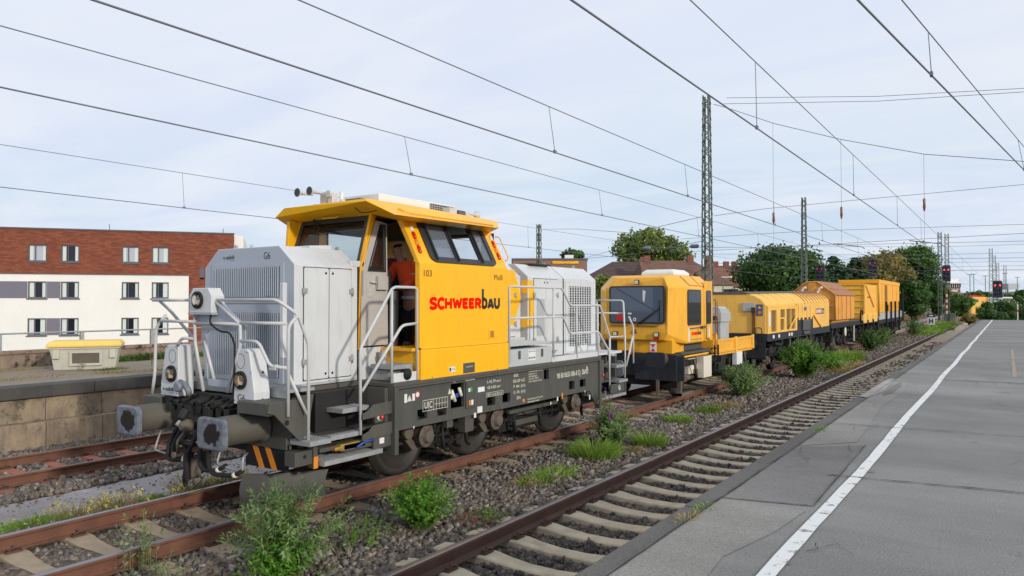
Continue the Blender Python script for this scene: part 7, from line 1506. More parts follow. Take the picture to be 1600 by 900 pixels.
jk = [(v[0], v[1], v[2], v[3]+.022, (v[4] if len(v) > 4 else v[3])+.022) for v in V]
skinned('jacket', [(jk[0][0], jk[0][1], 2.34, .155, .125)]+jk[0:4]+[jk[7], jk[8], (jk[9][0], jk[9][1], jk[9][2], .058)]+[jk[11], jk[12], (jk[13][0], jk[13][1], jk[13][2], .058)], [(0, 1), (1, 2), (2, 3), (3, 4), (3, 5), (5, 6), (6, 7), (3, 8), (8, 9), (9, 10)], M['hivis'], pr)
skinned('trousers', [(V[0][0], V[0][1], 2.36, .135, .11)]+[(v[0], v[1], v[2], v[3]+.018) for v in (V[15], V[16], V[17])]+[(v[0], v[1], v[2], v[3]+.018) for v in (V[19], V[20], V[21])], [(0, 1), (1, 2), (2, 3), (0, 4), (4, 5), (5, 6)], M['cloth_dark'], pr)
skinned('hair', [(px_-.155, py_-.155, 3.16, .082, .088), (px_-.165, py_-.165, 3.225, .078, .08)], [(0, 1)], M['hair'], pr)
b = MB()
for z, w_, d in ((2.46, .168, .145), (2.60, .172, .148)): 
    cxx = px_-.01-.1*(z-2.46); b.loft([[(cxx+w_*math.cos(a), py_-.01+d*math.sin(a), zz) for a in [k*math.pi/10 for k in range(20)]] for zz in (z-.022, z+.022)], True, 0, True, False)
b.loft([[(px_+.10+.078*math.cos(a), py_-.07+.078*math.sin(a), zz) for a in [k*math.pi/8 for k in range(16)]] for zz in (2.76, 2.80)], True, 0, True, False)
b.build('reflective_bands', M['reflect'], pr)
for hx, hy, hz in ((px_-.06, py_-.34, 2.60), (px_-.22, py_-.40, 2.62)):
    vs = [(hx, hy, hz, .026, .018), (hx, hy-.035, hz-.01, .03, .016)]; es = [(0, 1)]
    for k in range(4): vs += [(hx-.024+.016*k, hy-.07, hz-.014, .0085), (hx-.024+.016*k, hy-.095+.006*abs(k-1.5), hz-.035, .007)]; i = len(vs)-2; es += [(1, i), (i, i+1)]
    vs += [(hx+.032, hy-.03, hz-.01, .009), (hx+.04, hy-.055, hz-.02, .008)]; i = len(vs)-2; es += [(0, i), (i, i+1)]
    skinned('hand', vs, es, M['skin'], pr, 1)
b = MB()
fc = Vector((px_-.17, py_-.26, 3.14))
b.add([fc+Vector((-.012, .01, -.01)), fc+Vector((.012, .01, -.01)), fc+Vector((0, -.018, -.015)), fc+Vector((0, .012, .03))], [(0, 1, 2), (0, 2, 3), (1, 3, 2), (0, 3, 1)]); b.build('nose', M['skin'], pr)
b = MB()
for s in (-1, 1): b.disc_stack((fc.x+s*.028, fc.y+.016, fc.z+.03), (0, -1, 0), [(0, .010), (.006, .005)], 8)
b.box(fc.x-.022, fc.x+.022, fc.y+.004, fc.y+.012, fc.z-.042, fc.z-.036); b.build('eyes_and_mouth', M['hair'], pr)
# ---------------------------------------------------------------- vegetation
def leaf_mat(name, cols, trans=0.35, rough=0.55):
    m = bpy.data.materials.new(name); m.use_nodes = True; n = m.node_tree; n.nodes.clear(); nn = n.nodes; L = n.links.new
    o = nn.new('ShaderNodeOutputMaterial'); g = nn.new('ShaderNodeNewGeometry'); r = nn.new('ShaderNodeValToRGB'); e = r.color_ramp.elements
    e[0].color = (*cols[0], 1); e[1].color = (*cols[-1], 1)
    for i, c in enumerate(cols[1:-1]): x = e.new((i+1)/(len(cols)-1)); x.color = (*c, 1)
    L(g.outputs['Random Per Island'], r.inputs[0])
    t = nn.new('ShaderNodeTexNoise'); t.inputs['Scale'].default_value = 0.55; t.inputs['Detail'].default_value = 5; L(g.outputs['Position'], t.inputs['Vector'])
    mr = nn.new('ShaderNodeMapRange'); mr.inputs[1].default_value = .32; mr.inputs[2].default_value = .68; mr.inputs[3].default_value = .6; mr.inputs[4].default_value = 1.45; L(t.outputs[0], mr.inputs[0])
    s = nn.new('ShaderNodeVectorMath'); s.operation = 'SCALE'; L(r.outputs[0], s.inputs[0]); L(mr.outputs[0], s.inputs[3])
    d = nn.new('ShaderNodeBsdfPrincipled'); d.inputs['Roughness'].default_value = rough; d.inputs['Specular IOR Level'].default_value = .3; L(s.outputs[0], d.inputs['Base Color'])
    tr = nn.new('ShaderNodeBsdfTranslucent'); L(s.outputs[0], tr.inputs[0]); mx = nn.new('ShaderNodeMixShader'); mx.inputs[0].default_value = trans; L(d.outputs[0], mx.inputs[1]); L(tr.outputs[0], mx.inputs[2]); L(mx.outputs[0], o.inputs[0])
    return m
M['lf_dark'] = leaf_mat('dark_foliage', [(0.024, 0.06, 0.02), (0.06, 0.125, 0.032), (0.11, 0.20, 0.045)])
M['lf_light'] = leaf_mat('light_foliage', [(0.08, 0.12, 0.025), (0.17, 0.23, 0.05), (0.28, 0.33, 0.09)])
M['lf_mid'] = leaf_mat('mid_foliage', [(0.035, 0.085, 0.02), (0.085, 0.17, 0.035), (0.16, 0.26, 0.06)])
M['lf_pine'] = leaf_mat('pine_foliage', [(0.012, 0.04, 0.02), (0.03, 0.075, 0.032), (0.055, 0.115, 0.045)], .15)
M['lf_rust'] = leaf_mat('autumn_foliage', [(0.11, 0.11, 0.02), (0.24, 0.18, 0.04), (0.32, 0.23, 0.06), (0.10, 0.16, 0.035)])
M['bark'] = paint('bark', (0.07, 0.055, 0.04), 0.9, var=0.2)
M['lf_bright'] = leaf_mat('bright_bush_leaves', [(0.045, 0.15, 0.012), (0.12, 0.29, 0.025), (0.22, 0.40, 0.05)])
M['lf_bud'] = leaf_mat('buddleia_leaves', [(0.045, 0.14, 0.02), (0.14, 0.25, 0.06), (0.32, 0.38, 0.18), (0.10, 0.21, 0.04)])
M['lf_grass'] = leaf_mat('grass_blades', [(0.09, 0.20, 0.02), (0.20, 0.34, 0.04), (0.33, 0.42, 0.10)])
M['lf_dry'] = leaf_mat('dry_grass', [(0.24, 0.17, 0.07), (0.40, 0.30, 0.12), (0.20, 0.19, 0.06)])
M['lf_red'] = leaf_mat('reddish_dry_leaves', [(0.30, 0.08, 0.04), (0.48, 0.17, 0.09), (0.36, 0.12, 0.06)])
M['fl_yel'] = leaf_mat('yellow_flowers', [(0.75, 0.62, 0.10), (0.80, 0.70, 0.28)])
M['fl_pur'] = leaf_mat('purple_flowers', [(0.30, 0.05, 0.32), (0.42, 0.10, 0.42)])
M['stem'] = leaf_mat('plant_stems', [(0.14, 0.19, 0.07), (0.22, 0.24, 0.11)], .0)
def unit(a): return a/np.maximum(np.linalg.norm(a, axis=-1, keepdims=True), 1e-9)
def leaf_quads(c, d, nrm, ln, wd):
    """rhombic leaves: base c, direction d, face normal nrm"""
    d = unit(d); s = unit(np.cross(d, nrm)); ln = ln[:, None]; wd = wd[:, None]
    return np.stack([c, c+d*ln*.45+s*wd/2, c+d*ln-unit(nrm)*ln*.12, c+d*ln*.45-s*wd/2], 1).reshape(-1, 3)
def leaves_obj(name, co, mat, parent, mats_idx=None):
    off = wl(parent); co = co-np.array([off.x, off.y, off.z]); F = np.arange(len(co)).reshape(-1, 4)
    return np_mesh(name, co, F, mat, parent)
def rdir(n): return unit(rng.normal(size=(n, 3)))
def tree(label, cat, px0, px1, ytop, ybase, depth, mat, nblob=26, nleaf=9000, leaf=.30, shape='round', group='trees beyond the tracks', base=None, name='broadleaf_tree', deep=None, under=.12):
    k = depth/F_PX; o, r_, f_ = frame_at((px0+px1)/2, 472, depth); zb = CAM_H+(472-ybase)*k; zt = CAM_H+(472-ytop)*k; W = (px1-px0)*k; H = zt-zb; D = deep or W*.9
    z0 = -1.2 if base is None else base
    t = thing(name, label, cat, (o.x, o.y, z0), group)
    rr = np.random.default_rng(int(px0*7+px1)); B = []
    for i in range(nblob):
        if shape == 'pine':
            u = rr.uniform(0.02, 1); rad = (1-u)**.8*.5+.03; a = rr.uniform(0, 2*np.pi); B.append((np.cos(a)*rad*W*.8, np.sin(a)*rad*D*.8, zb+H*(under+(1-under)*u*.96), max(.17*W*(1.15-u), .35), .55))
        else:
            a = rr.uniform(0, 2*np.pi); u = rr.uniform(-1, 1); rad = np.sqrt(max(1-u*u, 0))*rr.uniform(.25, 1)**.5; s = rr.uniform(.10, .25)
            B.append((np.cos(a)*rad*W*(.5-s*.55), np.sin(a)*rad*D*(.5-s*.55), zb+H*(under+(1-under)*(.5+.5*u*(1-s*.8))), s*min(W, H*1.2), .8))
    B = np.array(B); per = (B[:, 3]**2); per = (per/per.sum()*nleaf).astype(int)+3; cs = []; ns_ = []
    for (x, y, z, s, fl), n in zip(B, per):
        d = rdir(n); rad = s*rr.uniform(.35, 1.15, n)**.6*(1+.25*np.abs(rr.normal(size=n))*(rr.random(n) < .3)); p = d*rad[:, None]*np.array([1, 1, fl]); cs.append(p+np.array([x, y, z])); ns_.append(unit(d+.6*rdir(n)))
    c = np.concatenate(cs); nr = np.concatenate(ns_); M3 = np.array([[r_.x, r_.y, 0], [f_.x, f_.y, 0], [0, 0, 1]])
    c = c@M3+np.array([o.x, o.y, 0]); n = len(c); dd = unit(np.cross(nr, rdir(n))+np.array([0, 0, -.3]))
    leaves_obj('crown', leaf_quads(c-dd*leaf*.5, dd, nr, leaf*rng.uniform(.6, 1.4, n), leaf*rng.uniform(.5, 1.0, n)), mat, t)
    b = MB(); b.tube([(o.x, o.y, z0), (o.x+.1, o.y, zb+H*.35), (o.x, o.y+.1, zb+H*.8)], .3, 8, rs=[W*.035+.06, W*.025+.05, .05])
    for i in range(0, nblob, 2):
        q = B[i, :3]@M3; zst = zb+H*.25+.4*(B[i, 2]-zb-H*.25) if shape != 'pine' else B[i, 2]
        b.tube([(o.x, o.y, max(zst, z0+.5)), (o.x+q[0]*.5, o.y+q[1]*.5, (zst+B[i, 2])/2), (o.x+q[0], o.y+q[1], B[i, 2])], .05, 5, rs=[W*.012+.03, W*.008+.02, .02])
    b.build('trunk', M['bark'], t); return t
tree('large light green tree behind the brown roofs, left of the tall mast', 'tree', 955, 1082, 360, 440, 112, M['lf_light'], 34, 8000, .55)
tree('small bluish green tree just behind the flat roofed building', 'tree', 876, 920, 392, 425, 100, M['lf_mid'], 12, 1500, .5)
tree('green shrubby tree filling the gap between locomotive and yellow cab car', 'tree', 900, 985, 434, 560, 36, M['lf_light'], 30, 9000, .16, base=-.7)
tree('broad dark green tree behind the long pale wagon, right of the houses', 'tree', 1150, 1292, 391, 500, 76, M['lf_dark'], 44, 14000, .36)
tree('lighter green tree top rising behind the broad dark tree', 'tree', 1190, 1275, 389, 430, 92, M['lf_mid'], 20, 3500, .45)
tree('dark conifer to the right of the second mast', 'tree', 1262, 1342, 399, 495, 82, M['lf_pine'], 80, 11000, .34, 'pine', name='conifer')
tree('second dark conifer left of the autumn coloured tree', 'tree', 1302, 1374, 401, 495, 86, M['lf_pine'], 80, 11000, .34, 'pine', name='conifer')
tree('tree turning orange and yellow above the covered wagon', 'tree', 1334, 1424, 394, 495, 90, M['lf_rust'], 36, 9000, .36)
tree('broad fresh green tree left of the cross-armed mast', 'tree', 1386, 1474, 386, 500, 112, M['lf_mid'], 42, 12000, .40)
tree('low dark thicket behind the hopper, under the conifers', 'tree', 1250, 1405, 416, 500, 97, M['lf_dark'], 60, 13000, .4)
tree('dark green tree low behind the end of the covered wagon', 'tree', 1400, 1450, 440, 500, 88, M['lf_dark'], 18, 4000, .35)
tree('bushy green tree in front of the signal box', 'tree', 1476, 1520, 461, 496, 128, M['lf_mid'], 22, 5000, .42)
tree('dark bush at the foot of the cross-armed mast', 'bush', 1452, 1482, 440, 498, 105, M['lf_dark'], 20, 3500, .4, name='bush')
tree('low green trees between signal box and yellow railcar', 'tree', 1500, 1528, 460, 492, 180, M['lf_dark'], 14, 2500, .6)
tree('green trees behind the yellow railcar', 'tree', 1505, 1560, 458, 480, 230, M['lf_mid'], 16, 2500, .9)
tree('trees at the right edge below the pale tank', 'tree', 1560, 1622, 455, 480, 230, M['lf_dark'], 18, 3000, .9)
for i, (a, c, yt, d, mt, lb) in enumerate(((1526, 1556, 474, 70, 'lf_mid', 'leftmost green bush at the far end of the platform'), (1545, 1588, 471, 72, 'lf_dark', 'dense dark bush behind the platform end, in its middle'), (1575, 1625, 466, 74, 'lf_dark', 'tall dark bush behind the white marker post'), (1530, 1575, 482, 69, 'lf_dark', 'low dark bush growing over the platform end'), (1500, 1526, 491, 84, 'lf_rust', 'brownish dry bush beside the near track in the distance'), (1605, 1680, 462, 76, 'lf_mid', 'bush beyond the right edge of the platform'))):
    tree(lb, 'bush', a, c, yt, 506, d, M[mt], 16, 4200, .17, base=-.6, group='bushes at the platform end', name='bush')
# far woods and hill
b = MB(); hp_ = [(1300, 470), (1380, 462), (1440, 459), (1500, 457), (1540, 459), (1575, 456), (1600, 454), (1680, 448), (1800, 452)]
for (a, ya), (c, yc_) in zip(hp_[:-1], hp_[1:]):
    p, q = at(a, ya, 900), at(c, yc_, 900); p2, q2 = at(a, 473, 700), at(c, 473, 700); p3, q3 = at(a, 474, 1300), at(c, 474, 1300)
    b.quad((p2.x, p2.y, -1), (q2.x, q2.y, -1), q, p); b.quad(p, q, (q3.x, q3.y, -1), (p3.x, p3.y, -1))
M['hill'] = leaf_mat('wooded_hill', [(0.05, 0.085, 0.06), (0.06, 0.10, 0.065)], 0); tag(b.build('hills', M['hill'], fix=False), kind='structure')

def pl(name, label, cat, loc, group): return thing(name, label, cat, loc, group)
def stems_leaves(t, base, n, h, w, leafn, ll, lw, mat, lean=.55, droop=.3, stem_r=.004, flower=None, flo=0, spread=.25, leaf_start=.15):
    """bush of arching stems with paired leaves"""
    b = MB(); C = []; Dd = []; Nn = []; Ll = []; FC = []
    bx = Vector(base)
    for i in range(n):
        a = random.uniform(0, 2*math.pi); lr = random.random()**.7; hh = h*random.uniform(.55, 1.0)*(1-.35*lr*lr); rr_ = w/2*lr
        p0 = bx+Vector((math.cos(a), math.sin(a), 0))*rr_*spread; p3 = bx+Vector((math.cos(a)*rr_, math.sin(a)*rr_, hh)); p1 = p0+Vector((0, 0, hh*.55)); p2 = p3-Vector((math.cos(a)*rr_*.3, math.sin(a)*rr_*.3, hh*(.22-droop*.2)))
        pts = []
        for k in range(7):
            s = k/6; pts.append(p0*(1-s)**3+p1*3*s*(1-s)**2+p2*3*s*s*(1-s)+p3*s**3)
        b.tube(pts, stem_r, 4, rs=[stem_r*(1-.6*k/6) for k in range(7)], caps=False)
        m = max(2, int(leafn*hh/h))
        for k in range(m):
            s = leaf_start+(1-leaf_start)*(k+.5)/m; f = s*6; j = min(int(f), 5); q = pts[j].lerp(pts[j+1], f-j); tn = (pts[j+1]-pts[j]).normalized()
            u = tn.orthogonal().normalized(); u.rotate(Quaternion(tn, random.uniform(0, 6.28)))
            for sg in (1, -1):
                d = (u*sg+tn*lean+Vector((0, 0, -.1))).normalized(); C.append(q); Dd.append(d); Nn.append((tn+u*random.uniform(-.3, .3)+Vector((random.uniform(-.3, .3), random.uniform(-.3, .3), .3))).normalized()); Ll.append(random.uniform(.6, 1.15)*(1.0-.45*s))
        for sg in range(3): C.append(pts[-1]); Dd.append((pts[-1]-pts[-2]).normalized()+Vector((random.uniform(-.5, .5), random.uniform(-.5, .5), random.uniform(-.2, .5)))); Nn.append(Vector((random.uniform(-1, 1), random.uniform(-1, 1), .5))); Ll.append(.5)
        if flower and random.random() < flo: FC.append((pts[-1], (pts[-1]-pts[-2]).normalized()))
    b.build('stems', M['stem'], t, fix=False)
    Ll = np.array(Ll); leaves_obj('leaves', leaf_quads(np.array([tuple(c) for c in C]), np.array([tuple(c) for c in Dd]), np.array([tuple(c) for c in Nn]), ll*Ll, lw*Ll*rng.uniform(.8, 1.2, len(Ll))), mat, t)
    if FC:
        cs = []; ds = []
        for p, d in FC:
            for k in range(26): q = p+d*random.uniform(0, flower[1])+Vector((random.gauss(0, 1), random.gauss(0, 1), random.gauss(0, 1)))*flower[1]*.12; cs.append(tuple(q)); ds.append(tuple(Vector((random.gauss(0, 1), random.gauss(0, 1), random.gauss(0, 1)))))
        n_ = len(cs); leaves_obj('flowers', leaf_quads(np.array(cs), np.array(ds), rdir(n_), np.full(n_, flower[1]*.22), np.full(n_, flower[1]*.16)), flower[0], t)
def grass(t, base, n, h, w, mat, wd=.006, flowers=0, d2=None):
    x, y, z = base; a = rng.uniform(0, 2*np.pi, n); r2 = rng.random(n)**.6*w/2; d2 = d2 or w
    p = np.stack([x+np.cos(a)*r2, y+np.sin(a)*r2*d2/w, np.full(n, z)], 1); hh = h*rng.uniform(.4, 1, n)*(1-.5*(r2/(w/2))**2)
    out_ = np.stack([np.cos(a), np.sin(a), np.zeros(n)], 1)*(.25+.5*rng.random(n))[:, None]+rdir(n)*.25; out_[:, 2] = 1
    d = unit(out_); s = unit(np.cross(d, rdir(n)))*wd; mid = p+d*hh[:, None]*.55; tip = mid+unit(d+np.stack([np.cos(a), np.sin(a), np.full(n, -.3)], 1)*.5)*hh[:, None]*.5
    co = np.stack([p-s, p+s, mid+s*.8, mid-s*.8, mid-s*.8, mid+s*.8, tip+s*.15, tip-s*.15], 1).reshape(-1, 3)
    leaves_obj('blades', co, mat, t)
    if flowers:
        i = rng.choice(n, flowers); c = np.repeat(tip[i], 9, 0)+rng.normal(size=(flowers*9, 3))*.013; leaves_obj('flowers', leaf_quads(c, rdir(len(c)), rdir(len(c)), np.full(len(c), .022), np.full(len(c), .018)), M['fl_yel'], t)
G1 = 'weeds growing between the tracks'
t = pl('buddleia', 'largest wild bush in front of the plough, thin upright silvery green shoots', 'bush', (-5.66, 4.60, -.22), G1); stems_leaves(t, (-5.66, 4.62, -.22), 120, .98, 1.3, 22, .125, .030, M['lf_bud'], stem_r=.0035)
stems_leaves(t, (-5.60, 4.50, -.22), 110, .50, .85, 13, .10, .036, M['lf_bright'], stem_r=.003)
t = pl('buddleia', 'sparse young shoots growing over the near rail at the lower left', 'bush', (-6.95, 3.95, -.22), G1); stems_leaves(t, (-6.95, 3.98, -.22), 15, .62, .75, 9, .095, .032, M['lf_bud'], stem_r=.0035, spread=.7)
t = pl('buddleia', 'thin low shoots at the very bottom left edge', 'bush', (-6.6, 3.75, -.22), G1); stems_leaves(t, (-6.45, 3.85, -.22), 22, .30, .9, 7, .07, .022, M['lf_bud'], stem_r=.003, spread=.7)
t = pl('leafy_bush', 'bright green round leafed bush below the locomotive wheels', 'bush', (-5.63, 6.48, -.22), G1); stems_leaves(t, (-5.63, 6.52, -.22), 150, .66, .90, 19, .075, .052, M['lf_bright'], stem_r=.0035)
t = pl('buddleia', 'wild bush with purple flower spikes below the rear steps', 'bush', (-5.92, 12.1, -.22), G1); stems_leaves(t, (-5.92, 12.1, -.22), 110, .74, 1.15, 18, .12, .04, M['lf_bud'], flower=(M['fl_pur'], .10), flo=.16)
stems_leaves(t, (-6.15, 12.2, -.22), 22, 1.02, .50, 18, .11, .035, M['lf_bud'], flower=(M['fl_pur'], .09), flo=.3)
t = pl('grass_tuft', 'bright green grass tuft at the foot of the purple flowered bush', 'grass', (-5.86, 11.25, -.22), G1); grass(t, (-5.86, 11.25, -.22), 1100, .42, .85, M['lf_grass'], .0045)
t = pl('grass_tuft', 'yellowish grass right of the purple flowered bush', 'grass', (-5.5, 12.3, -.22), G1); grass(t, (-5.45, 12.6, -.22), 500, .40, .6, M['lf_grass'], .006); grass(t, (-5.5, 11.9, -.22), 160, .2, .5, M['lf_dry'], .006)
t = pl('grass_tuft', 'low patchy weeds with dry stalks between the leafy bush and the purple flowered one', 'weeds', (-5.68, 9.4, -.22), G1); grass(t, (-5.68, 9.5, -.22), 480, .20, .6, M['lf_grass'], .006, 0, 1.5); grass(t, (-5.75, 8.9, -.22), 90, .2, .5, M['lf_dry'], .005)
t = pl('grass_tuft', 'small round light green weed left of its twin, ahead of the yellow cab car', 'weeds', (-6.0, 15.4, -.22), G1); grass(t, (-6.0, 15.4, -.22), 420, .26, .6, M['lf_grass'], .009)
t = pl('grass_tuft', 'small light green weed beside the front corner of the yellow cab car', 'weeds', (-5.92, 17.2, -.22), G1); grass(t, (-5.92, 17.2, -.22), 360, .26, .55, M['lf_grass'], .009, 0, 1.0); grass(t, (-5.8, 18.2, -.22), 120, .3, .7, M['lf_dry'], .008)
t = pl('buddleia', 'silvery green bush below the drop-side boards of the yellow car', 'bush', (-6.15, 20.4, -.22), G1); stems_leaves(t, (-6.1, 20.5, -.22), 170, 1.0, 1.7, 18, .15, .05, M['lf_bud'])
t = pl('leafy_bush', 'dense bright green bush beside the long pale wagon', 'bush', (-5.75, 26.4, -.22), G1); stems_leaves(t, (-5.8, 26.5, -.22), 210, 1.35, 2.0, 18, .16, .10, M['lf_bright'])
t = pl('leafy_bush', 'low green bush just behind the dense bright one', 'bush', (-5.6, 29.5, -.22), G1); stems_leaves(t, (-5.6, 30, -.22), 80, .75, 1.6, 12, .13, .08, M['lf_bright'])
t = pl('grass_tuft', 'yellow flowering weeds near the far rail behind the dense bright bush', 'weeds', (-5.2, 30.5, -.22), G1); grass(t, (-5.2, 31.0, -.22), 500, .45, 1.3, M['lf_dry'], .012, 60, 5)
t = pl('grass_tuft', 'tall green grass below the hopper', 'grass', (-6.0, 36.0, -.22), G1); grass(t, (-6.0, 36, -.22), 600, .75, 1.3, M['lf_grass'], .014, 0, 2.2)
t = pl('leafy_bush', 'left of the two dark green bushes below the container', 'bush', (-6.1, 43, -.22), G1); stems_leaves(t, (-6.1, 43, -.22), 110, 1.25, 1.9, 14, .17, .11, M['lf_mid'])
t = pl('leafy_bush', 'right of the two dark green bushes below the container', 'bush', (-6.2, 48.5, -.22), G1); stems_leaves(t, (-6.2, 48.5, -.22), 90, 1.2, 1.9, 13, .18, .12, M['lf_mid'])
t = pl('leafy_bush', 'small dark bush at the end of the train between the tracks', 'bush', (-6.0, 64, -.22), G1); stems_leaves(t, (-6.0, 64, -.22), 80, 1.5, 2.4, 12, .2, .14, M['lf_mid'])
for i, (x, y, lb) in enumerate(((-5.5, 69, 'first of the light green weed patches near the H board'), (-5.3, 80, 'light green weed patch behind the H board'), (-5.7, 92, 'farthest light green weed patch before the red and white post'))):
    t = pl('grass_tuft', lb, 'weeds', (x, y, -.22), G1); grass(t, (x, y, -.22), 900, .8, 2.2, M['lf_grass'], .03, 0, 9)
G2 = 'weeds along the pale gravel strip'
for x, y, n, h, w, mt, fl, lb in ((-9.40, 4.05, 900, .17, .55, 'lf_grass', 6, 'bright green grass patch at the left edge beside the rail'), (-9.42, 4.55, 160, .28, .40, 'lf_dry', 22, 'yellow flowering weed right of the green grass patch'), (-9.40, 5.05, 200, .30, .42, 'lf_dry', 26, 'tallest yellow flowering weed beside the rail, left of the train'), (-9.38, 5.5, 260, .12, .24, 'lf_grass', 0, 'tiny green tuft between two yellow flowering weeds'), (-9.40, 6.05, 200, .36, .34, 'lf_dry', 30, 'yellow flowering weed close to the left buffer'), (-9.36, 6.6, 220, .26, .4, 'lf_dry', 22, 'yellow flowering weed below the left hoses')):
    t = pl('flowering_weed', lb, 'weeds', (x, y, -.21), G2); grass(t, (x, y, -.21), n, h, w, M[mt], .004, fl, w*1.6)
    if mt == 'lf_dry': grass(t, (x, y, -.21), n//2, h*.5, w, M['lf_mid'], .005, 0, w*1.6)
G3 = 'creepers on the ballast'
for x, y, n, h, w, lb in ((-6.0, 6.0, 40, .16, 1.0, 'creeping green weed between the big bush and the leafy bush'), (-5.2, 7.25, 22, .12, .5, 'small creeping weed right of the leafy bush'), (-5.75, 5.6, 26, .2, .6, 'ground weed at the right foot of the largest bush')):
    t = pl('creeper', lb, 'weeds', (x, y, -.2), G3); stems_leaves(t, (x, y, -.2), n, h, w, 6, .05, .035, M['lf_bright'], stem_r=.002, spread=.8)
t = pl('dry_weed', 'reddish dried leaves lying right of the leafy bush', 'weeds', (-5.35, 7.15, -.2), G3); stems_leaves(t, (-5.3, 7.1, -.2), 34, .08, .65, 7, .04, .02, M['lf_red'], stem_r=.002, spread=.9)
t = pl('grass_tuft', 'thin dry and green grass on the platform edge stones', 'grass', (-1.98, 5.3, ZP), 'grass on the platform edge'); grass(t, (-1.98, 5.25, ZP), 90, .07, .16, M['lf_dry'], .0025, 0, .4); grass(t, (-1.97, 5.6, ZP), 70, .06, .14, M['lf_grass'], .0025, 0, .35)
t = pl('grass_tuft', 'tiny grass in the joint of the platform edge farther along', 'grass', (-1.95, 9.8, ZP), 'grass on the platform edge'); grass(t, (-1.95, 9.8, ZP), 70, .08, .14, M['lf_grass'], .003, 0, .5)
t = pl('grass_tuft', 'green weeds along the parapet right of the grit bin', 'weeds', (-20.3, 12, .75), 'weeds on the old platform'); grass(t, (-20.45, 12.2, .75), 1300, .32, .5, M['lf_mid'], .009, 0, 3.6)
t = pl('grass_tuft', 'single green weed standing before the grit bin', 'weeds', (-18.4, 8.9, .75), 'weeds on the old platform'); stems_leaves(t, (-18.35, 8.95, .75), 5, .36, .2, 7, .07, .03, M['lf_mid']); grass(t, (-18.1, 9.5, .75), 160, .12, .3, M['lf_mid'], .006, 0, .9)
t = pl('dry_grass', 'scattered dry grass on the old platform paving', 'grass', (-18, 9, .75), 'weeds on the old platform')
for x, y, w, d in ((-17.6, 7.3, .8, 2.4), (-17.3, 9.2, .6, 1.2), (-19.8, 8.2, .6, 1.5), (-16.9, 10.2, .5, 1.6)): grass(t, (x, y, .75), 240, .10, w, M['lf_dry'], .005, 0, d)
t = pl('dry_weed', 'brown dead stalk on the old platform, right of the grit bin', 'weeds', (-18.2, 10.6, .75), 'weeds on the old platform'); stems_leaves(t, (-18.2, 10.6, .75), 6, .32, .22, 6, .05, .03, M['lf_red'])
# grassy verge far behind the train
n = 16000; X = rng.uniform(-40, -15.6, n); Yg = rng.uniform(48, 190, n)
p = np.stack([X, Yg, np.full(n, -.75)], 1); d = unit(rdir(n)*.5+np.array([0, 0, 1.])); s = unit(np.cross(d, rdir(n)))*.09; hh = rng.uniform(.3, .9, n)[:, None]
g_ = np_mesh('verge_grass', np.stack([p-s, p+s, p+d*hh+s*.3, p+d*hh-s*.3], 1).reshape(-1, 3), np.arange(4*n).reshape(-1, 4), M['lf_dry']); tag(g_, 'dry yellow grass verge behind the tracks', 'grass', kind='stuff')
n = 9000; X = rng.uniform(-5.6, 6, n); Yg = rng.uniform(86, 190, n); p = np.stack([X, Yg, np.full(n, -.7)], 1); d = unit(rdir(n)*.5+np.array([0, 0, 1.])); s = unit(np.cross(d, rdir(n)))*.12; hh = rng.uniform(.4, 1.2, n)[:, None]
kp = (np.abs(X-NX) > 1.5); p = p[kp]; d = d[kp]; s = s[kp]; hh = hh[kp]
g_ = np_mesh('verge_grass', np.stack([p-s, p+s, p+d*hh+s*.3, p+d*hh-s*.3], 1).reshape(-1, 3), np.arange(4*len(p)).reshape(-1, 4), M['lf_dry']); tag(g_, 'brown dry grass beyond the platform end', 'grass', kind='stuff')

# thin scattered seedlings and dry bits over the ballast strip between the tracks
t = tag(bpy.data.objects.new('seedlings', None), 'scattered tiny seedlings and dry stalks in the ballast between the tracks', 'weeds', kind='stuff'); COL.objects.link(t)
for k in range(46):
    x = random.uniform(-6.6, -4.9); y = 3.5+random.random()**1.6*26; grass(t, (x, y, -.215), random.randint(10, 34), random.uniform(.05, .13), random.uniform(.08, .30), M[random.choice(['lf_grass', 'lf_dry', 'lf_dry', 'lf_mid'])], .004, 0, random.uniform(.1, .6))
# ---------------------------------------------------------------- every piece its own part
def split_loose(names):
    for o in list(COL.objects):
        if o.type != 'MESH' or o.name.split('.')[0] not in names: continue
        me = o.data; nv = len(me.vertices); par = list(range(nv))
        def find(a):
            while par[a] != a: par[a] = par[par[a]]; a = par[a]
            return a
        for e_ in me.edges:
            a, c = find(e_.vertices[0]), find(e_.vertices[1])
            if a != c: par[a] = c
        isl = {}
        for p in me.polygons: isl.setdefault(find(p.vertices[0]), []).append(p)
        if len(isl) < 2 or len(isl) > 60: continue
        first = None
        for polys in isl.values():
            idx = {}; vs = []
            for p in polys:
                for v in p.vertices:
                    if v not in idx: idx[v] = len(vs); vs.append(me.vertices[v].co.copy())
            m2 = bpy.data.meshes.new(me.name); m2.from_pydata(vs, [], [[idx[v] for v in p.vertices] for p in polys])
            for m in me.materials: m2.materials.append(m)
            m2.polygons.foreach_set('material_index', [p.material_index for p in polys]); m2.polygons.foreach_set('use_smooth', [p.use_smooth for p in polys])
            c = o.copy(); c.data = m2; COL.objects.link(c)
            if first is None: first = c
        for ch in list(o.children): ch.parent = first
        nm = o.name; bpy.data.objects.remove(o); first.name = nm
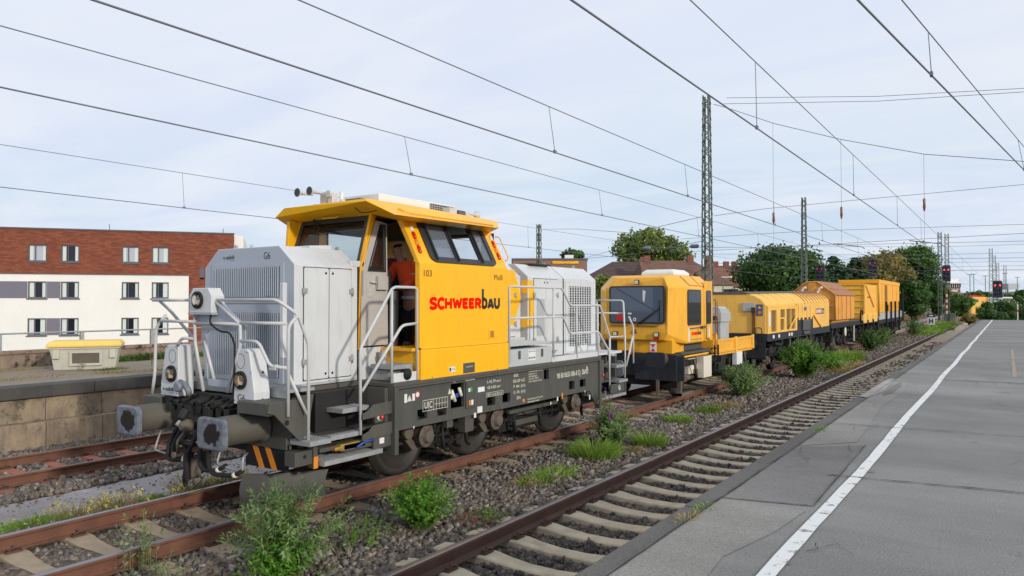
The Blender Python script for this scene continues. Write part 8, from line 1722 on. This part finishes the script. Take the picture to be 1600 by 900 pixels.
split_loose({'underframe_box', 'window_pane', 'lifting_plates', 'grey_panel', 'panel_cover', 'label_plate', 'warning_triangle', 'orange_mark', 'hinge', 'lock', 'rear_window', 'drop_posts', 'demister_slot', 'notice', 'frame_marks', 'stanchion_socket', 'folded_flaps', 'cable_duct', 'roof_vent', 'cab_papers', 'bolt_hole', 'skirt_bolts', 'shunter_handle', 'cock_handle', 'roof_equipment', 'latch', 'snow_plough', 'work_arm', 'yellow_arrow', 'hose_fitting', 'window_runner', 'insulator', 'curtain', 'legs', 'bulb', 'marker_triangles', 'roof_panel', 'diagonal_brace', 'hood_gap', 'sliding_door', 'door_handle', 'panel_label', 'underframe_gear', 'button_plate', 'window_cowl', 'lifting_eye', 'white_hose', 'rail_guard', 'filler_pipe', 'cover_screws', 'lamp_hood', 'hopper_ribs', 'roof_ribs', 'roof_seams', 'container_ribs', 'white_bands', 'red_bands', 'cab_steps'})
# a thing made of one single piece is that mesh itself
for t in list(COL.objects):
    if t.type == 'EMPTY' and t.parent is None and len(t.children) == 1 and not t.children[0].children:
        c = t.children[0]; nm = t.name; W_ = Matrix.LocRotScale(t.location, t.rotation_euler, t.scale)
        for k in ('label', 'category', 'group'):
            if k in t: c[k] = t[k]
        c.parent = None; c.matrix_basis = W_ @ c.matrix_basis; bpy.data.objects.remove(t); c.name = nm

def merge(base):
    obs = [o for o in COL.objects if o.type == 'MESH' and o.name.split('.')[0] == base]; vs = []; fs = []; mi = []; mats = []
    for o in obs:
        m = o.data.materials[0]
        if m not in mats: mats.append(m)
        k = len(vs); vs += [v.co.copy() for v in o.data.vertices]; fs += [[k+i for i in p.vertices] for p in o.data.polygons]; mi += [mats.index(m)]*len(o.data.polygons)
    for o in obs: bpy.data.objects.remove(o)
    me = bpy.data.meshes.new(base); me.from_pydata(vs, [], fs)
    for m in mats: me.materials.append(m)
    me.polygons.foreach_set('material_index', mi); o = bpy.data.objects.new(base, me); COL.objects.link(o); tag(o, kind='structure')
merge('platform_crack'); merge('platform_stain')
